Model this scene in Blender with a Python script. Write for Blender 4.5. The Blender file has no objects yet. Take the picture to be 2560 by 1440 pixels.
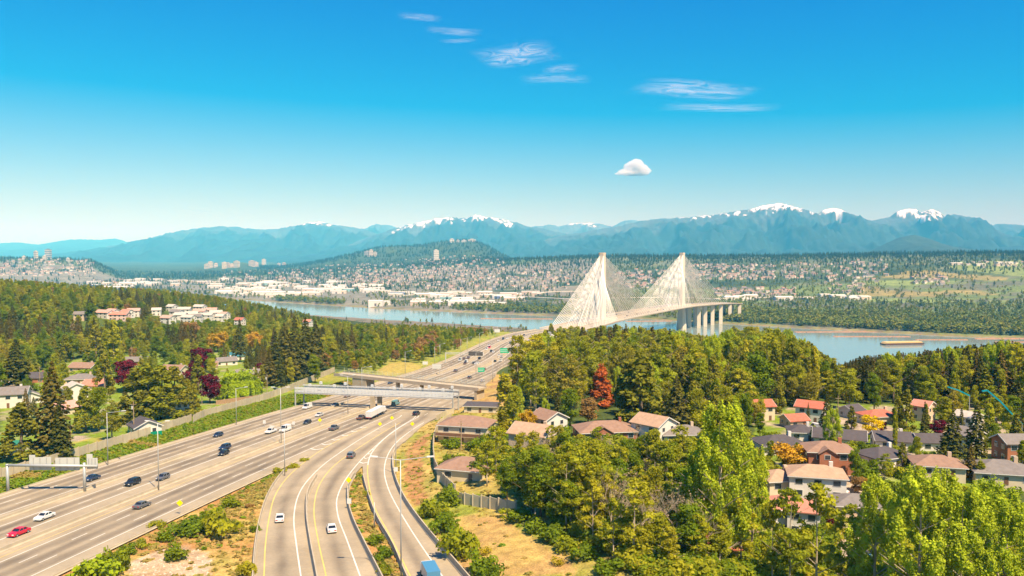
import bpy, math, random
import numpy as np
from mathutils import Vector, Matrix, noise as mnoise

R = math.radians
rnd = random.Random(7)
scene = bpy.context.scene
col = scene.collection

# ------------------------------------------------------------------ camera, sky, sun, exposure
F_PX = 1990.0
PITCH = math.atan(88.0 / F_PX)
CAM = Vector((0, 0, 163.0))
cam_data = bpy.data.cameras.new("camera")
cam = bpy.data.objects.new("camera", cam_data)
col.objects.link(cam)
cam.location = CAM
cam.rotation_euler = (math.pi / 2 - PITCH, 0, 0)
cam_data.sensor_width = 36.0
cam_data.lens = 36.0 * F_PX / 2560.0
cam_data.clip_start = 1.0
cam_data.clip_end = 200000.0
scene.camera = cam

SUN_DIR = Vector((0.32, -0.45, 0.84)).normalized()      # towards the sun
world = bpy.data.worlds.new("World")
scene.world = world
world.use_nodes = True
wn = world.node_tree
wn.nodes.clear()
w_out = wn.nodes.new("ShaderNodeOutputWorld")
w_bg = wn.nodes.new("ShaderNodeBackground")
w_sky = wn.nodes.new("ShaderNodeTexSky")
w_sky.sky_type = 'NISHITA'
w_sky.sun_disc = False
w_sky.sun_elevation = math.asin(SUN_DIR.z)
w_sky.sun_rotation = math.atan2(SUN_DIR.x, SUN_DIR.y)
w_sky.altitude = 150.0
w_sky.air_density = 1.0
w_sky.dust_density = 0.6
w_sky.ozone_density = 3.0
# deeper, more cyan grading of the whole sky, channel by channel
w_sep = wn.nodes.new("ShaderNodeSeparateColor"); w_com = wn.nodes.new("ShaderNodeCombineColor")
wn.links.new(w_sky.outputs[0], w_sep.inputs[0])
for ch, (gain, offs) in enumerate(((1.75, -4.40), (0.93, -0.48), (0.5, 3.35))):
    ma = wn.nodes.new("ShaderNodeMath"); ma.operation = 'MULTIPLY_ADD'
    ma.inputs[1].default_value = gain; ma.inputs[2].default_value = offs
    mb = wn.nodes.new("ShaderNodeMath"); mb.operation = 'MAXIMUM'; mb.inputs[1].default_value = 0.02
    wn.links.new(w_sep.outputs[ch], ma.inputs[0]); wn.links.new(ma.outputs[0], mb.inputs[0]); wn.links.new(mb.outputs[0], w_com.inputs[ch])
    if ch == 0: w_red = mb
# warm, creamy lower sky: blue gives way where red comes up
w_warm = wn.nodes.new("ShaderNodeMath"); w_warm.operation = 'MULTIPLY_ADD'; w_warm.inputs[1].default_value = -0.30
wn.links.new(w_red.outputs[0], w_warm.inputs[0]); wn.links.new(mb.outputs[0], w_warm.inputs[2]); wn.links.new(w_warm.outputs[0], w_com.inputs[2])
w_bg.inputs['Strength'].default_value = 0.070
wn.links.new(w_com.outputs[0], w_bg.inputs[0])
wn.links.new(w_bg.outputs[0], w_out.inputs[0])

sun_data = bpy.data.lights.new("sun", 'SUN')
sun_data.energy = 5.0
sun_data.angle = R(0.5)
sun_data.color = (1.0, 0.84, 0.60)
sun = bpy.data.objects.new("sun", sun_data)
col.objects.link(sun)
sun.rotation_euler = SUN_DIR.to_track_quat('Z', 'Y').to_euler()

vs = scene.view_settings
vs.view_transform = 'Standard'
vs.look = 'None'
vs.exposure = 0.92
vs.gamma = 1.0
vs.use_curve_mapping = False
scene.render.engine = 'CYCLES'
scene.cycles.use_denoising = True
scene.cycles.max_bounces = 6
scene.cycles.diffuse_bounces = 3
scene.cycles.glossy_bounces = 2
scene.cycles.transmission_bounces = 3
scene.cycles.volume_bounces = 3
scene.cycles.transparent_max_bounces = 8
scene.cycles.caustics_reflective = False
scene.cycles.caustics_refractive = False

HAZE_DENSITY = 6.0e-5

# ------------------------------------------------------------------ helpers
def ss(a, b, x):
    t = min(1.0, max(0.0, (x - a) / (b - a)))
    return t * t * (3 - 2 * t)

def lerp(a, b, t):
    return a + (b - a) * t

def tag(o, label=None, cat=None, group=None, kind=None):
    if label: o['label'] = label
    if cat: o['category'] = cat
    if group: o['group'] = group
    if kind: o['kind'] = kind
    return o

def empty(name, loc=(0, 0, 0), rz=0.0, label=None, cat=None, group=None):
    o = bpy.data.objects.new(name, None)
    col.objects.link(o)
    o.location = loc
    o.rotation_euler = (0, 0, rz)
    o.empty_display_size = 0.1
    return tag(o, label, cat, group)

def link(name, me, parent=None):
    o = bpy.data.objects.new(name, me)
    col.objects.link(o)
    if parent is not None:
        o.parent = parent
    return o

def copy_tree(o, parent=None):
    c = o.copy()
    col.objects.link(c)
    c.parent = parent
    for ch in list(o.children):
        copy_tree(ch, c)
    return c

class MB:
    def __init__(s):
        s.v = []; s.f = []
    def add(s, vs_, fs_):
        n = len(s.v)
        s.v += [tuple(p) for p in vs_]
        s.f += [tuple(i + n for i in f) for f in fs_]
        return s
    def box(s, x0, x1, y0, y1, z0, z1):
        return s.add([(x0,y0,z0),(x1,y0,z0),(x1,y1,z0),(x0,y1,z0),(x0,y0,z1),(x1,y0,z1),(x1,y1,z1),(x0,y1,z1)],
                     [(0,3,2,1),(4,5,6,7),(0,1,5,4),(1,2,6,5),(2,3,7,6),(3,0,4,7)])
    def bar(s, p, q, w, h, w2=None, h2=None):
        p = Vector(p); q = Vector(q); d = (q - p).normalized()
        up = Vector((0,0,1)) if abs(d.z) < 0.99 else Vector((0,1,0))
        a = d.cross(up).normalized(); b = a.cross(d).normalized()
        w2 = w if w2 is None else w2; h2 = h if h2 is None else h2
        vs_ = []
        for c, ww, hh in ((p, w, h), (q, w2, h2)):
            for sx, sy in ((-1,-1),(1,-1),(1,1),(-1,1)):
                vs_.append(c + a*sx*ww/2 + b*sy*hh/2)
        return s.add(vs_, [(3,2,1,0),(4,5,6,7),(0,1,5,4),(1,2,6,5),(2,3,7,6),(3,0,4,7)])
    def tube(s, p, q, r0, r1=None, n=8, cap=True):
        p = Vector(p); q = Vector(q); d = (q - p).normalized()
        up = Vector((0,0,1)) if abs(d.z) < 0.99 else Vector((0,1,0))
        a = d.cross(up).normalized(); b = a.cross(d).normalized()
        r1 = r0 if r1 is None else r1
        vs_ = []
        for c, r in ((p, r0), (q, r1)):
            for k in range(n):
                t = 2*math.pi*k/n
                vs_.append(c + (a*math.cos(t) + b*math.sin(t))*r)
        fs_ = [(k, (k+1) % n, n+(k+1) % n, n+k) for k in range(n)]
        if cap:
            fs_ += [tuple(range(n-1, -1, -1)), tuple(range(n, 2*n))]
        return s.add(vs_, fs_)
    def prism(s, poly, y0, y1):            # polygon in (x,z), extruded along y
        n = len(poly)
        vs_ = [(x, y0, z) for x, z in poly] + [(x, y1, z) for x, z in poly]
        fs_ = [tuple(range(n)), tuple(range(2*n-1, n-1, -1))]
        fs_ += [(k, n+k, n+(k+1) % n, (k+1) % n) for k in range(n)]
        return s.add(vs_, fs_)
    def slab(s, poly, z0, z1):             # polygon in (x,y), extruded along z
        n = len(poly)
        vs_ = [(x, y, z0) for x, y in poly] + [(x, y, z1) for x, y in poly]
        fs_ = [tuple(range(n-1, -1, -1)), tuple(range(n, 2*n))]
        fs_ += [(k, (k+1) % n, n+(k+1) % n, n+k) for k in range(n)]
        return s.add(vs_, fs_)
    def mesh(s, name, mat, smooth=False):
        me = bpy.data.meshes.new(name)
        me.from_pydata(s.v, [], s.f)
        if mat is not None: me.materials.append(mat)
        if smooth:
            me.polygons.foreach_set('use_smooth', [True]*len(me.polygons))
        me.update()
        return me
    def build(s, name, mat, parent=None, smooth=False):
        return link(name, s.mesh(name, mat, smooth), parent)

def np_mesh(name, verts, faces, mat, smooth=False):
    """verts (n,3) array; faces (m,k) int array"""
    me = bpy.data.meshes.new(name)
    verts = np.asarray(verts, dtype=np.float32); faces = np.asarray(faces, dtype=np.int32)
    n, m, k = len(verts), len(faces), faces.shape[1]
    me.vertices.add(n); me.vertices.foreach_set('co', verts.ravel())
    me.loops.add(m*k); me.loops.foreach_set('vertex_index', faces.ravel())
    me.polygons.add(m)
    me.polygons.foreach_set('loop_start', np.arange(0, m*k, k, dtype=np.int32))
    me.polygons.foreach_set('loop_total', np.full(m, k, dtype=np.int32))
    if smooth:
        me.polygons.foreach_set('use_smooth', np.ones(m, dtype=bool))
    if mat is not None: me.materials.append(mat)
    me.update(calc_edges=True)
    return me

def set_col(me, cols, name='tint'):
    a = me.color_attributes.new(name, 'FLOAT_COLOR', 'POINT')
    c = np.ones((len(cols), 4), dtype=np.float32); c[:, :3] = cols
    a.data.foreach_set('color', c.ravel())

def fbm(x, y, s, o=4, seed=0.0):
    return mnoise.fractal(Vector((x/s + seed, y/s - seed, seed*1.7)), 1.0, 2.0, o)

# ------------------------------------------------------------------ materials
MATS = {}
def nmat(name):
    m = bpy.data.materials.new(name); m.use_nodes = True
    MATS[name] = m
    nt = m.node_tree; nt.nodes.clear()
    out = nt.nodes.new('ShaderNodeOutputMaterial')
    return m, nt, out

def mat(name, c, rough=0.7, var=0.15, scale=2.0, spec=0.3, metal=0.0, bump=0.0, obj_var=0.0):
    if name in MATS: return MATS[name]
    m, nt, out = nmat(name)
    N = nt.nodes.new; L = nt.links.new
    p = N('ShaderNodeBsdfPrincipled')
    p.inputs['Roughness'].default_value = rough
    p.inputs['Specular IOR Level'].default_value = spec
    p.inputs['Metallic'].default_value = metal
    tc = N('ShaderNodeTexCoord')
    nz = N('ShaderNodeTexNoise'); nz.inputs['Scale'].default_value = 1.0/scale; nz.inputs['Detail'].default_value = 5
    L(tc.outputs['Object'], nz.inputs['Vector'])
    mp = N('ShaderNodeMapRange'); mp.inputs[1].default_value = 0.25; mp.inputs[2].default_value = 0.75
    mp.inputs[3].default_value = 1 - var; mp.inputs[4].default_value = 1 + var
    L(nz.outputs['Fac'], mp.inputs[0])
    mx = N('ShaderNodeMix'); mx.data_type = 'RGBA'; mx.blend_type = 'MULTIPLY'; mx.inputs[0].default_value = 1.0
    mx.inputs[6].default_value = (*c, 1)
    L(mp.outputs[0], mx.inputs[7])
    src = mx.outputs[2]
    if obj_var:
        oi = N('ShaderNodeObjectInfo'); m2 = N('ShaderNodeMapRange')
        m2.inputs[3].default_value = 1 - obj_var; m2.inputs[4].default_value = 1 + obj_var
        L(oi.outputs['Random'], m2.inputs[0])
        mx2 = N('ShaderNodeMix'); mx2.data_type = 'RGBA'; mx2.blend_type = 'MULTIPLY'; mx2.inputs[0].default_value = 1.0
        L(src, mx2.inputs[6]); L(m2.outputs[0], mx2.inputs[7]); src = mx2.outputs[2]
    L(src, p.inputs['Base Color'])
    if bump:
        b = N('ShaderNodeBump'); b.inputs['Strength'].default_value = bump; b.inputs['Distance'].default_value = 0.1
        n2 = N('ShaderNodeTexNoise'); n2.inputs['Scale'].default_value = 4.0/scale; n2.inputs['Detail'].default_value = 6
        L(tc.outputs['Object'], n2.inputs['Vector']); L(n2.outputs['Fac'], b.inputs['Height']); L(b.outputs[0], p.inputs['Normal'])
    L(p.outputs[0], out.inputs[0])
    return m

def attr_mat(name, rough=0.9, scale=3.0, var=0.25, scale2=0.5, var2=0.2, spec=0.15, bump=0.0):
    """colour comes from the point attribute 'tint', broken up by two noises"""
    m, nt, out = nmat(name)
    N = nt.nodes.new; L = nt.links.new
    p = N('ShaderNodeBsdfPrincipled'); p.inputs['Roughness'].default_value = rough
    p.inputs['Specular IOR Level'].default_value = spec
    at_ = N('ShaderNodeAttribute'); at_.attribute_name = 'tint'
    tc = N('ShaderNodeTexCoord')
    src = at_.outputs['Color']
    for sc, vr in ((scale, var), (scale2, var2)):
        nz = N('ShaderNodeTexNoise'); nz.inputs['Scale'].default_value = 1.0/sc; nz.inputs['Detail'].default_value = 4
        L(tc.outputs['Object'], nz.inputs['Vector'])
        mp = N('ShaderNodeMapRange'); mp.inputs[1].default_value = 0.3; mp.inputs[2].default_value = 0.7
        mp.inputs[3].default_value = 1 - vr; mp.inputs[4].default_value = 1 + vr
        L(nz.outputs['Fac'], mp.inputs[0])
        mx = N('ShaderNodeMix'); mx.data_type = 'RGBA'; mx.blend_type = 'MULTIPLY'; mx.inputs[0].default_value = 1.0
        L(src, mx.inputs[6]); L(mp.outputs[0], mx.inputs[7]); src = mx.outputs[2]
    L(src, p.inputs['Base Color'])
    if bump:
        b = N('ShaderNodeBump'); b.inputs['Strength'].default_value = bump; b.inputs['Distance'].default_value = 0.3
        L(nz.outputs['Fac'], b.inputs['Height']); L(b.outputs[0], p.inputs['Normal'])
    L(p.outputs[0], out.inputs[0])
    return m

def leaf_mat(name, c1, c2, c3=None, trans=0.48, nscale=3.0, attr=False):
    """foliage: object-random colour between c1..c3, noise through the crown, part translucent"""
    m, nt, out = nmat(name)
    N = nt.nodes.new; L = nt.links.new
    oi = N('ShaderNodeObjectInfo')
    ramp = N('ShaderNodeValToRGB')
    e = ramp.color_ramp.elements
    e[0].color = (*c1, 1); e[1].color = (*(c3 or c2), 1)
    if c3:
        k = e.new(0.5); k.color = (*c2, 1)
    L(oi.outputs['Random'], ramp.inputs[0])
    tc = N('ShaderNodeTexCoord')
    nz = N('ShaderNodeTexNoise'); nz.inputs['Scale'].default_value = 1.0/nscale; nz.inputs['Detail'].default_value = 3
    L(tc.outputs['Object'], nz.inputs['Vector'])
    mp = N('ShaderNodeMapRange'); mp.inputs[1].default_value = 0.3; mp.inputs[2].default_value = 0.7
    mp.inputs[3].default_value = 0.65; mp.inputs[4].default_value = 1.3
    L(nz.outputs['Fac'], mp.inputs[0])
    mx = N('ShaderNodeMix'); mx.data_type = 'RGBA'; mx.blend_type = 'MULTIPLY'; mx.inputs[0].default_value = 1.0
    L(ramp.outputs[0], mx.inputs[6]); L(mp.outputs[0], mx.inputs[7])
    d = N('ShaderNodeBsdfDiffuse'); t = N('ShaderNodeBsdfTranslucent'); ms = N('ShaderNodeMixShader')
    ms.inputs[0].default_value = trans
    L(mx.outputs[2], d.inputs[0]); L(mx.outputs[2], t.inputs[0])
    L(d.outputs[0], ms.inputs[1]); L(t.outputs[0], ms.inputs[2]); L(ms.outputs[0], out.inputs[0])
    return m

def glass_mat(name, c, rough=0.12):
    m, nt, out = nmat(name)
    p = nt.nodes.new('ShaderNodeBsdfPrincipled')
    p.inputs['Base Color'].default_value = (*c, 1); p.inputs['Roughness'].default_value = rough
    p.inputs['Specular IOR Level'].default_value = 0.8
    nt.links.new(p.outputs[0], out.inputs[0])
    return m

CONCRETE = mat('concrete', (0.42, 0.345, 0.24), 0.85, 0.14, 4.0)
BARRIER = mat('barrier_concrete', (0.43, 0.36, 0.255), 0.85, 0.16, 2.5)
WALLPANEL = mat('noise_wall_panel', (0.47, 0.40, 0.27), 0.9, 0.12, 1.5, obj_var=0.10)
WHITEPAINT = mat('white_paint', (0.62, 0.62, 0.60), 0.5, 0.06, 3.0)
LINEWHITE = mat('road_line_white', (0.66, 0.63, 0.55), 0.7, 0.12, 3.0)
LINEYELLOW = mat('road_line_yellow', (0.66, 0.48, 0.12), 0.7, 0.12, 3.0)
STEEL = mat('galvanised_steel', (0.42, 0.43, 0.42), 0.5, 0.1, 2.0, metal=0.3)
DARKSTEEL = mat('dark_steel', (0.06, 0.06, 0.06), 0.6, 0.1, 2.0)
SIGNBACK = mat('sign_back', (0.50, 0.50, 0.46), 0.6, 0.06, 3.0)
SIGNGREEN = mat('sign_green', (0.0, 0.42, 0.20), 0.5, 0.05, 3.0)
SIGNYELLOW = mat('sign_yellow', (0.85, 0.68, 0.0), 0.5, 0.05, 3.0)
WOODPOLE = mat('wood_pole', (0.33, 0.24, 0.15), 0.9, 0.2, 0.5)
TIMBER = mat('fence_timber', (0.36, 0.22, 0.13), 0.9, 0.2, 0.5)
BRIDGEWHITE = mat('bridge_concrete', (0.60, 0.52, 0.41), 0.8, 0.08, 12.0)
CABLEWHITE = mat('cable_white', (0.74, 0.69, 0.62), 0.6, 0.03, 9.0)
RUBBER = mat('rubber', (0.02, 0.02, 0.02), 0.8, 0.1, 0.3)
GLASS = glass_mat('window_glass', (0.03, 0.04, 0.05))
CARGLASS = glass_mat('car_glass', (0.015, 0.02, 0.025), 0.08)
RAILGLASS = mat('railing_mesh', (0.45, 0.52, 0.48), 0.5, 0.1, 1.0)

# ------------------------------------------------------------------ pixel rays and the lie of the land
cp, sp = math.cos(PITCH), math.sin(PITCH)
def ray(px, py):
    u = (px - 1280.0)/F_PX; v = (720.0 - py)/F_PX
    return Vector((u, cp + v*sp, -sp + v*cp))

def zr(y):                                   # freeway profile: falls 5 % to the river crossing
    if y < 1050: return 113.5 - 0.05*y
    return float(np.interp(y, [1050, 1280, 1500, 1690, 1880, 2100], [61.0, 55.0, 53.0, 51.5, 45.0, 30.0]))

def at_road(px, py):
    d = ray(px, py)
    t = (CAM.z - 113.5)/(-d.z - 0.05*d.y)     # 163+t dz = 113.5 - .05 t dy
    return Vector((d.x*t, d.y*t, CAM.z + d.z*t))

CY = [40, 100, 150, 198, 264, 339, 415, 491, 580, 677, 760, 860, 970, 1064, 1160, 1280, 1480, 1690, 1800, 1890, 1990]
CX = [-112.5, -104.5, -97, -88.8, -76.2, -60.2, -42.5, -26, -13, -4, 4, 17, 37, 68, 104, 145, 243, 361, 433, 510, 620]
def _smooth_curve(ys, xs):
    # centripetal-free Catmull-Rom sampled densely
    Y = np.linspace(ys[0], ys[-1], 1400); out = np.zeros_like(Y)
    m = np.gradient(np.array(xs, float), np.array(ys, float))
    k = np.clip(np.searchsorted(ys, Y, side='right') - 1, 0, len(ys) - 2)
    h = np.array(ys)[k+1] - np.array(ys)[k]; t = (Y - np.array(ys)[k])/h
    xs = np.array(xs)
    out = ((2*t**3-3*t**2+1)*xs[k] + (t**3-2*t**2+t)*h*m[k] + (-2*t**3+3*t**2)*xs[k+1] + (t**3-t**2)*h*m[k+1])
    return Y, out
_cY, _cX = _smooth_curve(CY, CX)
def c(y): return float(np.interp(y, _cY, _cX))
def ctan(y):
    d = (c(y+3) - c(y-3))/6.0
    return Vector((d, 1, 0)).normalized()
LEFT_OFF, RIGHT_OFF = -35.0, 20.0

def trace(pts, y_ext=None):
    w = [at_road(*p) for p in pts]
    w.sort(key=lambda p: p.y)
    ys = [p.y for p in w]; xs = [p.x for p in w]
    if y_ext is not None:                     # carry the line on below the frame
        s = (xs[2] - xs[0])/(ys[2] - ys[0])
        ys.insert(0, y_ext); xs.insert(0, xs[0] - s*(ys[1] - y_ext))
    return _smooth_curve(ys, xs)
def tf(tr):
    return lambda y: float(np.interp(y, tr[0], tr[1]))
D_left = tf(trace([(635,1440),(640,1370),(652,1300),(672,1240),(700,1195),(735,1160),(765,1140)], 80))
E_right = tf(trace([(945,1440),(910,1370),(878,1300),(867,1250),(869,1220),(885,1190),(905,1166)], 80))
F_left = tf(trace([(1015,1440),(985,1370),(945,1300),(922,1240),(910,1195),(906,1168)], 80))
F_right = tf(trace([(1155,1440),(1100,1375),(1055,1320),(1010,1255),(986,1200),(979,1160),(987,1127),(1022,1096),(1062,1061),(1100,1041),(1150,1019),(1178,1003),(1209,966),(1237,942)], 80))
Y_D = at_road(765,1140).y; Y_EF = at_road(905,1167).y; Y_F = at_road(1237,942).y
def c_right(y):
    if y > Y_F: return max(c(y) + RIGHT_OFF, 0) if False else lerp(F_right(Y_F), c(y) + RIGHT_OFF, ss(Y_F, Y_F + 120, y))
    return F_right(y)
def c_left(y): return c(y) + LEFT_OFF

# river banks (world X -> Y)
NBX = [-2600, -1500, -756, -435, 17, 145, 350, 530, 800, 1200, 2600]
NBY = [3300, 2800, 2260, 2015, 1730, 1420, 1200, 1090, 960, 800, 500]
FBX = [-2600, -1500, -756, -319, 72, 316, 617, 857, 957, 1400, 2600]
FBY = [3900, 3250, 2600, 2270, 2055, 1960, 1712, 1540, 1500, 1380, 1150]
def nbank(x): return float(np.interp(x, NBX, NBY))
def fbank(x): return float(np.interp(x, FBX, FBY))

RIDGE = [at_road(*p) for p in ((1290,1262),(1345,1300),(1420,1345),(1500,1395),(1570,1440))]
def ground(x, y):
    """height of the near shore"""
    nb = nbank(x)
    yy = max(y, 30.0)
    t = ss(min(960, nb - 330), min(1300, nb - 60), yy)
    if x > 0:
        ya = lerp(780, 440, ss(0.27, 0.40, x/yy)); t = ss(ya, ya + 330, yy)
    if x < -150: t = ss(1020, min(1500, nb - 100), yy)
    base = 113.5 - 0.05*min(yy, 1050)
    cl, cr = c_left(min(yy, 1980)), c_right(min(yy, 1980))
    z = base
    if x < cl:
        d = cl - x
        z += 1.8*ss(2, 14, d) + ss(450, 800, yy)*min(0.14*max(0, d - 190), 60) + 0.9*fbm(x, y, 60)*ss(20, 60, d)
    elif x > cr:
        d = x - cr
        z += (1.6*ss(1, 12, d) if yy < 420 else -2.0*ss(4, 25, d)) + 1.2*fbm(x, y, 70, seed=3.0)*ss(20, 80, d)
        if yy < 210:
            # mound by the ramp falling away into the wood
            rx = float(np.interp(yy, [p.y for p in reversed(RIDGE)], [p.x for p in reversed(RIDGE)]))
            z += 2.2*ss(8, 30, d)*(1 - ss(0, 26, x - rx)) - 5.0*ss(0, 40, x - rx)*(1 - ss(190, 215, yy))
    else:
        z -= 0.30
    if yy > 700 and cl - 6 <= x <= cr + 6:
        z -= 0.5
    z = lerp(z, 3.0 + 1.2*fbm(x, y, 120), t)
    if yy > nb - 30:
        z = lerp(z, -4.0, ss(nb - 30, nb + 12, yy))
    return z

BUMPS = []   # far hills: (px centre, Y, height, half-width left px, half-width right px, half depth)
def far(x, y):
    """height of the far shore and valley"""
    fb = fbank(x)
    if y < fb - 10: return -4.0
    z = lerp(-4.0, 3.5, ss(fb - 10, fb + 25, y)) + 1.5*ss(fb+40, fb+300, y)
    a = 1280 + F_PX*x/y
    # wooded / built-up ridge
    yr = float(np.interp(a, RPX, RPY)); dist = float(np.interp(a, RPX, RDI)); foot = float(np.interp(a, RPX, RFT))
    top = 163 + (632 - yr)*dist/F_PX
    if top > 6:
        s = ss(foot, dist, y); s = 0.55*s + 0.45*min(1, max(0, (y - foot)/(dist - foot)))
        z += (top - 6)*s + 5*fbm(x, y, 500, 4, 5.0)*s
        if y > dist: z -= (top - 10)*ss(dist, dist + 2500, y)
    for (bx, by, h, wl, wr, wd) in BUMPS:
        da = (a - bx)/(wl if a < bx else wr); dy = (y - by)/wd
        q = da*da + dy*dy
        if q < 9: z += h*math.exp(-q)*(1 + 0.12*fbm(x, y, 700, 4, 9.0))
    return z
RPX = [-900, -300, 0, 120, 230, 300, 420, 560, 700, 850, 1000, 1150, 1300, 1450, 1600, 1750, 1900, 2050, 2200, 2400, 2560, 2900, 3600]
RPY = [650, 645, 645, 646, 650, 690, 695, 688, 682, 676, 668, 655, 648, 642, 641, 641, 640, 638, 636, 634, 633, 632, 632]
RDI = [5200, 5200, 5200, 5200, 5200, 5200, 5200, 5300, 5400, 5400, 5400, 5400, 5400, 5200, 5000, 4900, 4800, 4700, 4600, 4500, 4400, 4300, 4300]
RFT = [3300, 3500, 3700, 3900, 4200, 4600, 4500, 3900, 3500, 3300, 3250, 3200, 3150, 3050, 2950, 2850, 2750, 2650, 2550, 2450, 2400, 2300, 2200]
BUMPS += [(1170, 8200, 285, 210, 100, 1500), (930, 7700, 110, 170, 110, 1300), (600, 7600, 60, 60, 40, 700), (1480, 8000, 130, 110, 150, 1200)]

def march(px, py, fn, t0, t1, step):
    d = ray(px, py); t = t0
    prev = t0
    while t < t1:
        p = CAM + d*t
        if p.z < fn(p.x, p.y):
            a, b = prev, t
            for _ in range(18):
                m_ = (a + b)/2; q = CAM + d*m_
                if q.z < fn(q.x, q.y): b = m_
                else: a = m_
            q = CAM + d*b
            return Vector((q.x, q.y, fn(q.x, q.y)))
        prev = t; t += step*(1 + t/600.0)
    return None
def at(px, py): return march(px, py, ground, 60, 1900, 3.0)
def at_far(px, py): return march(px, py, far, 1200, 12000, 14.0)
def to_px(p):
    d = Vector(p) - CAM
    f = d.y*cp - d.z*sp
    if f < 1: return (-9999, -9999)
    return (1280 + F_PX*d.x/f, 720 - F_PX*(d.y*sp + d.z*cp)/f)

LANDMARKS = []      # (words, x, y) used when naming which tree is meant
PROT = []           # (px, py, half width px, height px, y): things that auto-planted trees must not stand in front of
BLOCK = []          # (x, y, r) kept clear of scattered trees

# ------------------------------------------------------------------ the near ground
def wpoly(pts): return [tuple(at(*p)[:2]) for p in pts]
def inpoly(x, y, poly):
    r = False; n = len(poly); j = n - 1
    for i in range(n):
        xi, yi = poly[i]; xj, yj = poly[j]
        if (yi > y) != (yj > y) and x < (xj - xi)*(y - yi)/(yj - yi) + xi: r = not r
        j = i
    return r
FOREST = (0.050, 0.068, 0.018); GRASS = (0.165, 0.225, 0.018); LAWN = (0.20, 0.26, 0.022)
DRY = (0.43, 0.30, 0.085); DIRT = (0.37, 0.215, 0.085); GRAVEL = (0.47, 0.36, 0.25); PAVE = (0.36, 0.28, 0.20)
P_GRAVEL = wpoly([(318,1440),(325,1408),(375,1385),(440,1362),(505,1378),(530,1400),(520,1440)])
P_TRACK = wpoly([(1010,1215),(1015,1130),(1050,1095),(1075,1082),(1068,1110),(1055,1160),(1058,1215),(1075,1260),(1030,1260)])
P_MOUND = wpoly([(1120,1440),(1110,1300),(1160,1285),(1250,1295),(1330,1340),(1420,1400),(1450,1440)])
P_CUL = wpoly([(165,1092),(215,1090),(262,1108),(275,1117),(235,1140),(150,1152),(60,1185),(40,1180),(120,1148),(190,1118)])
P_BANKDRY = wpoly([(868,965),(905,955),(925,975),(905,992),(880,990)])
P_KNOLL = wpoly([(940,928),(975,908),(1010,904),(1050,915),(1060,925),(1020,937),(960,940)])
P_STREET = wpoly([(2090,1440),(2080,1380),(2110,1300),(2140,1240),(2170,1225),(2215,1240),(2190,1300),(2205,1360),(2230,1440)])
P_LOT = wpoly([(1375,960),(1380,905),(1400,890),(1440,885),(1480,890),(1480,915),(1440,930),(1410,965)])
P_YARDS = wpoly([(1880,1140),(1890,1030),(2100,1010),(2560,1010),(2560,1230),(2300,1260),(2150,1330),(1900,1340)])
P_YARDL = wpoly([(0,1180),(0,960),(180,900),(420,880),(640,870),(700,900),(690,985),(500,1040),(300,1095),(150,1140)])

def mixc(a, b, t): return tuple(lerp(a[i], b[i], t) for i in range(3))
def gcol(x, y):
    n = fbm(x, y, 14, 4, 2.0); n2 = fbm(x, y, 5, 3, 8.0)
    if y > 1050: 
        k = mixc(FOREST, (0.20, 0.155, 0.11), 0.85*ss(nbank(x)-420, nbank(x)-300, y)*(1 if n < 0.25 else 0.4))
        return mixc(k, (0.30,0.20,0.12), ss(nbank(x)-40, nbank(x)-10, y))
    cl, cr = c_left(y), c_right(y)
    if x < cl:
        d = cl - x
        if y < 420 and d < 26:
            return mixc(GRASS, DRY, ss(0.12, 0.5, n + 0.3*n2)*0.8)
        if inpoly(x, y, P_CUL): return PAVE
        if inpoly(x, y, P_KNOLL): return mixc(DRY, GRASS, 0.25 + 0.2*n)
        if inpoly(x, y, P_BANKDRY): return mixc(DIRT, DRY, 0.5 + n)
        if inpoly(x, y, P_YARDL): return mixc(GRASS, LAWN, 0.5 + n) if n2 < 0.25 else mixc(GRASS, PAVE, 0.6)
        if d < 40: return mixc(GRASS, DRY, 0.3 + 0.3*n)
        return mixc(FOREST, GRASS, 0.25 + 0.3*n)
    if x > cr:
        d = x - cr
        if inpoly(x, y, P_TRACK): return mixc((0.37, 0.185, 0.07), DRY, 0.1 + 0.4*n)
        if inpoly(x, y, P_MOUND): return mixc(DIRT, DRY, min(1, max(0, 0.45 + 0.9*n + 0.4*n2)))
        if inpoly(x, y, P_STREET) or inpoly(x, y, P_LOT): return mixc(PAVE, (0.5,0.37,0.28), 0.5 + n)
        if y < 330 and d < 34: return mixc(DRY, mixc(GRASS, DRY, 0.2), min(1, max(0, 0.42 + 1.0*n)))
        if y < 480 and d < 22: return mixc(DRY, DIRT, min(1, max(0, 0.4 + n)))
        if inpoly(x, y, P_YARDS): return mixc(GRASS, PAVE, ss(-0.1, 0.3, n))
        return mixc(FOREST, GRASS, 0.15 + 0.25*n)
    if inpoly(x, y, P_GRAVEL): return mixc(GRAVEL, DIRT, 0.35 + 0.6*n)
    if x > c(y) + 12 and y < Y_D + 5: return mixc(mixc(DRY, (0.40, 0.205, 0.07), min(1, max(0, 0.5 + 1.3*n))), GRASS, 0.3*ss(0.2, 0.5, n2 - 0.4*n))
    return (0.35, 0.30, 0.22)

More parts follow.
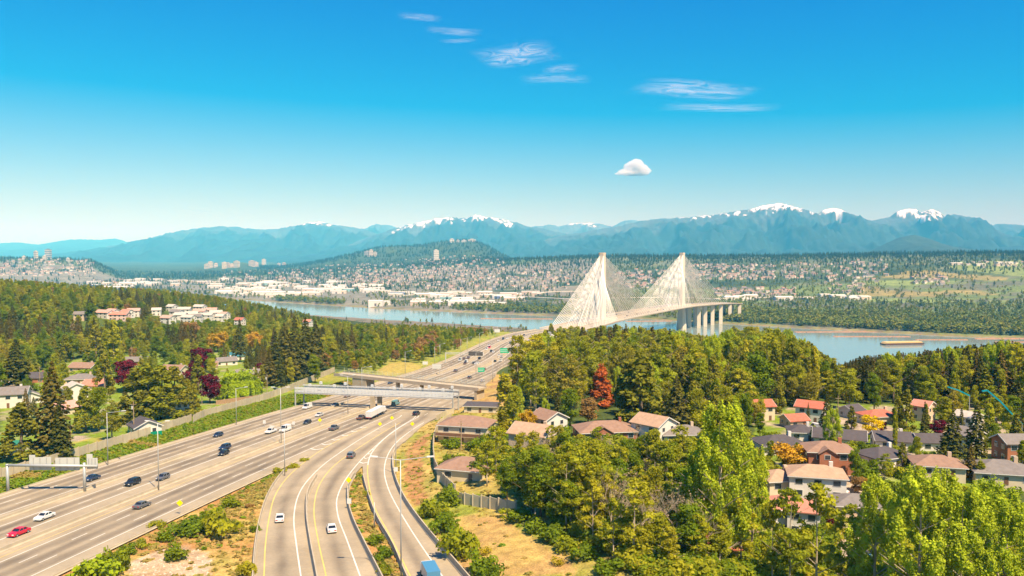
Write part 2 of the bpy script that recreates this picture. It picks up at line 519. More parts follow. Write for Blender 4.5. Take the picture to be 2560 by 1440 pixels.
GROUND_MAT = attr_mat('ground_cover', 0.95, 2.2, 0.30, 0.35, 0.30, bump=0.5)
NR, NC = 330, 380
ys = 40*np.power(2900/40.0, np.linspace(0, 1, NR))
gv = np.zeros((NR, NC, 3), np.float32); gc = np.zeros((NR, NC, 3), np.float32)
for i, y in enumerate(ys):
    w = 0.78*y + 140
    for j in range(NC):
        s = -1 + 2*j/(NC - 1); x = w*(0.6*s + 0.4*s**3) - 20
        z = ground(x, y) if y < nbank(x) + 60 else -4.0
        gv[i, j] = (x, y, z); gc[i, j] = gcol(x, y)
def grid_faces(nr, nc):
    a = np.arange(nr*nc).reshape(nr, nc)
    return np.stack([a[:-1,:-1], a[:-1,1:], a[1:,1:], a[1:,:-1]], -1).reshape(-1, 4)
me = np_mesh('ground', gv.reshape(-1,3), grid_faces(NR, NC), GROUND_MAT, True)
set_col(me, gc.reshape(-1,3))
tag(link('ground', me), kind='structure')

# ------------------------------------------------------------------ river
m, nt, out = nmat('river_water')
N = nt.nodes.new; L = nt.links.new
p = N('ShaderNodeBsdfPrincipled'); p.inputs['Base Color'].default_value = (0.22, 0.26, 0.235, 1)
p.inputs['Roughness'].default_value = 0.12; p.inputs['IOR'].default_value = 1.33
tc = N('ShaderNodeTexCoord'); nz = N('ShaderNodeTexNoise'); nz.inputs['Scale'].default_value = 0.05; nz.inputs['Detail'].default_value = 6
b = N('ShaderNodeBump'); b.inputs['Strength'].default_value = 0.06; b.inputs['Distance'].default_value = 1.0
L(tc.outputs['Object'], nz.inputs['Vector']); L(nz.outputs['Fac'], b.inputs['Height']); L(b.outputs[0], p.inputs['Normal']); L(p.outputs[0], out.inputs[0])
wm = MB().add([(-6000, 300, 0), (6000, 300, 0), (6000, 6000, 0), (-6000, 6000, 0)], [(0,1,2,3)])
tag(wm.build('river_water', m), kind='structure')

# ------------------------------------------------------------------ far shore
FAR_MAT = attr_mat('far_shore_cover', 0.95, 60, 0.25, 12, 0.2)
URBAN = (0.19, 0.17, 0.125); FWOOD = (0.040, 0.058, 0.024); MUD = (0.25, 0.16, 0.09); FIELD = (0.15, 0.19, 0.05)
def fcol(x, y):
    fb = fbank(x); a = 1280 + F_PX*x/y
    n = fbm(x, y, 260, 4, 4.0)
    if y < fb + 9: return MUD
    if y < fb + 26: return mixc(MUD, FIELD, 0.6)
    yrow = 632 + 158*F_PX/y
    k = mixc(FWOOD, FIELD, 0.35 + 0.5*n)
    if y < 4800 and a < 1500: k = mixc(k, URBAN, ss(-0.25, 0.1, n + 0.25))
    elif y < 3200 and a >= 1500: k = mixc(k, FIELD, 0.7) if n > -0.1 else mixc(k, URBAN, 0.5)
    elif y < 5000: k = mixc(k, URBAN, 0.4*ss(0.0, 0.3, n))
    elif y > 5200: k = mixc(FWOOD, FIELD, 0.12 + 0.2*n)
    if a > 2150 and 2500 < y < 3900: 
        q = fbm(x, y, 500, 3, 7.0)
        if q > 0.05: k = mixc(FIELD, (0.22,0.26,0.07), 0.5)
        elif q < -0.42: k = mixc(DIRT, FIELD, 0.55)
    return k
NR, NC = 260, 330
ys = 1050*np.power(26000/1050.0, np.linspace(0, 1, NR))
gv = np.zeros((NR, NC, 3), np.float32); gc = np.zeros((NR, NC, 3), np.float32)
for i, y in enumerate(ys):
    w = 0.85*y + 400
    for j in range(NC):
        x = w*(-1 + 2*j/(NC - 1))
        gv[i, j] = (x, y, far(x, y)); gc[i, j] = fcol(x, y)
me = np_mesh('far_shore', gv.reshape(-1,3), grid_faces(NR, NC), FAR_MAT, True)
set_col(me, gc.reshape(-1,3))
tag(link('far_shore', me), kind='structure')

# ------------------------------------------------------------------ mountains
MT_MAT = attr_mat('mountain_slope', 0.95, 260, 0.3, 60, 0.25)
def mountain(name, prof, dist, snow=None, snow_noise=95.0, seed=0.0, spur=0.36, ncol=260, nrow=84, front=0.62, rock=0.0, forest=(0.022, 0.038, 0.034)):
    """ridge whose crest passes through the skyline points prof at range dist; snow: list of (px, y) snow-line"""
    pxs = [q[0] for q in prof]; pys = [q[1] for q in prof]
    V = np.zeros((nrow, ncol, 3), np.float32); C = np.zeros((nrow, ncol, 3), np.float32)
    for j in range(ncol):
        px = lerp(pxs[0], pxs[-1], j/(ncol-1))
        py = float(np.interp(px, pxs, pys))
        zt = 163 + (632 - py)*dist/F_PX
        zt = max(zt, 10) + (16*fbm(px, 0, 13, 5, seed) + 10*fbm(px, 0, 4, 3, seed + 2))*dist/16000*min(1.0, max(0, zt)/700)
        for i in range(nrow):
            t = i/(nrow-1)                        # 0 front foot .. 0.7 crest .. 1 back
            if t < 0.72:
                u = t/0.72; y = dist*lerp(front, 1.0, u); h = (0.25*u + 0.75*u**1.5)
            else:
                u = (t - 0.72)/0.28; y = dist*lerp(1.0, 1.2, u); h = 1 - ss(0, 1, u)
            x = (px - 1280)/F_PX*dist*lerp(1.0, y/dist, 0.6)
            s = mnoise.ridged_multi_fractal(Vector((x/(dist*0.04)+seed, y/(dist*0.09), seed)), 1.0, 2.1, 5, 1.0, 2.0)
            k = (s - 1.1)*spur*zt*(1 - abs(2*h - 1)**2)
            z = zt*h + k
            V[i, j] = (x, y, max(z, -20))
            cc = forest
            if rock: cc = mixc(cc, (0.16,0.16,0.16), rock*ss(0.55, 0.95, h + 0.15*fbm(x, y, 900, 3, seed)))
            if snow:
                sy = float(np.interp(px, [q[0] for q in snow], [q[1] for q in snow])) - 2.5
                zs = 163 + (632 - sy)*dist/F_PX
                nn = fbm(x, y, dist*0.022, 5, seed+3)*snow_noise + fbm(x, y*0.35, dist*0.0045, 5, seed+9)*snow_noise*1.5 + (mnoise.ridged_multi_fractal(Vector((x/(dist*0.012)+seed, y/(dist*0.05), 0)), 1.0, 2.1, 4, 1.0, 2.0) - 1.15)*snow_noise*0.7
                cc = mixc(cc, (0.86,0.86,0.88), 0.9*ss(-14, 30, V[i,j][2] - zs + nn))
            C[i, j] = cc
    me = np_mesh(name, V.reshape(-1,3), grid_faces(nrow, ncol), MT_MAT, True)
    set_col(me, C.reshape(-1,3))
    return tag(link(name, me), kind='structure')
mountain('mountain', [(-700,625),(-300,612),(0,608),(40,606),(95,612),(150,603),(190,598),(255,600),(285,595),(310,603),(380,615),(520,625)], 30000, seed=1.3, spur=0.1)
mountain('mountain', [(170,632),(250,622),(300,612),(370,600),(400,591),(470,574),(520,567),(590,566),(612,570),(650,574),(690,573),(740,565),(770,557),(800,555),(830,562),(880,567),(915,575),(960,590),(1010,602),(1100,622),(1180,632)], 21000,
         snow=[(170,500),(560,500),(590,567),(620,568),(640,500),(730,500),(755,562),(830,561),(845,500),(1200,500)], seed=2.1, rock=0.3)
mountain('mountain', [(700,632),(800,606),(880,586),(920,568),(945,560),(975,563),(1010,575),(1100,632)], 26000, seed=2.9, rock=0.4)
mountain('mountain', [(780,632),(860,612),(930,590),(985,571),(1030,560),(1090,548),(1130,543),(1165,546),(1190,538),(1215,542),(1260,549),(1295,558),(1325,567),(1360,572),(1420,585),(1500,605),(1560,632)], 18500,
         snow=[(780,500),(960,520),(985,578),(1060,566),(1110,557),(1160,549),(1200,553),(1270,556),(1310,550),(1340,500),(1560,500)], seed=3.7, rock=0.3)
mountain('mountain', [(1200,632),(1280,590),(1330,567),(1375,562),(1400,565),(1430,558),(1470,557),(1500,560),(1530,566),(1560,552),(1580,549),(1610,556),(1700,580),(1850,632)], 24000,
         snow=[(1200,500),(1350,500),(1420,562),(1500,563),(1530,500),(1850,500)], seed=4.4, rock=0.5)
mountain('mountain', [(1240,636),(1330,606),(1400,590),(1480,577),(1540,566),(1600,553),(1660,546),(1720,543),(1790,536),(1850,527),(1890,519),(1920,512),(1945,509),(1975,515),(2000,523),(2020,533),(2040,535),(2060,524),(2080,520),(2105,525),(2115,536),(2145,543),(2165,555),(2200,548),(2225,542),(2240,530),(2262,522),(2285,524),(2295,532),(2325,523),(2345,529),(2362,540),(2385,536),(2410,542),(2440,556),(2470,572),(2520,590),(2620,612),(2800,636)], 16000,
         snow=[(1240,480),(1650,500),(1700,538),(1800,531),(1870,528),(1930,529),(1990,530),(2012,525),(2050,537),(2085,541),(2110,538),(2150,520),(2220,530),(2255,546),(2290,545),(2330,534),(2360,538),(2385,524),(2420,500),(2800,490)], seed=5.5, rock=0.35, ncol=480, snow_noise=120)
mountain('mountain', [(2330,636),(2400,600),(2440,582),(2465,568),(2490,559),(2520,560),(2560,563),(2640,552),(2720,560),(2800,545),(2900,590),(3100,636)], 19000, seed=6.1, rock=0.3)
mountain('mountain', [(2120,640),(2180,626),(2220,606),(2250,593),(2282,587),(2310,593),(2350,608),(2390,618),(2440,624),(2520,640)], 9500, seed=7.3, spur=0.12, ncol=90, forest=(0.034,0.052,0.036))
mountain('mountain', [(2380,640),(2440,630),(2500,618),(2560,614),(2660,606),(2800,625),(2900,640)], 12000, seed=8.3, spur=0.12, ncol=90)

# ------------------------------------------------------------------ haze: one even body of air
hz, nt, out = nmat('haze_air')
pv = nt.nodes.new('ShaderNodeVolumePrincipled')
pv.inputs['Color'].default_value = (0.09, 0.60, 1.0, 1)
pv.inputs['Absorption Color'].default_value = (1, 1, 1, 1)
pv.inputs['Density'].default_value = HAZE_DENSITY
pv.inputs['Anisotropy'].default_value = -0.4
nt.links.new(pv.outputs[0], out.inputs['Volume'])
tag(MB().box(-60000, 60000, -3000, 38000, -30, 1260).build('haze', hz), kind='stuff')

# ------------------------------------------------------------------ clouds
def cirrus(px, py, lx, ly, alt, dens, ang, seed):
    """thin ice-cloud sheet lying flat at height alt above the horizon haze"""
    d = ray(px, py); t = (alt - CAM.z)/d.z; ctr = CAM + d*t
    m, nt, out = nmat('cirrus_%d' % seed)
    N = nt.nodes.new; L = nt.links.new
    tc = N('ShaderNodeTexCoord'); mpg = N('ShaderNodeMapping')
    mpg.inputs['Scale'].default_value = (2.2/lx, 5.5/ly, 1); mpg.inputs['Location'].default_value = (seed*3.1, seed*1.7, seed)
    nz = N('ShaderNodeTexNoise'); nz.inputs['Scale'].default_value = 1.0; nz.inputs['Detail'].default_value = 2; nz.inputs['Roughness'].default_value = 0.4
    nz.inputs['Distortion'].default_value = 0.0
    L(tc.outputs['Object'], mpg.inputs[0]); L(mpg.outputs[0], nz.inputs['Vector'])
    at_ = N('ShaderNodeAttribute'); at_.attribute_name = 'tint'
    mr = N('ShaderNodeMapRange'); mr.inputs[1].default_value = 0.28; mr.inputs[2].default_value = 0.82; mr.inputs[3].default_value = 0; mr.inputs[4].default_value = dens*0.62
    L(nz.outputs['Fac'], mr.inputs[0])
    mu = N('ShaderNodeMath'); mu.operation = 'MULTIPLY'; L(mr.outputs[0], mu.inputs[0]); L(at_.outputs['Fac'], mu.inputs[1])
    tr = N('ShaderNodeBsdfTransparent'); tl = N('ShaderNodeBsdfTranslucent'); tl.inputs[0].default_value = (0.9, 0.92, 0.95, 1)
    df = N('ShaderNodeBsdfDiffuse'); df.inputs[0].default_value = (0.9, 0.92, 0.95, 1)
    ad = N('ShaderNodeMixShader'); ad.inputs[0].default_value = 0.5; L(df.outputs[0], ad.inputs[1]); L(tl.outputs[0], ad.inputs[2])
    ms = N('ShaderNodeMixShader'); L(mu.outputs[0], ms.inputs[0]); L(tr.outputs[0], ms.inputs[1]); L(ad.outputs[0], ms.inputs[2]); L(ms.outputs[0], out.inputs[0])
    n, k = 40, 24
    V = np.zeros((k, n, 3), np.float32); C = np.zeros((k, n, 3), np.float32)
    for i in range(k):
        for j in range(n):
            u, v = -1 + 2*j/(n-1), -1 + 2*i/(k-1)
            bend = 0.25*math.sin(u*1.7 + seed)
            V[i, j] = (u*lx/2, (v + bend)*ly/2, 6*fbm(u, v, 0.9, 2, seed))
            f = max(0, 1 - u*u)*max(0, 1 - v*v)
            C[i, j] = (min(1, 1.25*f**1.4),)*3
    me = np_mesh('cloud', V.reshape(-1,3), grid_faces(k, n), m, True); set_col(me, C.reshape(-1,3))
    o = link('cloud', me); o.location = ctr; o.rotation_euler = (0, 0, R(ang))
    return o
for k, (px, py, lx, ly, dn, ang, lab) in enumerate([
        (1050, 43, 1250, 800, 0.5, 4, 'thin faint streak of cloud nearest the top of the sky'),
        (1135, 77, 1700, 900, 0.5, 10, 'wispy hooked white cloud below the topmost faint streak'),
        (1145, 101, 1200, 560, 0.45, -6, 'small faint wisp just under the hooked white cloud'),
        (1290, 138, 2900, 3000, 0.8, -14, 'largest of the wispy white clouds high over the freeway'),
        (1400, 174, 1300, 1500, 0.5, 5, 'small wispy cloud lower right of the largest high wisp'),
        (1390, 199, 2700, 1700, 0.5, -4, 'long low wisp of cloud beneath the high wispy group'),
        (1735, 226, 5400, 3400, 0.85, 12, 'broad soft white cloud streak high over the bridge'),
        (1800, 268, 5600, 2200, 0.65, -3, 'long thin cloud streak just under the broad white one'),
        (475, 524, 2000, 9000, 0.35, 0, 'pale smudge of cloud low over the western mountains')]):
    tag(cirrus(px, py, lx, ly, 6500.0 if py < 500 else 3900.0, dn, ang, k), lab, 'cloud', 'thin clouds in the sky')
# cumulus puff: lumpy body of cloud
cm, nt, out = nmat('cumulus_body')
pv = nt.nodes.new('ShaderNodeVolumePrincipled')
pv.inputs['Color'].default_value = (1, 1, 1, 1); pv.inputs['Absorption Color'].default_value = (1, 1, 1, 1)
pv.inputs['Density'].default_value = 0.011; pv.inputs['Anisotropy'].default_value = 0.0
nt.links.new(pv.outputs[0], out.inputs['Volume'])
import bmesh
bm = bmesh.new()
dcl = ray(1582, 424); cc0 = CAM + dcl*(19500/dcl.y)
for (ox, oz, r_, fl) in [(0,0,175,0.75),(60,70,170,1),(-40,40,150,1),(170,10,150,0.8),(260,-20,120,0.7),(-190,-50,120,0.6),(-290,-85,90,0.45),(20,-60,220,0.4),(-120,-70,200,0.35),(150,-60,200,0.4),(110,90,110,1)]:
    mtx = Matrix.Translation((ox*1.25, rnd.uniform(-90, 90), oz*1.25)) @ Matrix.Diagonal((r_*1.15, r_, r_*fl, 1))
    bmesh.ops.create_icosphere(bm, subdivisions=3, radius=1.0, matrix=mtx)
me = bpy.data.meshes.new('cloud'); bm.to_mesh(me); bm.free(); me.materials.append(cm)
o = link('cloud', me); o.location = cc0
rm = o.modifiers.new('fuse', 'REMESH'); rm.mode = 'VOXEL'; rm.voxel_size = 22
tx = bpy.data.textures.new('billow', 'CLOUDS'); tx.noise_scale = 110; tx.noise_depth = 3
dm = o.modifiers.new('billow', 'DISPLACE'); dm.texture = tx; dm.strength = 85; dm.mid_level = 0.55
tag(o, 'small puffy white cumulus cloud floating alone over the bridge', 'cloud')

# ------------------------------------------------------------------ freeway pavement
ROAD_MAT = attr_mat('pavement', 0.85, 6.0, 0.11, 0.6, 0.07, spec=0.25)
LANES = [-30.1, -26.4, -22.7, -11.8, -8.1, 6.2, 9.9, 13.6]
D_y = tf(trace([(660,1440),(663,1370),(672,1300),(690,1235),(715,1198),(750,1165),(800,1128),(860,1094),(930,1063)], 80))
D_w = tf(trace([(752,1440),(742,1370),(735,1290),(750,1230),(800,1170),(860,1125),(940,1075),(1000,1043)], 80))
DE_b = tf(trace([(790,1440),(775,1360),(766,1290),(770,1235),(795,1190)], 80))
E_y = tf(trace([(815,1440),(795,1350),(785,1275),(800,1210),(830,1170),(900,1118),(960,1080),(1015,1049)], 80))
E_w = tf(trace([(900,1440),(867,1350),(845,1290),(842,1250),(850,1225),(890,1165),(940,1115),(990,1074),(1035,1046)], 80))
F_y = tf(trace([(1025,1440),(975,1340),(937,1270),(922,1210),(919,1170),(928,1135),(953,1105),(998,1070),(1045,1043)], 80))
F_w = tf(trace([(1105,1440),(1050,1360),(1000,1280),(970,1220),(961,1180),(965,1150),(988,1110),(1025,1079),(1070,1050)], 80))
def pave_col(x, y):
    o = x - c(y); g = 0.0; light = 0.0
    n = fbm(x*3, y*0.25, 9, 3, 1.0)
    for l in LANES:
        g += math.exp(-((o - l)/1.15)**2)
        g += 0.35*math.exp(-((abs(o - l) - 0.85)/0.35)**2)
    if y < 330:
        for a, b_ in ((D_y, D_w), (E_y, E_w), (F_y, F_w)):
            m_ = 0.5*(a(y) + b_(y))
            g += 0.8*math.exp(-((x - m_)/1.2)**2)
        if o > 20:
            pass
    elif o > 16:
        for l in (18.5, 22.2, 27.5, 31.2):
            g += 0.7*math.exp(-((o - l)/1.1)**2)*(1 - ss(430, 520, y))
    g = min(1, g)*(0.85 + 0.5*n)
    k = mixc((0.345, 0.278, 0.185), (0.155, 0.121, 0.084), min(1, max(0, g*0.85)))
    q = (int((o + 40)/3.7)*7919 + int(y/17.0 + (int((o + 40)/3.7)*0.37))*104729) % 97     # slab repairs, lane by lane
    pt = 0.90 if q < 6 else (1.07 if q < 11 else 1.0)
    return tuple(v*pt*(1 + 0.13*fbm(x, y, 16, 3, 6.0)) for v in k)
def pave(name, y0, y1, fl, fr, dy=2.5, dx=0.7, lift=0.06):
    rows = max(2, int((y1 - y0)/dy)); wid = max(abs(fr(y0) - fl(y0)), abs(fr(y1) - fl(y1)))
    nc = max(3, int(wid/dx))
    V = np.zeros((rows+1, nc+1, 3), np.float32); C = np.zeros_like(V)
    for i in range(rows + 1):
        y = lerp(y0, y1, i/rows); a, b_ = fl(y), fr(y); z = zr(y) + lift
        for j in range(nc + 1):
            x = lerp(a, b_, j/nc); V[i, j] = (x, y, z); C[i, j] = pave_col(x, y)
    me = np_mesh(name, V.reshape(-1,3), grid_faces(rows+1, nc+1), ROAD_MAT); set_col(me, C.reshape(-1,3))
    return tag(link(name, me), kind='structure')
pave('freeway', 60, Y_D, c_left, lambda y: c(y) + RIGHT_OFF)
pave('freeway', Y_D, 470, c_left, c_right)
pave('freeway', 470, 1062, c_left, c_right, dy=4, dx=0.9)
pave('ramp', 85, Y_EF, D_left, E_right)
pave('ramp', Y_EF, Y_D, D_left, F_right)
pave('ramp', 85, Y_EF, F_left, F_right)

# painted lines: one structure object per line
def line(fn, y0, y1, w=0.22, mt=None, dash=None, lift=0.085, name='road_line', step=3.0):
    b = MB(); y = y0
    segs = []
    if dash:
        while y < y1:
            segs.append((y, min(y + dash[0], y1))); y += dash[0] + dash[1]
    else:
        segs = [(y0, y1)]
    for a, e in segs:
        n = max(1, int((e - a)/step)); vs_ = []; fs_ = []
        for k in range(n + 1):
            yy = lerp(a, e, k/n); x = fn(yy); z = zr(yy) + lift
            ww = w*(1 + max(0, yy - 300)/700)
            vs_ += [(x - ww/2, yy, z), (x + ww/2, yy, z)]
            if k: fs_.append((2*k-2, 2*k-1, 2*k+1, 2*k))
        b.add(vs_, fs_)
    return tag(b.build(name, mt or LINEWHITE), kind='structure')
def off(o): return lambda y: c(y) + o
for o_ in (-31.95, -20.85, 4.35, 15.45): line(off(o_), 62, 1050)
for o_ in (-28.25, -24.55, -9.95, 8.05, 11.75): line(off(o_), 62, 1050, 0.2, dash=(4.5, 9))
line(off(-13.65), 62, 1050); line(off(-6.25), 62, 1050, 0.28)
line(off(-18.3), 62, 1050, 0.16, LINEYELLOW); line(off(2.3), 62, 1050, 0.16, LINEYELLOW)
line(D_y, 88, 290, 0.24, LINEYELLOW); line(E_y, 88, 300, 0.24, LINEYELLOW); line(F_y, 88, Y_EF + 2, 0.24, LINEYELLOW)
line(D_w, 88, 318, 0.26); line(E_w, 88, 318, 0.26); line(F_w, 88, 300, 0.26); line(F_y, Y_EF + 2, 316, 0.26)
for o_ in (24.0, 29.5): line(off(o_), 318, 420, 0.2, dash=(4.5, 7))
# chevrons in the two gores
ch = MB()
def chev(fa, fb, y, h=3.2, w=0.4):
    a, b_ = fa(y), fb(y); m_ = 0.5*(a + b_)
    for (xa, ya, xb, yb) in ((a, y + 0.6, m_, y - h*0.35), (m_, y - h*0.35, b_, y + 0.6)):
        ch.add([(xa, ya, zr(ya) + .1), (xb, yb, zr(yb) + .1), (xb, yb + w*2, zr(yb + 2*w) + .1), (xa, ya + w*2, zr(ya + 2*w) + .1)], [(0,1,2,3)])
for k in range(5): chev(E_w, F_y, Y_EF + 5 + k*6.5)
for k in range(6): chev(off(15.45), D_y, Y_D + 10 + k*8)
tag(ch.build('road_marking', LINEWHITE), kind='structure')

# ------------------------------------------------------------------ barriers, kerbs
def barrier(fn, y0, y1, label, h=0.85, w=0.6, mt=None, step=4.0, base=0.0, group='concrete road barriers'):
    b = MB(); n = max(2, int((y1 - y0)/step)); prof = [(-w/2, 0), (-w/2, 0.12*h/0.85), (-w*0.22, 0.4*h), (-w*0.16, h), (w*0.16, h), (w*0.22, 0.4*h), (w/2, 0.12*h/0.85), (w/2, 0)]
    vs_ = []; fs_ = []; m_ = len(prof)
    for k in range(n + 1):
        y = lerp(y0, y1, k/n); x = fn(y)
        for (px, pz) in prof: vs_.append((x + px, y, zr(y) + base + pz))
        if k:
            for q in range(m_ - 1): fs_.append(((k-1)*m_+q, (k-1)*m_+q+1, k*m_+q+1, k*m_+q))
    fs_ += [tuple(range(m_)), tuple(range(n*m_ + m_ - 1, n*m_ - 1, -1))]
    b.add(vs_, fs_)
    return tag(b.build('concrete_barrier', mt or BARRIER), label, 'barrier', group)
barrier(off(-17.2), 62, 1060, 'concrete barrier between the two lane groups bringing traffic towards us')
barrier(off(0.0), 62, 1060, 'concrete median barrier between oncoming lanes and lanes heading to the bridge', h=1.0, w=0.8)
barrier(off(-34.6), 62, 330, 'low concrete kerb barrier along the grassy bank beside the freeway', h=0.5, w=0.5)
barrier(off(-34.6), 410, 1060, 'concrete parapet along the outer freeway edge beyond the overpass', h=0.9)
barrier(off(19.6), 62, Y_D, 'low concrete kerb beside the dry triangle of ground between freeway and ramps', h=0.45, w=0.5)
barrier(DE_b, 86, at_road(790,1195).y, 'concrete barrier separating the two ramps with white cars', h=1.25, w=0.75)
barrier(lambda y: E_right(y) + 0.2, 86, at_road(885,1190).y, 'concrete barrier on the ramp side of the narrow grass island', h=1.25, w=0.75)
barrier(lambda y: F_left(y) - 0.2, 86, at_road(908,1192).y, 'thin concrete barrier between grass island and the outermost ramp', h=1.0)
barrier(lambda y: D_left(y) - 0.2, 86, at_road(715,1180).y, 'low concrete barrier edging the ramp along the dirt triangle', h=0.9)
barrier(lambda y: F_right(y) + 0.25, 86, at_road(985,1128).y, 'dark-sided concrete barrier along the outermost ramp below the grassy mound', h=1.3, w=0.8)
barrier(lambda y: c_right(y) + 0.25, at_road(1237,942).y, 1060, 'brown retaining parapet on the bridge-bound freeway edge by the firs', h=1.0)

# ------------------------------------------------------------------ noise walls: posts and panels
def noise_wall(pts, h, label, panel=4.0, group='noise walls', steps=None):
    """pts: world (x,y) path; one panel per bay, each its own part"""
    P = [Vector((p[0], p[1], 0)) for p in pts]
    # resample at panel spacing
    L_ = [0]
    for a, b_ in zip(P, P[1:]): L_.append(L_[-1] + (b_ - a).length)
    n = max(1, int(L_[-1]/panel))
    def pos(s):
        k = 0
        while k < len(L_) - 2 and L_[k+1] < s: k += 1
        t = (s - L_[k])/(L_[k+1] - L_[k]); return P[k].lerp(P[k+1], t)
    S = [pos(L_[-1]*k/n) for k in range(n + 1)]
    root = empty('noise_wall', (S[0].x, S[0].y, ground(S[0].x, S[0].y)), 0, label, 'wall', group)
    o0 = Vector(root.location)
    for k in range(n + 1):
        z = ground(S[k].x, S[k].y); q = Vector((S[k].x, S[k].y, z)) - o0
        MB().box(q.x-.17, q.x+.17, q.y-.17, q.y+.17, q.z-.6, q.z+h+0.12).build('post', BARRIER, root)
        if k < n:
            z2 = ground(S[k+1].x, S[k+1].y); zt = min(z, z2) + h; q2 = Vector((S[k+1].x, S[k+1].y, z2)) - o0
            d = (q2 - q); d.z = 0; u = d.normalized(); nn = Vector((-u.y, u.x, 0))*0.07
            a = q + u*0.18; b_ = q2 - u*0.18
            vs_ = []
            for zz in (min(q.z, q2.z) - 0.6, zt - o0.z):
                for e in (a - nn, b_ - nn, b_ + nn, a + nn): vs_.append((e.x, e.y, zz))
            m_ = MB().add(vs_, [(0,3,2,1),(4,5,6,7),(0,1,5,4),(1,2,6,5),(2,3,7,6),(3,0,4,7)])
            m_.build('panel', WALLPANEL, root)
    return root
w1 = [at(*p) for p in ((-60,1218),(0,1199),(150,1157),(300,1112),(400,1081),(478,1056))]
noise_wall(w1, 3.0, 'long pale panel noise wall above the grass bank by the white garage')
w2 = [at(*p) for p in ((484,1058),(512,1043),(560,1030),(662,1000),(720,979),(780,953),(836,930))]
noise_wall(w2, 3.0, 'pale panel noise wall running on past the willow to the overpass')
w3 = [at(*p) for p in ((1128,1052),(1100,1068),(1091,1084),(1084,1110),(1083,1140),(1086,1170),(1097,1198),(1118,1222),(1138,1240))]
noise_wall(w3, 2.8, 'curving noise wall seen on its shaded side beside the brown-roofed house')
w4 = [at(*p) for p in ((1142,1258),(1185,1266),(1230,1273),(1290,1284))]
noise_wall(w4, 2.7, 'short sunlit stretch of noise wall above the bare mound', panel=2.4)
w5 = [at(*p) for p in ((1092,1052),(1110,1040),(1134,1034))]
noise_wall(w5, 2.2, 'short pale wall beneath the toll gantry end by the brown-roofed house')

# ------------------------------------------------------------------ toll gantry
ga, gb = at_road(737, 1014), at_road(1134, 1031)
gd = (gb - ga); gd.z = 0; GL = gd.length; gu = gd.normalized(); gn = Vector((-gu.y, gu.x, 0))
g = empty('toll_gantry', (ga.x, ga.y, zr(ga.y)), math.atan2(gu.y, gu.x), 'white louvred toll gantry spanning all the freeway lanes', 'gantry')
LANDMARKS.append(('the white toll gantry', gb.x, gb.y))
zb = zr(gb.y) - zr(ga.y)
Z0, Z1, DEP = 5.6, 8.0, 7.0
def gz(t): return lerp(0, zb, t/GL)
for yy in (0.0, DEP):
    for x0 in (0.3, GL - 0.3):
        MB().tube((x0, yy, gz(x0) - 0.5), (x0, yy, gz(x0) + Z0 + 0.3), 0.35, 0.3, 10).build('column', STEEL, g)
    xm = GL*0.505
    MB().box(xm - 0.9, xm + 0.9, yy - 0.6, yy + 0.6, gz(xm) - 0.5, gz(xm) + Z0 - 0.06).build('pier', CONCRETE, g)
    for zz in (Z0, Z1):
        MB().bar((0, yy, zz), (GL, yy, zz + zb), 0.35, 0.35).build('chord', WHITEPAINT, g)
for y0_, y1_ in ((0.2, 2.6), (DEP - 2.6, DEP - 0.2)):
    MB().bar((0.5, (y0_ + y1_)/2, Z0 + 0.4), (GL - 0.5, (y0_ + y1_)/2, Z0 + 0.4 + zb), y1_ - y0_, 0.12).build('walkway', STEEL, g)
nb_ = 46
for k in range(nb_ + 1):
    x = GL*k/nb_; z = gz(x)
    MB().box(x - .06, x + .06, -0.12, 0.12, z + Z0 - 0.1, z + Z1 + 1.0).build('upright', STEEL, g)
    if k % 2 == 0:
        MB().box(x - .08, x + .08, 0.15, DEP - 0.15, z + Z0 + 0.1, z + Z0 + 0.3).build('cross_beam', STEEL, g)
        MB().box(x - .06, x + .06, DEP - 0.1, DEP + 0.1, z + Z0, z + Z1 + 0.6).build('upright', STEEL, g)
for zz in (Z0 + 0.45, Z0 + 1.15, Z0 + 1.85):
    MB().bar((0.2, -0.28, zz + 0.1), (GL - 0.2, -0.28, zz + 0.1 + zb), 0.05, 0.48).build('louvre', WHITEPAINT, g)
for zz in (Z0 + 0.8, Z0 + 1.6):
    MB().bar((0.2, DEP + 0.28, zz), (GL - 0.2, DEP + 0.28, zz + zb), 0.05, 0.55).build('louvre', WHITEPAINT, g)
MB().bar((0, -0.05, Z1 + 0.9), (GL, -0.05, Z1 + 0.9 + zb), 0.07, 0.07).build('handrail', STEEL, g)
MB().bar((0, DEP, Z1 + 0.55), (GL, DEP, Z1 + 0.55 + zb), 0.07, 0.07).build('handrail', STEEL, g)
for fx, yy, zz in ((0.09,1.5,.6),(0.14,4.5,1.2),(0.25,1.5,.6),(0.30,4.5,1.2),(0.48,3.5,.8),(0.63,1.5,.5),(0.66,4.5,1.1),(0.79,1.5,.6),(0.83,4.5,1.1),(0.93,1.5,.4),(0.97,4.5,1.2)):
    x = fx*GL; z = gz(x) + Z1 + zz
    MB().box(x - .5, x + .5, yy - .4, yy + .4, z - 0.1, z + 1.0).build('camera_box', WHITEPAINT, g)
    MB().box(x - .06, x + .06, yy - .06, yy + .06, gz(x) + Z0 + 0.2, z - 0.1).build('box_post', STEEL, g)

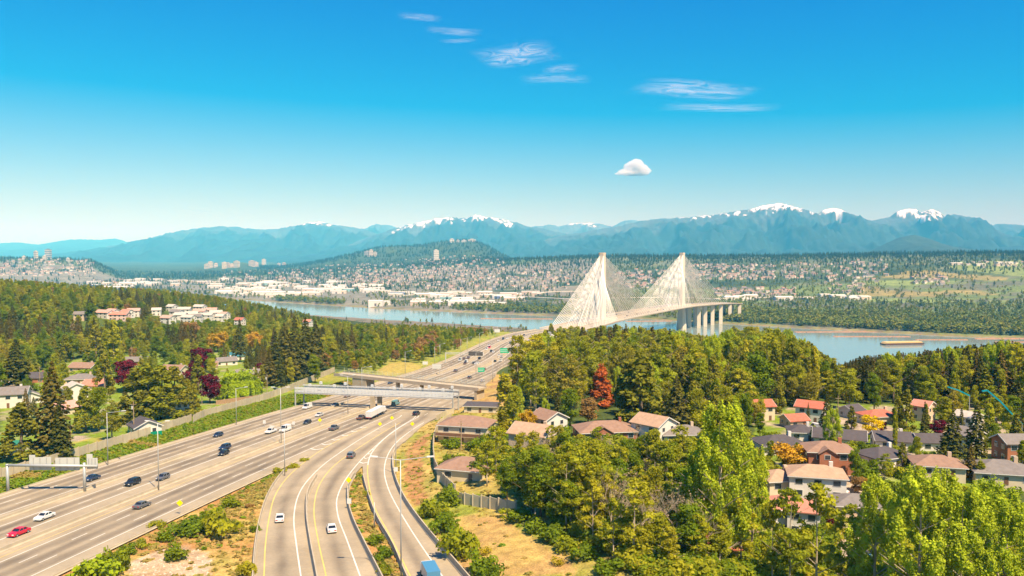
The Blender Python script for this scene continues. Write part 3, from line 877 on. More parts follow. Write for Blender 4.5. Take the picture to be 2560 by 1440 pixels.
# ------------------------------------------------------------------ overpass
oa, ob = at_road(917, 978), at_road(1183, 1000)
d0 = ob - oa; d0.z = 0; OL = d0.length; ou = d0.normalized()
ov = empty('overpass', (oa.x, oa.y, zr(oa.y)), math.atan2(ou.y, ou.x), 'slim concrete overpass crossing the freeway behind the toll gantry', 'bridge')
zo = zr(ob.y) - zr(oa.y)
DW = 6.5
def oz(x): return 6.4 + (zo - 1.6)*x/OL
MB().bar((-22, DW/2, oz(-22) + 0.1), (OL + 3, DW/2, oz(OL + 3) + 0.1), DW, 0.9).build('deck', CONCRETE, ov)
EDGE = mat('overpass_edge', (0.40, 0.33, 0.25), 0.8, 0.12, 3.0)
for yy in (-0.12, DW + 0.12):
    MB().bar((-22, yy, oz(-22) + 0.35), (OL + 3, yy, oz(OL + 3) + 0.35), 0.22, 1.5).build('parapet', EDGE, ov)
for yy in (-0.1, DW + 0.1):
    r_ = empty('railing'); r_.parent = ov
    for k in range(28):
        x = -21 + (OL + 23)*k/27
        MB().tube((x, yy, oz(x) + 1.2), (x, yy, oz(x) + 3.0), 0.05, n=5).build('railing_post', RAILGLASS, r_)
    for zz in (1.9, 2.45, 2.95):
        MB().bar((-21, yy, oz(-21) + zz), (OL + 2, yy, oz(OL + 2) + zz), 0.05, 0.06).build('rail', RAILGLASS, r_)
for x in (OL*0.27, OL*0.5, OL*0.77):
    MB().box(x - .45, x + .45, 2.2, DW - 2.2, zo*x/OL - 0.8, oz(x) - 0.36).build('pier', CONCRETE, ov)
for x, s in ((-0.5, -1), (OL + 0.5, 1)):
    MB().prism([(x, -0.8 + zo*x/OL), (x + s*0.1, oz(x) - 0.4), (x + s*(9 if s < 0 else 1.4), oz(x) - 0.4), (x + s*(9 if s < 0 else 1.4), -0.8 + zo*x/OL)], 0.0, DW).build('abutment', CONCRETE, ov)
LANDMARKS.append(('the slim overpass', ob.x, ob.y))

# ------------------------------------------------------------------ sign gantries and signs
def sign_gantry():
    a, b_ = at_road(20, 1232), at_road(212, 1229)
    d = b_ - a; d.z = 0; Lg = d.length; u = d.normalized()
    r = empty('sign_gantry', (a.x, a.y, zr(a.y)), math.atan2(u.y, u.x), 'grey sign gantry seen from behind over the lanes by the grass bank', 'gantry')
    MB().tube((0, 0, -0.5), (0, 0, 7.2), 0.38, 0.32, 12).build('post', STEEL, r, True)
    MB().tube((Lg, 0, -0.5), (Lg, 0, 7.2), 0.38, 0.32, 12).build('post', STEEL, r, True)
    MB().tube((-0.3, 0, 6.9), (Lg + 3.2, 0, 6.3), 0.34, 0.34, 12).build('beam', STEEL, r, True)
    for x0, x1, z0, z1 in ((5.0, 10.2, 5.4, 8.6), (11.2, 17.0, 5.2, 8.4), (Lg + 0.4, Lg + 3.0, 5.5, 8.2)):
        sg = MB().box(x0, x1, 0.5, 0.62, z0, z1).build('sign_panel', SIGNBACK, r)
        for q in (0.2, 0.5, 0.8):
            MB().box(lerp(x0, x1, q) - .06, lerp(x0, x1, q) + .06, 0.36, 0.5, z0 + 0.1, z1 - 0.1).build('bracket', STEEL, sg)
    for x0 in (5.0, Lg + 0.4): MB().box(x0, x0 + 1.4, 0.5, 0.62, 8.22 if x0 > 9 else 8.62, 9.2).build('tab_panel', SIGNBACK, r)
sign_gantry()
def cantilever():
    a = at_road(1114, 907); Lg = 16.5
    r = empty('message_sign_gantry', (a.x, a.y, zr(a.y)), R(-6), 'steel gantry carrying a dark message board over the lanes beyond the overpass', 'gantry')
    MB().tube((0,0,-0.5), (0,0,7.2), 0.4, 0.35, 10).build('post', SIGNBACK, r)
    MB().bar((-0.3,0,6.4), (Lg + 10,0,6.1), 0.35, 0.4).build('beam', SIGNBACK, r)
    MB().bar((-0.3,0,7.3), (Lg,0,7.3), 0.3, 0.3).build('beam', SIGNBACK, r)
    s = MB().box(Lg, Lg + 10.0, -0.75, -0.2, 5.4, 8.3).build('message_board', DARKSTEEL, r)
    for k in range(9): MB().box(Lg + 0.6 + k, Lg + 1.3 + k, -0.8, -0.755, 5.9, 7.8).build('display_module', mat('display_grey', (0.12,0.10,0.09), 0.5), s)
cantilever()
def guide_sign(px, py, w, h, pole, label, mt, side=0):
    a = at_road(px, py)
    r = empty('guide_sign', (a.x, a.y, zr(a.y)), 0, label, 'sign', 'large freeway guide signs')
    for x in ((-w*.3, w*.3) if not side else (0,)): MB().tube((x,0,-0.3), (x,0,pole + h*0.6), 0.13, n=6).build('post', STEEL, r)
    p_ = MB().box(-w/2, w/2, -0.22, -0.12, pole, pole + h).build('sign_panel', mt, r)
    MB().box(-w/2 + .2, w/2 - .2, -0.24, -0.225, pole + h*0.62, pole + h*0.70).build('lettering', WHITEPAINT, p_)
    MB().box(-w/2 + .2, w/2 - .8, -0.24, -0.225, pole + h*0.3, pole + h*0.4).build('lettering', WHITEPAINT, p_)
guide_sign(1262, 896, 7.0, 3.6, 4.2, 'big green guide sign on posts far up the bridge-bound lanes', SIGNGREEN)
guide_sign(1203, 936, 4.0, 2.6, 1.6, 'small green guide sign on the divider just past the overpass', SIGNGREEN)
guide_sign(1092, 937, 5.4, 3.0, 3.6, 'pale blank-backed sign on the divider above the overpass', SIGNBACK)
guide_sign(1063, 918, 3.4, 2.0, 1.8, 'small white sign board on the bank beside the knoll', WHITEPAINT)
guide_sign(1243, 842, 6.0, 3.4, 5.0, 'small white sign board at the far freeway edge near the river', WHITEPAINT)
def diamond(px, py, label, s=1.05, h=1.9):
    a = at_road(px, py)
    r = empty('warning_sign', (a.x, a.y, zr(a.y)), 0, label, 'sign', 'yellow diamond warning signs')
    MB().tube((0,0.06,-0.2), (0,0.06,h + s*0.7), 0.06, n=6).build('post', STEEL, r)
    q = s*0.72
    MB().prism([(0, h), (q, h + q), (0, h + 2*q), (-q, h + q)], -0.06, -0.02).build('sign_plate', SIGNYELLOW, r)
for px, py, lab in ((450,1287,'yellow diamond warning sign at the freeway edge above the leafy shrubs'), (800,1068,'yellow diamond sign on the median left of the dark pickup'), (950,1078,'lower yellow diamond sign beside the white lorry'), (980,1062,'upper yellow diamond sign beside the white lorry'), (1031,1078,'yellow diamond sign at the ramp edge below the curved wall'), (872,1226,'yellow diamond sign at the head of the grass island'), (1250,951,'tiny yellow diamond sign past the overpass end')):
    diamond(px, py, lab)
def white_sign(px, py, label, w=1.0, h=1.2, z=1.2):
    a = at_road(px, py)
    r = empty('road_sign', (a.x, a.y, zr(a.y)), 0, label, 'sign', 'small white road signs')
    MB().tube((0,0.06,-0.2), (0,0.06,z + h*0.8), 0.06, n=6).build('post', STEEL, r)
    MB().box(-w/2, w/2, -0.06, -0.01, z, z + h).build('sign_plate', WHITEPAINT, r)
for px, py, lab in ((734,1070,'small white road sign beside the white van on the divider'), (873,1272,'white sign plate fixed on the ramp barrier near the grey car'), (990,1190,'small white box sign by the outermost ramp'), (661,1067,'small white plate at the outer lanes above the white pickup')):
    white_sign(px, py, lab)

# ------------------------------------------------------------------ lamp posts and utility poles
def lamp_post(base, h, arm, label, r0=0.11):
    r = empty('lamp_post', base, 0, label, 'lamp post', 'freeway lamp posts')
    MB().tube((0,0,-0.3), (0,0,h), r0*1.3, r0*0.8, 8).build('pole', STEEL, r, True)
    for a in (arm if isinstance(arm, (list, tuple)) else [arm]):
        if a == 0: continue
        MB().tube((0,0,h - 0.1), (a,0,h + 0.5), r0*0.7, r0*0.55, 6).build('arm', STEEL, r)
        s = 1 if a > 0 else -1
        MB().bar((a - 0.3*s,0,h + 0.5), (a + 0.9*s,0,h + 0.58), 0.42, 0.18).build('lamp_head', WHITEPAINT, r)
def lp(px, py, h, arm, label, road=True):
    b_ = at_road(px, py) if road else at(px, py)
    lamp_post((b_.x, b_.y, b_.z), h, arm, label)
lp(270,1166,15.5,4.5,'tall lamp post in front of the noise wall with its arm to the road', False)
lp(397,1226,17,[-2.2,2.2],'lamp post on the median beside the dark car on the lanes')
lp(591,1064,14,3.5,'lamp post at the bank edge below the willow', False)
lp(703,1108,18,[-2.2,2.2],'lamp post on the median between white vans and dark pickup')
lp(712,1190,13,-3.0,'lamp post at the tip of the dry triangle between freeway and ramps')
lp(870,1040,16,[-2.2,2.2],'lamp post on the median just below the toll gantry')
lp(905,985,13,4.0,'lamp post on the dry bank left of the overpass abutment', False)
lp(1013,938,14,3.0,'lamp post on the knoll side behind the overpass', False)
lp(990,1185,14,0,'bare pole beside the curved outermost ramp')
lp(1003,1452,21,[4.8,-4.2],'tall double lamp post rising in front of the outermost ramp')
lp(936,1320,5.5,0,'short pole with white cap on the grass island')
for k, (px, py) in enumerate(((1087,915),(1100,906),(1152,890),(1168,884),(1199,868),(1225,852),(1243,846),(1290,838),(1232,955),(1190,935))):
    lp(px, py, 13, 3.0, 'one of the slender lamp posts lining the freeway towards the river')
def utility_pole(px, py, h, label, box=False):
    b_ = at(px, py)
    r = empty('utility_pole', b_, 0, label, 'pole', 'wooden utility poles')
    MB().tube((0,0,-0.4), (0,0,h), 0.18, 0.12, 7).build('pole', WOODPOLE, r)
    MB().box(-1.1, 1.1, -0.24, -0.13, h - 1.0, h - 0.85).build('crossarm', WOODPOLE, r)
    if box: MB().tube((-0.45,-0.05,h - 2.6), (-0.45,-0.05,h - 1.5), 0.28, n=8).build('transformer', SIGNBACK, r)
for px, py, h, lab, bx in ((177,1140,10,'wooden utility pole at the cul-de-sac below the tall brown fir',False),(335,1085,11,'utility pole with white transformer at the green end of the white garage',True),(668,982,9,'utility pole with transformer on the noise wall beside the willow',True),(505,1010,7,'grey utility pole beside the purple-leaved tree by the noise wall',False),(729,955,12,'wooden pole in front of the dark fir clump',False),(780,940,13,'wooden pole beside the pink-roofed hut',False),(790,938,12,'second wooden pole beside the pink-roofed hut',False),(330,905,11,'utility pole in front of the low brick house far left',False),(1153,1125,9,'wooden pole in the garden of the brown-roofed house',False),(1492,1010,15,'pale pole beside the orange-red pointed tree',False),(2094,1065,11,'pale utility pole behind the long grey-roofed house',False),(100,965,10,'utility pole by the dark-roofed brick house',False)):
    utility_pole(px, py, h, lab, bx)

# ------------------------------------------------------------------ the cable-stayed bridge
def deck_z(y): return zr(y)
br = empty('cable_stayed_bridge', (0, 0, 0), 0, 'white cable-stayed bridge with two pylons crossing the river', 'bridge')
dk = MB(); vs_ = []; fs_ = []
st = list(np.arange(1050, 1925, 12.0))
HW = 32.0
for k, y in enumerate(st):
    t = ctan(y); nrm = Vector((t.y, -t.x, 0)); ctr = Vector((c(y), y, deck_z(y) + 0.05))
    w_ = lerp(28, HW, ss(1050, 1130, y))*(1 - 0.25*ss(1760, 1880, y))
    for o_, z in ((-w_, 0), (w_, 0), (w_ - 0.2, -1.6), (w_*0.72, -3.6), (-w_*0.72, -3.6), (-w_ + 0.2, -1.6)):
        q = ctr + nrm*o_; vs_.append((q.x, q.y, q.z + z))
    if k:
        for q in range(6): fs_.append(((k-1)*6+q, (k-1)*6+(q+1) % 6, k*6+(q+1) % 6, k*6+q))
fs_ += [(0,1,2,3,4,5), tuple(len(vs_)-1-q for q in range(6))]
DECKTOP = mat('bridge_deck', (0.42, 0.34, 0.25), 0.85, 0.15, 15.0)
dk.add(vs_, fs_).build('deck', DECKTOP, br)
def ribbon3(o_, y0, y1, w, h, z=0.1, step=12):
    b = MB(); y = y0; prev = None
    while y <= y1:
        t = ctan(y); nrm = Vector((t.y, -t.x, 0)); q = Vector((c(y), y, deck_z(y) + z + h/2)) + nrm*o_
        if prev is not None: b.bar(prev, q, w, h)
        prev = q; y += step
    return b
for o_ in (-31.6, -6.5, 6.5, 31.6): ribbon3(o_, 1062, 1760, 0.6, 1.3).build('parapet', BRIDGEWHITE, br)
for o_ in (-24, -18, -12, 12, 18, 24): ribbon3(o_, 1062, 1860, 0.35, 0.02, 0.1).build('lane_line', LINEWHITE, br)
TOWERS = (1280.0, 1690.0)
for ty in TOWERS:
    t = ctan(ty); ctr = Vector((c(ty), ty, 0))
    py = MB()
    def ring(z, a, b_):
        n_ = Vector((t.y, -t.x, 0))
        return [ctr + n_*sx*a + t*sy*b_ + Vector((0,0,z)) for sx, sy in ((-.6,-1),(.6,-1),(1,-.5),(1,.5),(.6,1),(-.6,1),(-1,.5),(-1,-.5))]
    lv = [(-3, 9.5, 8), (6, 9.5, 8), (deck_z(ty) - 4, 6.5, 6), (deck_z(ty) + 5, 6.2, 5.5), (118, 5.6, 4.8), (160, 5.2, 4.4)]
    vv = [q for l in lv for q in ring(*l)]
    ff = [((k-1)*8+q, (k-1)*8+(q+1) % 8, k*8+(q+1) % 8, k*8+q) for k in range(1, len(lv)) for q in range(8)]
    ff += [tuple(range(7,-1,-1)), tuple(range(len(vv)-8, len(vv)))]
    pyl = py.add(vv, ff).build('pylon', BRIDGEWHITE, br)
    cap = MB(); vv = ring(160.02, 5.6, 4.8) + ring(163.3, 5.6, 4.8)
    cap.add(vv, [(q, (q+1) % 8, 8+(q+1) % 8, 8+q) for q in range(8)] + [tuple(range(7,-1,-1)), tuple(range(8,16))]).build('pylon_cap', mat('pylon_cap_tan', (0.62,0.47,0.33), 0.8), pyl)
    for side in (-1, 1):
        span = 225.0 if (side > 0) == (ty < 1500) else (185.0 if ty < 1500 else 190.0)
        for plane in (-30.6, -8.0, 8.0, 30.6):
            for k in range(18):
                f = (k + 1.2)/18.2
                s = side*span*(0.07 + 0.93*f)
                # arc length -> y
                y = ty + s*t.y
                tt = ctan(y); nrm = Vector((tt.y, -tt.x, 0))
                q = Vector((c(y), y, deck_z(y) + 0.6)) + nrm*plane
                top = ctr + Vector((0,0, 158 - 42*(1 - f))) + t*side*3.0 + Vector((t.y, -t.x, 0))*math.copysign(3.0, plane)
                MB().tube(top, q, 0.30, 0.30, 5, False).build('cable', CABLEWHITE, br)
for y in (1735, 1770, 1805, 1840, 1875, 1908):
    t = ctan(y); nrm = Vector((t.y, -t.x, 0))
    for o_ in (-26, -5, 16):
        q = Vector((c(y), y, 0)) + nrm*o_
        b_ = q + nrm*8
        MB().bar(Vector((*(q + nrm*4).xy, -4)), Vector((*(q + nrm*4).xy, deck_z(y) - 3.7)), 8.0, 3.6).build('pier', BRIDGEWHITE, br)
for y in (1085, 1150):
    t = ctan(y); nrm = Vector((t.y, -t.x, 0))
    for o_ in (-18, 18):
        q = Vector((c(y), y, 0)) + nrm*o_
        MB().bar(Vector((q.x, q.y, ground(q.x, q.y) - 2)), Vector((q.x, q.y, deck_z(y) - 3.7)), 6.0, 3.2).build('pier', BRIDGEWHITE, br)

# ------------------------------------------------------------------ vehicles
PAINTS = {'white': (0.66,0.65,0.63), 'black': (0.016,0.017,0.02), 'navy': (0.02,0.035,0.075), 'red': (0.55,0.015,0.04), 'silver': (0.48,0.48,0.47), 'grey': (0.12,0.12,0.13), 'teal': (0.12,0.26,0.27), 'blue': (0.07,0.22,0.36), 'brown': (0.14,0.09,0.07)}
for k, v in PAINTS.items(): mat('car_paint_' + k, v, 0.28, 0.03, 5.0, spec=0.6)
LIGHTW = mat('headlamp_lens', (0.75,0.75,0.72), 0.2, 0.02, 1.0); LIGHTR = mat('tail_lens', (0.45,0.01,0.01), 0.3, 0.02, 1.0)
HUB = mat('wheel_rim', (0.45,0.45,0.45), 0.4, 0.05, 0.5, metal=0.5)
SHAPES = {   # length, width, body profile (y from rear to front, z), cabin: base y0..y1, roof y0..y1, z base, z roof
    'sedan': (4.6, 1.80, [(-2.3,.35),(-2.3,.82),(-2.15,.95),(-1.5,.98),(1.0,.96),(1.9,.84),(2.25,.68),(2.3,.35)], (-1.65,1.05), (-0.95,0.35), 0.94, 1.42),
    'suv':   (4.7, 1.88, [(-2.3,.40),(-2.35,.95),(-2.25,1.08),(-1.5,1.1),(1.0,1.08),(2.0,.98),(2.3,.8),(2.35,.40)], (-2.2,1.15), (-1.95,0.4), 1.06, 1.70),
    'hatch': (4.1, 1.75, [(-2.0,.35),(-2.05,.9),(-1.9,1.0),(0.9,.98),(1.7,.86),(2.0,.68),(2.05,.35)], (-1.9,1.15), (-1.5,0.3), 0.96, 1.48),
    'pickup':(5.5, 1.95, [(-2.75,.5),(-2.75,1.1),(-0.9,1.12),(1.2,1.12),(2.5,1.02),(2.75,.8),(2.75,.5)], (-0.95,1.3), (-0.7,0.6), 1.10, 1.80),
    'van':   (5.6, 2.0, [(-2.8,.40),(-2.8,1.15),(-2.7,1.2),(1.6,1.2),(2.5,1.0),(2.8,.75),(2.8,.40)], (-2.75,1.9), (-2.65,1.2), 1.18, 2.25)}
CARPROTO = {}
def car_meshes(kind):
    if kind in CARPROTO: return CARPROTO[kind]
    Lc, W, prof, cb, cr_, zb_, zt_ = SHAPES[kind]
    n = len(prof); hw = W/2
    vs_ = []; fs_ = []
    for sx in (-1, 1):
        for (y, z) in prof: vs_.append((sx*hw*0.92, y, z if z > 0.6 else z))
    for sx in (-1, 1):
        for (y, z) in prof: vs_.append((sx*hw, y*0.985, min(z, zb_)*0.93 + (0.02 if z < 0.6 else 0)))
    A, B_, C_, D_ = 0, n, 2*n, 3*n
    for k in range(n):
        k2 = (k + 1) % n
        fs_.append((A+k, A+k2, B_+k2, B_+k))
        fs_.append((C_+k, C_+k2, A+k2, A+k)); fs_.append((B_+k, B_+k2, D_+k2, D_+k))
    fs_ += [tuple(range(C_, C_+n))[::-1], tuple(range(D_, D_+n))]
    body = MB().add(vs_, fs_)
    hb, ht = hw*0.90, hw*0.74
    g_ = MB().add([(-hb,cb[0],zb_-.02),(hb,cb[0],zb_-.02),(hb,cb[1],zb_-.02),(-hb,cb[1],zb_-.02),(-ht,cr_[0],zt_-.05),(ht,cr_[0],zt_-.05),(ht,cr_[1],zt_-.05),(-ht,cr_[1],zt_-.05)],
                  [(0,3,2,1),(0,1,5,4),(1,2,6,5),(2,3,7,6),(3,0,4,7)])
    ro = MB().box(-ht-.02, ht+.02, cr_[0]-.04, cr_[1]+.04, zt_-.05, zt_+.03)
    if kind == 'van':   # solid sides behind the front doors
        ro.box(-hb-.02, hb+.02, cb[0]+.05, 0.3, zb_-.03, zt_-.06)
    for sx in (-1, 1):  # pillars
        for (yb, yt) in ((cb[0], cr_[0]), (cb[1], cr_[1]), ((cb[0]+cb[1])/2, (cr_[0]+cr_[1])/2)):
            ro.bar((sx*(hb+.01), yb, zb_-.03), (sx*(ht+.02), yt, zt_), 0.09, 0.09)
    wh = MB().tube((-0.11,0,0), (0.11,0,0), 0.33, n=12); hub = MB().tube((-0.12,0,0), (0.12,0,0), 0.2, n=8)
    hl = MB().box(-0.2, 0.2, -0.05, 0.05, -0.08, 0.08)
    r = dict(body=body.mesh('body', None), glass=g_.mesh('window_glass', CARGLASS), roof=ro.mesh('roof', None), wheel=wh.mesh('wheel', RUBBER), hub=hub.mesh('rim', HUB),
             head=hl.mesh('headlight', LIGHTW), tail=hl.mesh('taillight', LIGHTR), L=Lc, W=W, zb=zb_)
    for k in ('body', 'roof'): r[k].materials.append(MATS['car_paint_white'])
    CARPROTO[kind] = r
    return r
def car(p, ang, kind, paint, label, group='vehicles on the freeway and ramps', detail=True, slope=-0.05):
    q = car_meshes(kind)
    r = empty('car' if kind in ('sedan','suv','hatch') else ('pickup_truck' if kind == 'pickup' else 'van'), (p[0], p[1], p[2]), 0, label, 'car' if kind in ('sedan','suv','hatch') else ('pickup' if kind == 'pickup' else 'van'), group)
    # nose along heading, pitched to the road
    pitch = math.atan(slope)*math.cos(ang)
    r.rotation_euler = (pitch, 0, ang)
    pm = MATS['car_paint_' + paint]
    def part(nm, me, loc=(0,0,0), own=False, par=r):
        o = link(nm, me, par); o.location = loc
        if own: o.material_slots[0].link = 'OBJECT'; o.material_slots[0].material = pm
        return o
    part('body', q['body'], own=True); part('window_glass', q['glass']); part('roof', q['roof'], own=True)
    if not detail: return r
    hw = q['W']/2 - 0.1; hy = q['L']*0.31
    for sx in (-1, 1):
        for sy in (-1, 1):
            w = part('wheel', q['wheel'], (sx*hw, sy*hy, 0.33)); part('rim', q['hub'], (0,0,0), par=w)
        part('headlight', q['head'], (sx*(hw - 0.22), q['L']/2 - 0.05, q['zb']*0.66)); part('taillight', q['tail'], (sx*(hw - 0.2), -q['L']/2 - 0.0, q['zb']*0.76))
    return r
def heading(p, fn=None, inward=False):
    y = p.y
    if fn is None: dx = (c(y + 4) - c(y - 4))/8
    else: dx = (fn(y + 4) - fn(y - 4))/8
    a = -math.atan2(dx, 1.0)
    return a + (math.pi if inward else 0)
def road_car(px, py, kind, paint, inward, label, fn=None, detail=True):
    p = at_road(px, py); p.z += 0.08
    car(p, heading(p, fn, inward), kind, paint, label, detail=detail)
for a in [
    (230,1201,'sedan','navy',True,'dark blue car under the sign gantry beside the grass bank'),
    (331,1213,'suv','black',True,'black sports utility car in the lane beside the divider'),
    (407,1199,'hatch','grey',True,'dark hatchback passing the median lamp post'),
    (562,1124,'suv','navy',True,'upper of two dark cars running close together'),
    (559,1138,'hatch','black',True,'lower of two dark cars running close together'),
    (111,1298,'sedan','white',True,'white saloon behind the red car'),
    (47,1338,'sedan','red',True,'bright red sports saloon at the edge of the picture'),
    (545,1092,'hatch','navy',True,'small dark car in the outer lane near the bank'),
    (677,1083,'pickup','white',True,'white pickup beside the white van'),
    (713,1079,'van','white',True,'white van beside the white pickup'),
    (768,1060,'hatch','black',True,'black car above the yellow sign on the median'),
    (798,1041,'sedan','silver',True,'pale car just below the toll gantry'),
    (768,1022,'van','white',True,'white delivery van under the outer end of the toll gantry'),
    (838,1016,'sedan','navy',True,'dark car in the toll gantry shadow beside the white delivery van'),
    (868,993,'sedan','brown',True,'dark car half hidden behind the toll gantry'),
    (355,1269,'sedan','grey',False,'dark grey car alone in the lanes heading to the bridge'),
    (835,1075,'pickup','grey',False,'dark pickup heading to the bridge'),
    (903,1049,'pickup','brown',False,'dark pickup right behind the white lorry'),
    (989,1013,'van','teal',False,'teal van passing under the toll gantry'),
    (1041,1038,'suv','black',False,'black car near the outer end of the toll gantry'),
    (976,960,'sedan','navy',True,'dark car beneath the overpass near its abutment'),
    (1093,984,'sedan','grey',False,'grey car between toll gantry and overpass'),
    (1104,961,'hatch','white',False,'white car seen just above the overpass deck'),
    (1139,929,'sedan','grey',False,'dark car alone in the middle lanes past the overpass'),
    (1174,946,'hatch','grey',False,'dark car close behind the overpass end'),
    (1210,926,'suv','brown',False,'dark red-brown car by the small green sign'),
    (1206,955,'hatch','silver',False,'pale car by the tiny yellow sign past the overpass')]:
    road_car(*a)
road_car(878,1144,'suv','grey',False,'grey car on the ramp at the painted gore', E_w)
road_car(700,1302,'sedan','white',False,'white car on the inner ramp beside the dirt triangle', D_y)
road_car(829,1328,'sedan','white',False,'white car on the middle ramp by the grass island', E_y)
rc = random.Random(5); used = []
far_spots = [(1150,900,1),(1160,896,1),(1165,905,1),(1171,894,1),(1185,907,0),(1190,909,0),(1195,906,0),(1163,908,1),(1199,895,0),(1205,886,1),(1217,872,1),(1224,868,1),(1228,877,1),(1233,879,1),(1222,862,1),(1246,850,1),(1258,846,1),(1268,845,1),(1280,842,1),(1295,847,0),(1248,888,0),(1254,891,0),(1268,878,0),(1276,857,0),(1264,872,0),(1310,836,1),(1318,842,0),(1238,902,0),(1252,901,0),(1300,851,0)]
for k, (px, py, inn) in enumerate(far_spots):
    kd = rc.choice(['sedan','suv','hatch','pickup','van']); pt = rc.choice(['white','white','silver','black','navy','grey','brown'])
    if (px, py) == (1224,868): kd, pt = 'van', 'red'
    lab = 'red van in the dense far traffic near the river' if pt == 'red' else '%s %s in the dense far traffic running %s' % ({'navy':'dark blue','brown':'brown'}.get(pt, pt), {'suv':'sports utility car','hatch':'hatchback','sedan':'saloon','pickup':'pickup','van':'van'}[kd], 'from the bridge' if inn else 'to the bridge')
    road_car(px, py + 3, kd, pt, bool(inn), lab, detail=False)
for k in range(16):      # on the bridge deck
    y = 1300 + k*24 + rc.uniform(-8, 8); o_ = rc.choice([-25,-20,-14,14,20,25])
    t = ctan(y); q = Vector((c(y), y, deck_z(y) + 0.1)) + Vector((t.y, -t.x, 0))*o_
    car(q, -math.atan2(t.x, t.y) + (math.pi if o_ < 0 else 0), rc.choice(['sedan','suv','van']), rc.choice(['white','grey','black']), 'tiny vehicle on the bridge deck between the pylons', 'vehicles on the bridge deck', False, 0)
# white articulated lorry with two trailers
p = at_road(921, 1050); p.z += 0.08
lo = empty('lorry', p, heading(p), 'white lorry with two box trailers heading to the bridge', 'lorry', 'vehicles on the freeway and ramps'); lo.scale = (0.92, 0.74, 0.8)
WT = MATS['car_paint_white']
def tyre(x, y, par):
    w = MB().tube((x-.14, y, .5), (x+.14, y, .5), 0.5, n=12).build('wheel', RUBBER, par)
for y0, y1 in ((0, 8.2), (9.0, 17.8)):
    tr = empty('trailer'); tr.parent = lo
    MB().box(-1.25, 1.25, y0, y1, 1.2, 3.9).build('box_body', WHITEPAINT, tr)
    MB().box(-1.1, 1.1, y0 + .1, y1 - .1, 0.85, 1.18).build('chassis', DARKSTEEL, tr)
    for yy in (y0 + 0.9, y0 + 2.1, y1 - 1.2):
        tyre(-1.05, yy, tr); tyre(1.05, yy, tr)
    MB().box(-1.2, 1.2, y0 - 0.06, y0 - 0.01, 0.9, 1.15).build('rear_bumper', LIGHTR, tr)
cbm = MB().prism([(-1.2,0.8),(1.2,0.8),(1.2,3.0),(1.0,3.3),(-1.0,3.3),(-1.2,3.0)], 18.4, 20.8).build('cab', WT, lo)
MB().prism([(-1.1,0.8),(1.1,0.8),(1.05,1.9),(-1.05,1.9)], 20.82, 22.4).build('bonnet', WT, lo)
MB().box(-1.05, 1.05, 20.81, 20.86, 2.0, 2.9).build('windscreen', CARGLASS, lo)
for yy in (19.0, 21.8): tyre(-1.05, yy, lo); tyre(1.05, yy, lo)
# blue lorry leaving the bottom edge
p = at_road(1074, 1452); p.z += 0.08
lo = empty('lorry', p, heading(p, F_y), 'blue-roofed lorry at the bottom edge of the outermost ramp', 'lorry', 'vehicles on the freeway and ramps')
MB().box(-1.15, 1.15, -3.6, 1.4, 0.95, 2.9).build('box_body', MATS['car_paint_blue'], lo)
MB().prism([(-1.05,0.5),(1.05,0.5),(1.0,1.9),(0.85,2.2),(-0.85,2.2),(-1.0,1.9)], 1.5, 3.3).build('cab', WT, lo)
MB().box(-0.9, 0.9, 3.31, 3.36, 1.3, 2.0).build('windscreen', CARGLASS, lo)
for yy in (-2.4, 2.4): tyre(-0.95, yy, lo); tyre(0.95, yy, lo)

# ------------------------------------------------------------------ houses
WALLC = {'white': (0.64,0.60,0.54), 'cream': (0.58,0.49,0.34), 'tan': (0.52,0.40,0.28), 'brick': (0.34,0.13,0.07), 'grey': (0.42,0.40,0.37), 'peach': (0.68,0.46,0.32), 'pink': (0.70,0.50,0.42), 'green': (0.0,0.22,0.13)}
ROOFC = {'brown': (0.27,0.165,0.115), 'darkgrey': (0.085,0.072,0.075), 'grey': (0.19,0.165,0.15), 'tan': (0.40,0.26,0.17), 'red': (0.42,0.13,0.08), 'salmon': (0.48,0.20,0.14), 'teal': (0.04,0.16,0.20), 'pink': (0.50,0.28,0.22), 'green': (0.03,0.20,0.13), 'pale': (0.46,0.40,0.34)}
for k, v in WALLC.items(): mat('house_wall_' + k, v, 0.85, 0.08, 2.0)
def roof_mat(k):
    nm = 'roof_shingle_' + k
    if nm in MATS: return MATS[nm]
    m = mat(nm, ROOFC[k], 0.9, 0.16, 1.2, bump=0.4)
    return m
for k in ROOFC: roof_mat(k)
FRAME = mat('window_frame_white', (0.62,0.60,0.56), 0.6, 0.03, 1.0)
DOORM = mat('door_brown', (0.18,0.09,0.05), 0.6, 0.1, 1.0)
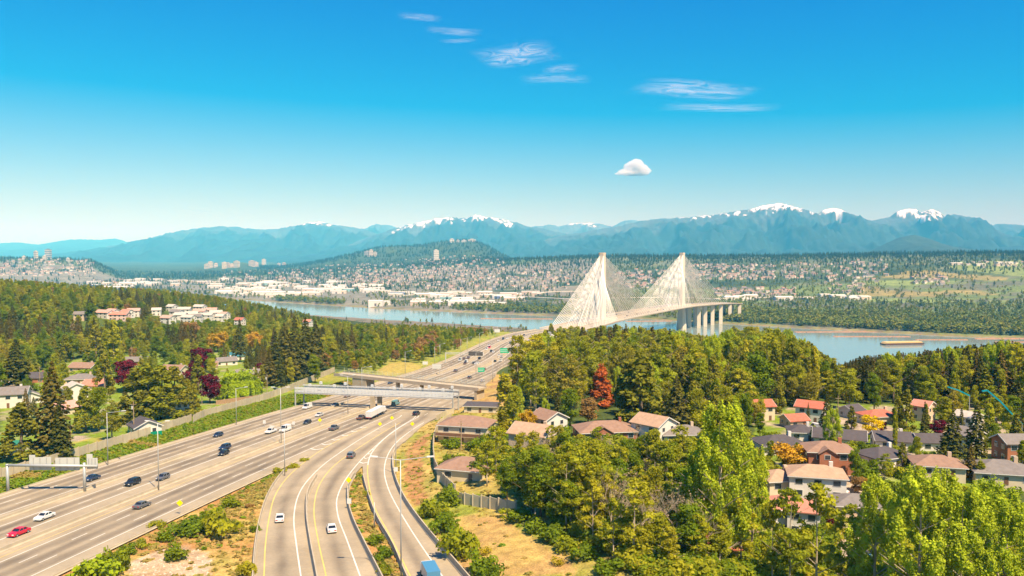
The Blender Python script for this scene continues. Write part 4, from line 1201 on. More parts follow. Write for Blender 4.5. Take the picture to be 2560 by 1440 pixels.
def house(px, py, w, d, st, rot, wall, roof, kind, label, group, chimney=True, garage=False, pos=None, gable_front=False, detail=True, name='house', cat='house', pitch=0.42, balcony=False):
    p = pos if pos is not None else at(px, py)
    if p is None: return None
    if px > 1850: w, d = w*0.74, d*0.84
    x, y = p[0], p[1]; z = ground(x, y)
    r = empty(name, (x, y, z), R(rot), label, cat, group)
    BLOCK.append((x, y, max(w, d)*0.62 + 2.0))
    PROT.append((px, py, 0.5*w*F_PX/y, 2.8*st*1.35*F_PX/y, y))
    h = 2.8*st; WM = MATS['house_wall_' + wall]; RM = roof_mat(roof)
    ow = 0.55
    if kind == 'gable':
        rise = d/2*pitch*1.15
        MB().prism([(-d/2,-1.5),(d/2,-1.5),(d/2,h),(0,h+rise),(-d/2,h)], -w/2, w/2)
        b = MB(); pl = [(-d/2,-1.5),(d/2,-1.5),(d/2,h),(0,h+rise-0.02),(-d/2,h)]
        n = 5
        b.add([(-w/2, yy, zz) for yy, zz in pl] + [(w/2, yy, zz) for yy, zz in pl], [(4,3,2,1,0), (5,6,7,8,9)] + [(k, (k+1) % n, n+(k+1) % n, n+k) for k in range(n)])
        b.build('wall', WM, r)
        ro = MB()
        for s in (-1, 1):
            sl = rise/(d/2)
            y0, z0 = s*(d/2 + ow), h - ow*sl + 0.03
            a = [(-w/2-ow, y0, z0), (w/2+ow, y0, z0), (w/2+ow, 0, h+rise+0.03), (-w/2-ow, 0, h+rise+0.03)]
            up = [(q[0], q[1], q[2] + 0.24) for q in a]
            ro.add(a + up, [(3,2,1,0),(4,5,6,7),(0,1,5,4),(1,2,6,5),(2,3,7,6),(3,0,4,7)])
        rf = ro.build('roof', RM, r)
        for s in (-1, 1):
            MB().bar((s*(w/2+ow+.03), -d/2-ow, h-ow*rise/(d/2)+.1), (s*(w/2+ow+.03), 0, h+rise+.1), .08, .3).build('bargeboard', FRAME, rf)
            MB().bar((s*(w/2+ow+.03), d/2+ow, h-ow*rise/(d/2)+.1), (s*(w/2+ow+.03), 0, h+rise+.1), .08, .3).build('bargeboard', FRAME, rf)
        top = h + rise
    else:
        rise = min(w, d)/2*pitch
        MB().box(-w/2, w/2, -d/2, d/2, -1.5, h).build('wall', WM, r)
        a, e = w/2 + ow, d/2 + ow; rl = max(0.3, w/2 - d/2) if w >= d else 0.3; rd = max(0.3, d/2 - w/2) if d > w else 0.02
        z0 = h - 0.05
        base = [(-a,-e,z0),(a,-e,z0),(a,e,z0),(-a,e,z0)]
        bt = [(q[0], q[1], z0 + .22) for q in base]
        tp = [(-rl,-rd,h+rise+.2),(rl,-rd,h+rise+.2),(rl,rd,h+rise+.2),(-rl,rd,h+rise+.2)]
        MB().add(base + bt + tp, [(3,2,1,0),(0,1,5,4),(1,2,6,5),(2,3,7,6),(3,0,4,7),(4,5,9,8),(5,6,10,9),(6,7,11,10),(7,4,8,11),(8,9,10,11)]).build('roof', RM, r)
        MB().box(-a-.03, a+.03, -e-.12, -e-.01, z0-.05, z0+.14).build('gutter', FRAME, r)
        top = h + rise
    if chimney:
        cx_ = w*0.28
        MB().box(cx_-.45, cx_+.45, 0.5, 1.3, h - 0.5, top + 0.9).build('chimney', MATS['house_wall_' + (wall if wall in ('white','brick') else 'tan')], r)
    if detail:
        def win(xx, zz, ww, hh, face):
            if face == 'f': f_ = MB().box(xx-ww/2-.12, xx+ww/2+.12, -d/2-.07, -d/2+.02, zz-.12, zz+hh+.12); g_ = MB().box(xx-ww/2, xx+ww/2, -d/2-.10, -d/2-.05, zz, zz+hh)
            else:
                s = 1 if face == 'r' else -1
                x0, x1 = sorted((s*w/2 - s*.02, s*w/2 + s*.07)); f_ = MB().box(x0, x1, xx-ww/2-.12, xx+ww/2+.12, zz-.12, zz+hh+.12)
                x0, x1 = sorted((s*w/2 + s*.05, s*w/2 + s*.10)); g_ = MB().box(x0, x1, xx-ww/2, xx+ww/2, zz, zz+hh)
            o = f_.build('window', FRAME, r); g_.build('pane', GLASS, o)
        for s in range(st):
            nwin = max(2, int(w/4.2))
            for k in range(nwin):
                xx = -w/2 + w*(k + 0.5)/nwin
                if s == 0 and k == nwin//2:
                    dr = MB().box(xx-.5, xx+.5, -d/2-.08, -d/2+.02, 0.05, 2.1).build('door', DOORM, r)
                    MB().box(xx+.32, xx+.40, -d/2-.14, -d/2-.085, 1.0, 1.1).build('handle', STEEL, dr); continue
                if s == 0 and garage and k == 0:
                    MB().box(xx-1.6, xx+1.6, -d/2-.08, -d/2+.02, 0.05, 2.2).build('garage_door', FRAME, r); continue
                win(xx, 0.95 + 2.8*s, min(1.7, w/nwin*0.45), 1.25, 'f')
            for face in ('l', 'r'):
                for q in (-d*0.22, d*0.22): win(q, 0.95 + 2.8*s, 1.2, 1.2, face)
    if gable_front:      # cross gable over the front door
        gw = w*0.34; gx = -w*0.12 if not garage else w*0.12
        b = MB(); rz_ = gw/2*0.62
        pl = [(-gw/2,-1.2),(gw/2,-1.2),(gw/2,h),(0,h+rz_-0.02),(-gw/2,h)]
        b.prism([(q[0]+gx, q[1]) for q in pl], -d/2-1.4, -d/2+1.0).build('front_gable', MATS['house_wall_' + ('brick' if wall == 'brick' else wall)], r)
        rr = MB()
        for s in (-1, 1):
            a = [(gx+s*(gw/2+.4), -d/2-1.8, h-.4*rz_/(gw/2)+.04), (gx, -d/2-1.8, h+rz_+.04), (gx, -d/2+1.6, h+rz_+.04), (gx+s*(gw/2+.4), -d/2+1.6, h-.4*rz_/(gw/2)+.04)]
            up = [(q[0], q[1], q[2] + .2) for q in a]
            rr.add(a + up, [(0,1,2,3),(7,6,5,4),(0,4,5,1),(1,5,6,2),(2,6,7,3),(3,7,4,0)])
        rr.build('front_gable_roof', RM, r)
        f_ = MB().box(gx-.8, gx+.8, -d/2-1.47, -d/2-1.39, h-1.6, h-0.3).build('window', FRAME, r)
        MB().box(gx-.68, gx+.68, -d/2-1.50, -d/2-1.475, h-1.5, h-0.4).build('pane', GLASS, f_)
    if balcony:
        MB().box(-w/2-.3, w/2+.3, -d/2-1.8, -d/2-.02, 2.55, 2.8).build('balcony', MATS['house_wall_tan'], r)
        MB().box(-w/2-.3, w/2+.3, -d/2-1.85, -d/2-1.75, 2.81, 3.7).build('balcony_rail', MATS['door_brown'], r)
    LANDMARKS.append((label.split(' with ')[0].split(' beside ')[0].split(' behind ')[0].split(' below ')[0].split(' among ')[0].split(' on ')[0].split(' above ')[0].split(' near ')[0], x, y))
    return r
GL_, GR_ = 'houses in the garden suburb left of the freeway', 'houses in the suburb right of the freeway'
for a in [
    (362,1082,8.5,8.5,1,-50,'white','darkgrey','gable','white garage with dark gable roof beside the noise wall',GL_,dict(chimney=False)),
    (452,1040,4.5,5,2,-52,'white','grey','gable','narrow white gabled shed beside the clipped hedge trees',GL_,dict(chimney=False)),
    (437,948,12,9,2,-12,'cream','brown','gable','cream two-storey house with brown roof beside the purple-leaved tree',GL_,dict(gable_front=True)),
    (340,912,17,10,1,8,'brick','grey','gable','low brick house with grey roof behind the purple round tree',GL_,{}),
    (212,928,15,10,1,-10,'tan','brown','gable','brown-roofed bungalow above the yellow hedge',GL_,{}),
    (205,958,14,10,1,12,'peach','grey','hip','peach bungalow with grey hip roof below the yellow hedge',GL_,{}),
    (187,1000,8,9,2,-50,'white','pale','gable','tall white gable-ended house behind the brown fir',GL_,dict(chimney=False)),
    (243,975,11,9,1,-5,'cream','salmon','gable','cream house with salmon roof behind the garden trees',GL_,{}),
    (28,1015,13,10,2,20,'white','grey','gable','white house with grey-brown roof at the picture edge',GL_,{}),
    (72,1005,11,9,1,-48,'white','grey','gable','low white house beside the silvery spruce',GL_,dict(chimney=False)),
    (88,955,13,10,1,10,'brick','darkgrey','gable','brick bungalow with dark roof under the big spreading fir',GL_,{}),
    (8,965,12,10,1,0,'tan','pale','gable','tan bungalow with pale roof at the picture edge',GL_,{}),
    (160,1035,9,8,1,65,'cream','pink','gable','small house with pink roof below the tall white gable',GL_,dict(chimney=False)),
    (522,925,10,9,1,20,'cream','brown','gable','small cream house with brown roof beside the dark purple tree',GL_,{}),
    (562,912,14,9,1,35,'white','grey','gable','white bungalow with grey roof under the tall pine',GL_,{}),
    (592,898,12,9,1,15,'white','teal','gable','white house with teal roof under the tall pine',GL_,{}),
    (560,975,15,9,1,25,'grey','grey','gable','grey house with long grey roof behind the willow',GL_,dict(chimney=False)),
    (620,945,12,8,1,25,'tan','grey','gable','tan house with grey roof behind the willow top',GL_,{}),
    (8,1135,7,7,1,5,'white','green','hip','small pavilion with green roof at the picture edge',GL_,dict(chimney=False)),
    (757,940,5,5,1,0,'peach','pink','hip','little hut with pink roof on the noise wall by the fir clump',GL_,dict(chimney=False)),
    (1168,1100,16,11,2,-14,'cream','brown','hip','cream house with broad brown hip roof and balcony beside the curved noise wall',GR_,dict(chimney=False, balcony=True)),
    (1166,1190,12,10,1,-18,'cream','brown','hip','lower brown-roofed house among hedges below the balcony house',GR_,dict(chimney=False)),
    (1205,1028,13,9,1,-8,'cream','darkgrey','hip','flat dark-roofed house beside the tall poplar',GR_,dict(chimney=False, pitch=0.14)),
    (1335,1125,12,10,2,-30,'tan','tan','gable','tan house behind the bare twiggy trees',GR_,{}),
    (1372,1082,9,9,2,-55,'white','brown','gable','white two-storey house behind the orange tree',GR_,dict(chimney=False)),
    (1512,1092,19,12,1,8,'brick','brown','hip','brick house with grey-brown hip roof below the red pointed tree',GR_,dict(gable_front=True)),
    (1635,1098,11,10,2,-48,'white','tan','gable','white gable-ended house with tan roof among pale trees',GR_,dict(chimney=False)),
    (1702,1100,14,10,1,5,'grey','grey','hip','grey hip-roofed house beside the white gable end',GR_,{}),
    (1902,1048,10,9,2,10,'cream','red','gable','cream house with orange-red roof at the wood edge',GR_,dict(chimney=False)),
    (2028,1052,13,9,2,-35,'white','red','gable','white house with red roof beside the small fir',GR_,dict(chimney=False)),
    (1985,1066,10,8,1,15,'tan','red','gable','low red-roofed garage wing beside the small fir',GR_,dict(chimney=False)),
    (2128,1042,9,9,1,30,'grey','darkgrey','gable','small dark-grey house among firs',GR_,dict(chimney=False)),
    (2195,1055,17,10,1,10,'cream','red','hip','big red hip-roofed house behind the yellow bush',GR_,{}),
    (2308,1050,8,8,2,-50,'peach','salmon','gable','peach gabled house with salmon roof beside the broad cedar',GR_,dict(chimney=False)),
    (2098,1112,20,10,1,-22,'white','darkgrey','gable','long house with dark grey roof and white gable end',GR_,dict(chimney=False)),
    (1946,1128,18,12,1,6,'white','darkgrey','hip','dark hip-roofed house behind the golden round tree',GR_,{}),
    (2002,1096,11,10,1,-10,'white','darkgrey','hip','small dark-roofed house behind the bright green round tree',GR_,{}),
    (2068,1172,16,11,2,-8,'brick','brown','hip','brick house with brown roof and front gable beside the golden tree',GR_,dict(gable_front=True)),
    (2228,1118,14,10,1,-12,'white','darkgrey','gable','white house with dark grey roof and tall white chimney',GR_,{}),
    (2325,1122,12,9,1,-5,'white','darkgrey','gable','white bungalow with grey roof in the middle of the suburb',GR_,dict(chimney=False)),
    (2418,1130,8,9,2,-55,'white','grey','gable','white round-shouldered house in front of the dark trees',GR_,dict(chimney=False)),
    (2420,1080,9,7,2,-60,'white','pale','gable','slim white gable among the dark trees',GR_,dict(chimney=False)),
    (2205,1160,16,11,1,20,'white','darkgrey','hip','house with wide charcoal hip roof behind the cottonwood tops',GR_,{}),
    (2340,1182,16,11,1,-15,'cream','brown','hip','cream house with brown hip roof above the cottonwoods',GR_,{}),
    (2498,1198,19,13,1,-15,'cream','grey','hip','large grey-brown hip-roofed house at the picture edge',GR_,{}),
    (2530,1150,10,9,2,0,'brick','grey','gable','brick-fronted house half hidden in trees at the picture edge',GR_,dict(chimney=False)),
    (2038,1236,18,11,2,-14,'white','tan','hip','white house with broad tan hip roof in front of the brick house',GR_,{}),
    (1944,1218,12,10,1,10,'cream','tan','hip','small tan-roofed house beside the large tan hip roof',GR_,{}),
    (1962,1318,13,10,2,12,'white','salmon','hip','white house with salmon roof and arched window below the tan roofs',GR_,dict(chimney=False)),
    (2008,1330,9,8,2,-20,'white','salmon','gable','white wing with salmon roof half hidden by young trees',GR_,dict(chimney=False)),
    (2135,1282,13,10,1,-10,'tan','grey','hip','greyish hip-roofed house behind the thin dark tree',GR_,dict(chimney=False)),
    (1886,1352,8,7,1,-12,'grey','tan','gable','small greenish shed with tan roof at the wood edge',GR_,dict(chimney=False)),
    (1790,1385,9,8,1,-12,'cream','red','gable','small cream house with red porch glimpsed through the wood',GR_,dict(chimney=False))]:
    house(*a[:-1], **a[-1])
# green base band and details on the white garage are parts of it
gar = [o for o in col.objects if o.get('label', '').startswith('white garage')][0]
MB().box(-4.33, 4.33, -4.33, 4.33, -1.4, 0.95).build('green_base', MATS['house_wall_green'], gar)
# townhouses on the wooded plateau
TOWN = []
for k, (px, py, w, rf, wl) in enumerate([(262,795,22,'pink','white'),(300,800,24,'salmon','pink'),(335,790,16,'pink','white'),(430,778,12,'pale','white'),(442,792,16,'grey','white'),(462,785,18,'pale','white'),(480,797,16,'pale','white'),(500,790,18,'pink','white'),(520,800,16,'pale','white'),(540,793,18,'pale','white'),(560,797,14,'pink','white'),(392,788,12,'pale','white'),(600,812,12,'red','white'),(472,806,18,'pale','white'),(420,808,16,'pink','white'),(770,815,12,'salmon','white'),(200,800,12,'grey','tan'),(500,778,18,'pale','white'),(452,800,16,'pale','white'),(530,786,16,'pink','white'),(550,803,14,'pale','white'),(492,804,15,'grey','white'),(282,792,14,'pink','white'),(318,793,14,'salmon','white')]):
    _p = at(px, py)
    if _p is not None: TOWN.append((px, py, _p.y))
    house(px, py, w*0.72, 9.5, 2, rnd.uniform(-24, 24), wl, rf, 'gable', '%s townhouse with %s roof among the townhouses on the wooded plateau' % (wl, rf), 'townhouses on the wooded plateau', chimney=False, name='townhouse')

# ------------------------------------------------------------------ tree meshes
BARK = mat('bark', (0.16, 0.12, 0.085), 0.95, 0.25, 0.8)
PALEBARK = mat('pale_bark', (0.42, 0.34, 0.24), 0.95, 0.2, 0.8)
LEAF = {
    'spring': leaf_mat('leaf_spring_green', (0.440, 0.420, 0.024), (0.330, 0.365, 0.022), (0.500, 0.440, 0.030)),
    'cotton': leaf_mat('leaf_cottonwood', (0.496, 0.554, 0.035), (0.404, 0.487, 0.030), None, 0.4, 2.0),
    'olive': leaf_mat('leaf_olive', (0.360, 0.330, 0.030), (0.280, 0.280, 0.025), (0.420, 0.350, 0.040)),
    'green': leaf_mat('leaf_mid_green', (0.230, 0.300, 0.016), (0.180, 0.250, 0.016), (0.290, 0.330, 0.020)),
    'fir': leaf_mat('fir_needles', (0.094, 0.098, 0.017), (0.122, 0.116, 0.023), (0.188, 0.132, 0.029), 0.15),
    'cedar': leaf_mat('cedar_sprays', (0.240, 0.250, 0.018), (0.200, 0.190, 0.022), (0.290, 0.265, 0.022), 0.25),
    'purple': leaf_mat('leaf_purple', (0.128, 0.012, 0.026), (0.165, 0.019, 0.031), None, 0.25),
    'gold': leaf_mat('leaf_gold', (0.588, 0.336, 0.030), (0.504, 0.308, 0.024), None, 0.3),
    'yellow': leaf_mat('leaf_yellow', (0.792, 0.572, 0.010), (0.726, 0.550, 0.010), None, 0.3),
    'orange': leaf_mat('leaf_orange', (0.580, 0.154, 0.042), (0.493, 0.140, 0.036), None, 0.3),
    'russet': leaf_mat('leaf_russet', (0.365, 0.203, 0.054), (0.311, 0.189, 0.060), (0.405, 0.230, 0.072), 0.3),
    'willow': leaf_mat('leaf_willow', (0.351, 0.442, 0.020), (0.325, 0.416, 0.020), None, 0.35),
    'blossom': leaf_mat('leaf_blossom', (0.62, 0.50, 0.40), (0.55, 0.42, 0.34), None, 0.3),
    'farwood': leaf_mat('leaf_far_wood', (0.121, 0.164, 0.021), (0.207, 0.239, 0.032), (0.281, 0.261, 0.040), 0.15),
    'fardark': leaf_mat('needles_far_wood', (0.047, 0.071, 0.019), (0.060, 0.085, 0.022), (0.081, 0.102, 0.024), 0.1),
    'gorse': leaf_mat('leaf_gorse', (0.50, 0.36, 0.01), (0.40, 0.32, 0.02), None, 0.2),
    'twig': leaf_mat('twig_haze', (0.30, 0.22, 0.13), (0.25, 0.19, 0.11), None, 0.2),
}
nr = np.random.RandomState(11)
def quads(pos, nrm, size, aspect=1.0, jitter=0.35, updir=None):
    """one leaf-spray quad per position, facing nrm"""
    n = len(pos)
    nrm = nrm/np.maximum(np.linalg.norm(nrm, axis=1, keepdims=True), 1e-6)
    if updir is None:
        r = nr.normal(size=(n, 3))
    else:
        r = np.tile(np.array(updir, float), (n, 1)) + nr.normal(size=(n, 3))*0.15
    a = np.cross(nrm, r); a /= np.maximum(np.linalg.norm(a, axis=1, keepdims=True), 1e-6)
    b = np.cross(nrm, a)
    s = (np.asarray(size)*(1 + jitter*nr.uniform(-1, 1, n)))[:, None]*0.5
    k1 = nr.uniform(0.5, 1.0, (n, 1)); k2 = nr.uniform(0.3, 0.8, (n, 1))
    v = np.stack([pos - a*s*k2 - b*s*aspect, pos + a*s - b*s*aspect*0.3*k1, pos + a*s*k1*0.4 + b*s*aspect, pos - a*s + b*s*aspect*0.4], 1)
    return v.reshape(-1, 3)
def leaf_mesh(name, chunks, mt):
    v = np.concatenate(chunks); f = np.arange(len(v)).reshape(-1, 4)
    return np_mesh(name, v, f, mt)
def sph(n):
    d = nr.normal(size=(n, 3)); return d/np.linalg.norm(d, axis=1, keepdims=True)
def clump_crown(n, clumps, leaf, shell=0.8, fill=0.3):
    """leaves gathered on the skins of many clumps; clumps: (x,y,z,rx,rz)"""
    C = np.array(clumps); w = C[:, 3]**2; w = w/w.sum()
    k = nr.choice(len(C), n, p=w); d = sph(n)
    d[:, 2] = np.where((d[:, 2] < -0.3) & (nr.rand(n) < 0.6), -d[:, 2], d[:, 2])
    rr = np.where(nr.rand(n) < fill, nr.uniform(0.2, 0.9, n), nr.uniform(shell - 0.12, 1.2, n))[:, None]
    pos = C[k, :3] + d*rr*np.stack([C[k, 3], C[k, 3], C[k, 4]], 1)
    return quads(pos, d + nr.normal(size=(n, 3))*0.55, np.full(n, leaf))
def round_clumps(h, w, n, z0=0.28, seed=0, taper=0.0):
    q = np.random.RandomState(seed); out = []
    for _ in range(n):
        while True:
            p = q.uniform(-1, 1, 3)
            if np.linalg.norm(p) <= 1 and np.linalg.norm(p) > 0.25: break
        zc = lerp(z0*h, h*0.93, (p[2] + 1)/2)
        kx = w*(1 - taper*(p[2] + 1)/2)
        r_ = w*q.uniform(0.24, 0.44)*(1 - 0.35*taper*(p[2] + 1)/2)
        out.append((p[0]*kx*0.82, p[1]*kx*0.82, zc, r_, r_*q.uniform(0.65, 0.95)))
    return out
def conifer(n, h, w, leaf, layers=15, droop=0.28, z0=0.10, seed=0, ragged=0.25):
    q = np.random.RandomState(seed); ch = []
    per = max(6, n//(layers*8))
    for l in range(layers):
        f = l/(layers - 1); z = lerp(z0*h, h*0.97, f**0.9); R_ = w*(1 - f)**0.85*q.uniform(1 - ragged, 1.05) + 0.25
        nb = int(lerp(9, 4, f)); a0 = q.uniform(0, 6.28)
        for b_ in range(nb):
            a = a0 + 6.283*b_/nb + q.uniform(-.25, .25); Rb = R_*q.uniform(0.75, 1.1)
            t = np.sqrt(q.uniform(0.02, 1, per)); side = q.normal(size=per)*0.22*Rb*(0.35 + 0.5*(1 - t)) 
            x = np.cos(a)*t*Rb - np.sin(a)*side; y = np.sin(a)*t*Rb + np.cos(a)*side
            zz = z - droop*Rb*t**1.4 + q.normal(size=per)*0.18 + 0.06*h/layers
            pos = np.stack([x, y, zz], 1)
            nn = np.stack([np.cos(a)*np.full(per, 0.45), np.sin(a)*np.full(per, 0.45), np.full(per, 0.85)], 1) + q.normal(size=(per, 3))*0.4
            ch.append(quads(pos, nn, np.full(per, leaf)*(0.6 + 0.5*(1 - f)), 0.8))
    return np.concatenate(ch)
def trunk_mesh(name, h, r, limbs=6, mt=None, spread=0.35, seed=0, lean=0.0):
    q = random.Random(seed); b = MB()
    zs = [0, 0.3, 0.6, 0.88]
    pts = [Vector((lean*h*z*z + q.uniform(-.02, .02)*h*z, q.uniform(-.02, .02)*h*z, h*z)) for z in zs]
    pts[0].z = -0.5
    for k in range(3): b.tube(pts[k], pts[k+1], r*(1 - zs[k]*0.95), r*(1 - zs[k+1]*0.95), 7, k == 0)
    for k in range(limbs):
        f = q.uniform(0.25, 0.75); a = q.uniform(0, 6.28); p0 = pts[0].lerp(pts[3], f/0.88)
        L_ = h*spread*(1 - f*0.6); p1 = p0 + Vector((math.cos(a)*L_, math.sin(a)*L_, L_*0.7))
        b.tube(p0, p1, r*(1 - f)*0.5, r*0.12, 5, False)
    return b.mesh(name, mt or BARK, True)
def bare_tree(h, seed):
    q = random.Random(seed); b = MB()
    def grow(p, d, L_, r, depth):
        e = p + d*L_; b.tube(p, e, r, r*0.62, 5 if depth < 2 else 3, False)
        if depth >= 5: return
        for _ in range(3 if depth else 4):
            nd = (d + Vector((q.uniform(-1, 1), q.uniform(-1, 1), q.uniform(-0.25, 0.6)))*0.62).normalized()
            grow(p.lerp(e, q.uniform(0.6, 1.0)), nd, L_*q.uniform(0.58, 0.78), r*0.55, depth + 1)
    grow(Vector((0,0,-.3)), Vector((0.03,0.02,1)).normalized(), h*0.33, h*0.013, 0)
    return b

# kind -> list of (trunk mesh, crown mesh, reference height)
PROTO = {}
def add_proto(kind, trunk, crown, h): PROTO.setdefault(kind, []).append((trunk, crown, h))
for s in range(4):
    h = 18.0
    add_proto('broadleaf', trunk_mesh('trunk', h, 0.32, 7, PALEBARK if s % 2 else BARK, seed=s), leaf_mesh('crown', [clump_crown(6000, round_clumps(h, 3.5 + 0.4*s, 30 + 5*s, 0.14, 20 + s, 0.45 + 0.1*s), 0.43)], LEAF['spring']), h)
    add_proto('green_broadleaf', trunk_mesh('trunk', h, 0.32, 7, BARK, seed=10+s), leaf_mesh('crown', [clump_crown(5600, round_clumps(h, 4.0 + 0.3*s, 34, 0.14, 40 + s, 0.35), 0.44)], LEAF['green']), h)
    add_proto('olive_broadleaf', trunk_mesh('trunk', h, 0.3, 8, PALEBARK, seed=20+s), leaf_mesh('crown', [clump_crown(4400, round_clumps(h, 3.6 + 0.3*s, 34, 0.16, 60 + s, 0.5), 0.42)], LEAF['olive']), h)
for s in range(4):
    h = 22.0
    add_proto('fir', trunk_mesh('trunk', h, 0.36, 0, BARK, seed=30+s), leaf_mesh('crown', [conifer(3600, h, 3.9 + 0.5*s, 0.85, 17, 0.3, 0.10 + 0.04*s, 70 + s)], LEAF['fir']), h)
for s in range(3):
    h = 16.0
    cl = []
    q = np.random.RandomState(90 + s)
    for k in range(60):
        f = q.uniform(0, 1); R_ = 3.7*(1 - f)**0.75 + 0.25; a = q.uniform(0, 6.28); cl.append((math.cos(a)*R_*0.7, math.sin(a)*R_*0.7, 1.0 + f*(h - 1.6), 0.9*(1 - 0.55*f) + .2, 1.2*(1 - 0.4*f)))
    add_proto('cedar', trunk_mesh('trunk', h, 0.36, 0, BARK, seed=40+s), leaf_mesh('crown', [clump_crown(3200, cl, 0.55)], LEAF['cedar']), h)
for s in range(2):
    h = 18.0; cl = []; q = np.random.RandomState(120 + s)
    for k in range(46):
        f = q.uniform(0, 1); R_ = 2.0*math.sin(math.pi*min(0.98, 0.12 + 0.85*f))**0.7; a = q.uniform(0, 6.28); cl.append((math.cos(a)*R_*0.6, math.sin(a)*R_*0.6, 1.2 + f*(h - 2.2), 0.85, 1.5))
    add_proto('poplar', trunk_mesh('trunk', h, 0.3, 0, PALEBARK, seed=50+s), leaf_mesh('crown', [clump_crown(3200, cl, 0.55)], LEAF['spring']), h)
for kind, key, n in (('purple_tree', 'purple', 2600), ('golden_tree', 'gold', 2400), ('yellow_tree', 'yellow', 1800), ('russet_tree', 'russet', 2200), ('blossom_tree', 'blossom', 1800)):
    h = 10.0
    add_proto(kind, trunk_mesh('trunk', h, 0.24, 7, BARK, seed=60), leaf_mesh('crown', [clump_crown(n, round_clumps(h, 4.3, 24, 0.22, hash(key) % 97 if False else len(key)*7, 0.15), 0.5)], LEAF[key]), h)
h = 13.0; cl = []; q = np.random.RandomState(140)
for k in range(40):
    f = q.uniform(0, 1); R_ = 3.0*(1 - f)**0.9 + 0.2; a = q.uniform(0, 6.28); cl.append((math.cos(a)*R_*0.65, math.sin(a)*R_*0.65, 1.6 + f*(h - 2.0), 0.9*(1 - 0.5*f) + 0.2, 1.1))
add_proto('orange_tree', trunk_mesh('trunk', h, 0.24, 0, BARK, seed=61), leaf_mesh('crown', [clump_crown(2600, cl, 0.5)], LEAF['orange']), h)
# weeping willow: dome plus hanging strands
h = 10.0; ch = [clump_crown(1500, round_clumps(h, 5.6, 20, 0.5, 150, 0.1), 0.55)]
q = np.random.RandomState(151)
for k in range(230):
    a = q.uniform(0, 6.28); R_ = 6.0*math.sqrt(q.uniform(0.25, 1.05)); zt = h*(0.9 - 0.35*(R_/6)**2); n = 16
    t = np.linspace(0, 1, n)*q.uniform(0.55, 0.95)
    pos = np.stack([np.cos(a)*(R_ + 0.5*t) + q.normal(size=n)*.1, np.sin(a)*(R_ + 0.5*t) + q.normal(size=n)*.1, zt*(1 - t)], 1)
    ch.append(quads(pos, np.tile([math.cos(a), math.sin(a), 0.25], (n, 1)) + q.normal(size=(n, 3))*0.35, np.full(n, 0.5), 1.5, 0.3, (math.sin(a), -math.cos(a), 0)))
add_proto('willow', trunk_mesh('trunk', h, 0.34, 7, BARK, seed=62), leaf_mesh('crown', ch, LEAF['willow']), h)
# big foreground cottonwoods: many upright leafy limbs of small leaves
for s in range(3):
    h = 26.0; cl = []; q = np.random.RandomState(160 + s)
    for k in range(120):
        f = q.uniform(0.0, 1); R_ = 6.4*math.sin(math.pi*min(0.95, 0.18 + 0.72*f))**0.8; a = q.uniform(0, 6.28); rr = q.uniform(0.25, 1)**0.6
        cl.append((math.cos(a)*R_*rr*0.85, math.sin(a)*R_*rr*0.85, 4.0 + f*(h - 5), q.uniform(0.5, 1.1), q.uniform(1.0, 2.6)))
    add_proto('cottonwood', trunk_mesh('trunk', h, 0.42, 14, PALEBARK, 0.3, 63 + s), leaf_mesh('crown', [clump_crown(30000, cl, 0.31, 0.55, 0.45)], LEAF['cotton']), h)
for s in range(3):     # thin young trees: open crown, visible pale stems
    h = 16.0; cl = []; q = np.random.RandomState(170 + s)
    for k in range(34):
        f = q.uniform(0.0, 1); R_ = 3.3*math.sin(math.pi*min(0.95, 0.2 + 0.7*f)); a = q.uniform(0, 6.28); rr = q.uniform(0.1, 1)**0.6
        cl.append((math.cos(a)*R_*rr, math.sin(a)*R_*rr, 4.5 + f*(h - 5), q.uniform(0.6, 1.2), q.uniform(0.5, 1.0)))
    add_proto('young_alder', trunk_mesh('trunk', h, 0.2, 12, PALEBARK, 0.3, 66 + s), leaf_mesh('crown', [clump_crown(2600, cl, 0.40, 0.6, 0.4)], LEAF['spring']), h)
for s in range(3):
    h = 13.0
    bt = bare_tree(h, 80 + s).mesh('trunk', PALEBARK)
    tw = leaf_mesh('crown', [clump_crown(170, round_clumps(h, 3.6, 18, 0.42, 180 + s, 0.1), 0.26, 0.5, 0.5)], LEAF['twig'])
    add_proto('bare_tree', bt, tw, h)
def bush_mesh(key, seed, n=700, leaf=0.32):
    q = np.random.RandomState(seed); cl = [(q.uniform(-1.1, 1.1), q.uniform(-1.1, 1.1), q.uniform(0.4, 1.5), q.uniform(0.5, 0.9), q.uniform(0.5, 0.9)) for _ in range(12)]
    return leaf_mesh('foliage', [clump_crown(n, cl, leaf)], LEAF[key])
BUSH = {'green': [bush_mesh('green', 200 + k) for k in range(3)], 'spring': [bush_mesh('spring', 210 + k) for k in range(3)], 'gorse': [bush_mesh('gorse', 220, 500, 0.25)], 'willow': [bush_mesh('willow', 224)], 'purple': [bush_mesh('purple', 226)], 'russet': [bush_mesh('russet', 228)]}

# ------------------------------------------------------------------ planting
TREES = []       # (kind, x, y, height, width factor, label or None)
tr_ = random.Random(21)
def plant(kind, px, py, hpx, label=None, wf=1.0, road=False):
    """tree standing at the ground point seen at (px, py), hpx photo pixels tall"""
    p = at(px, py)
    if p is None: return
    h = hpx*p.y/F_PX
    TREES.append((kind, p.x, p.y, h, wf, label)); BLOCK.append((p.x, p.y, 3.5))
    PROT.append((px, py, hpx*0.22, hpx, p.y))
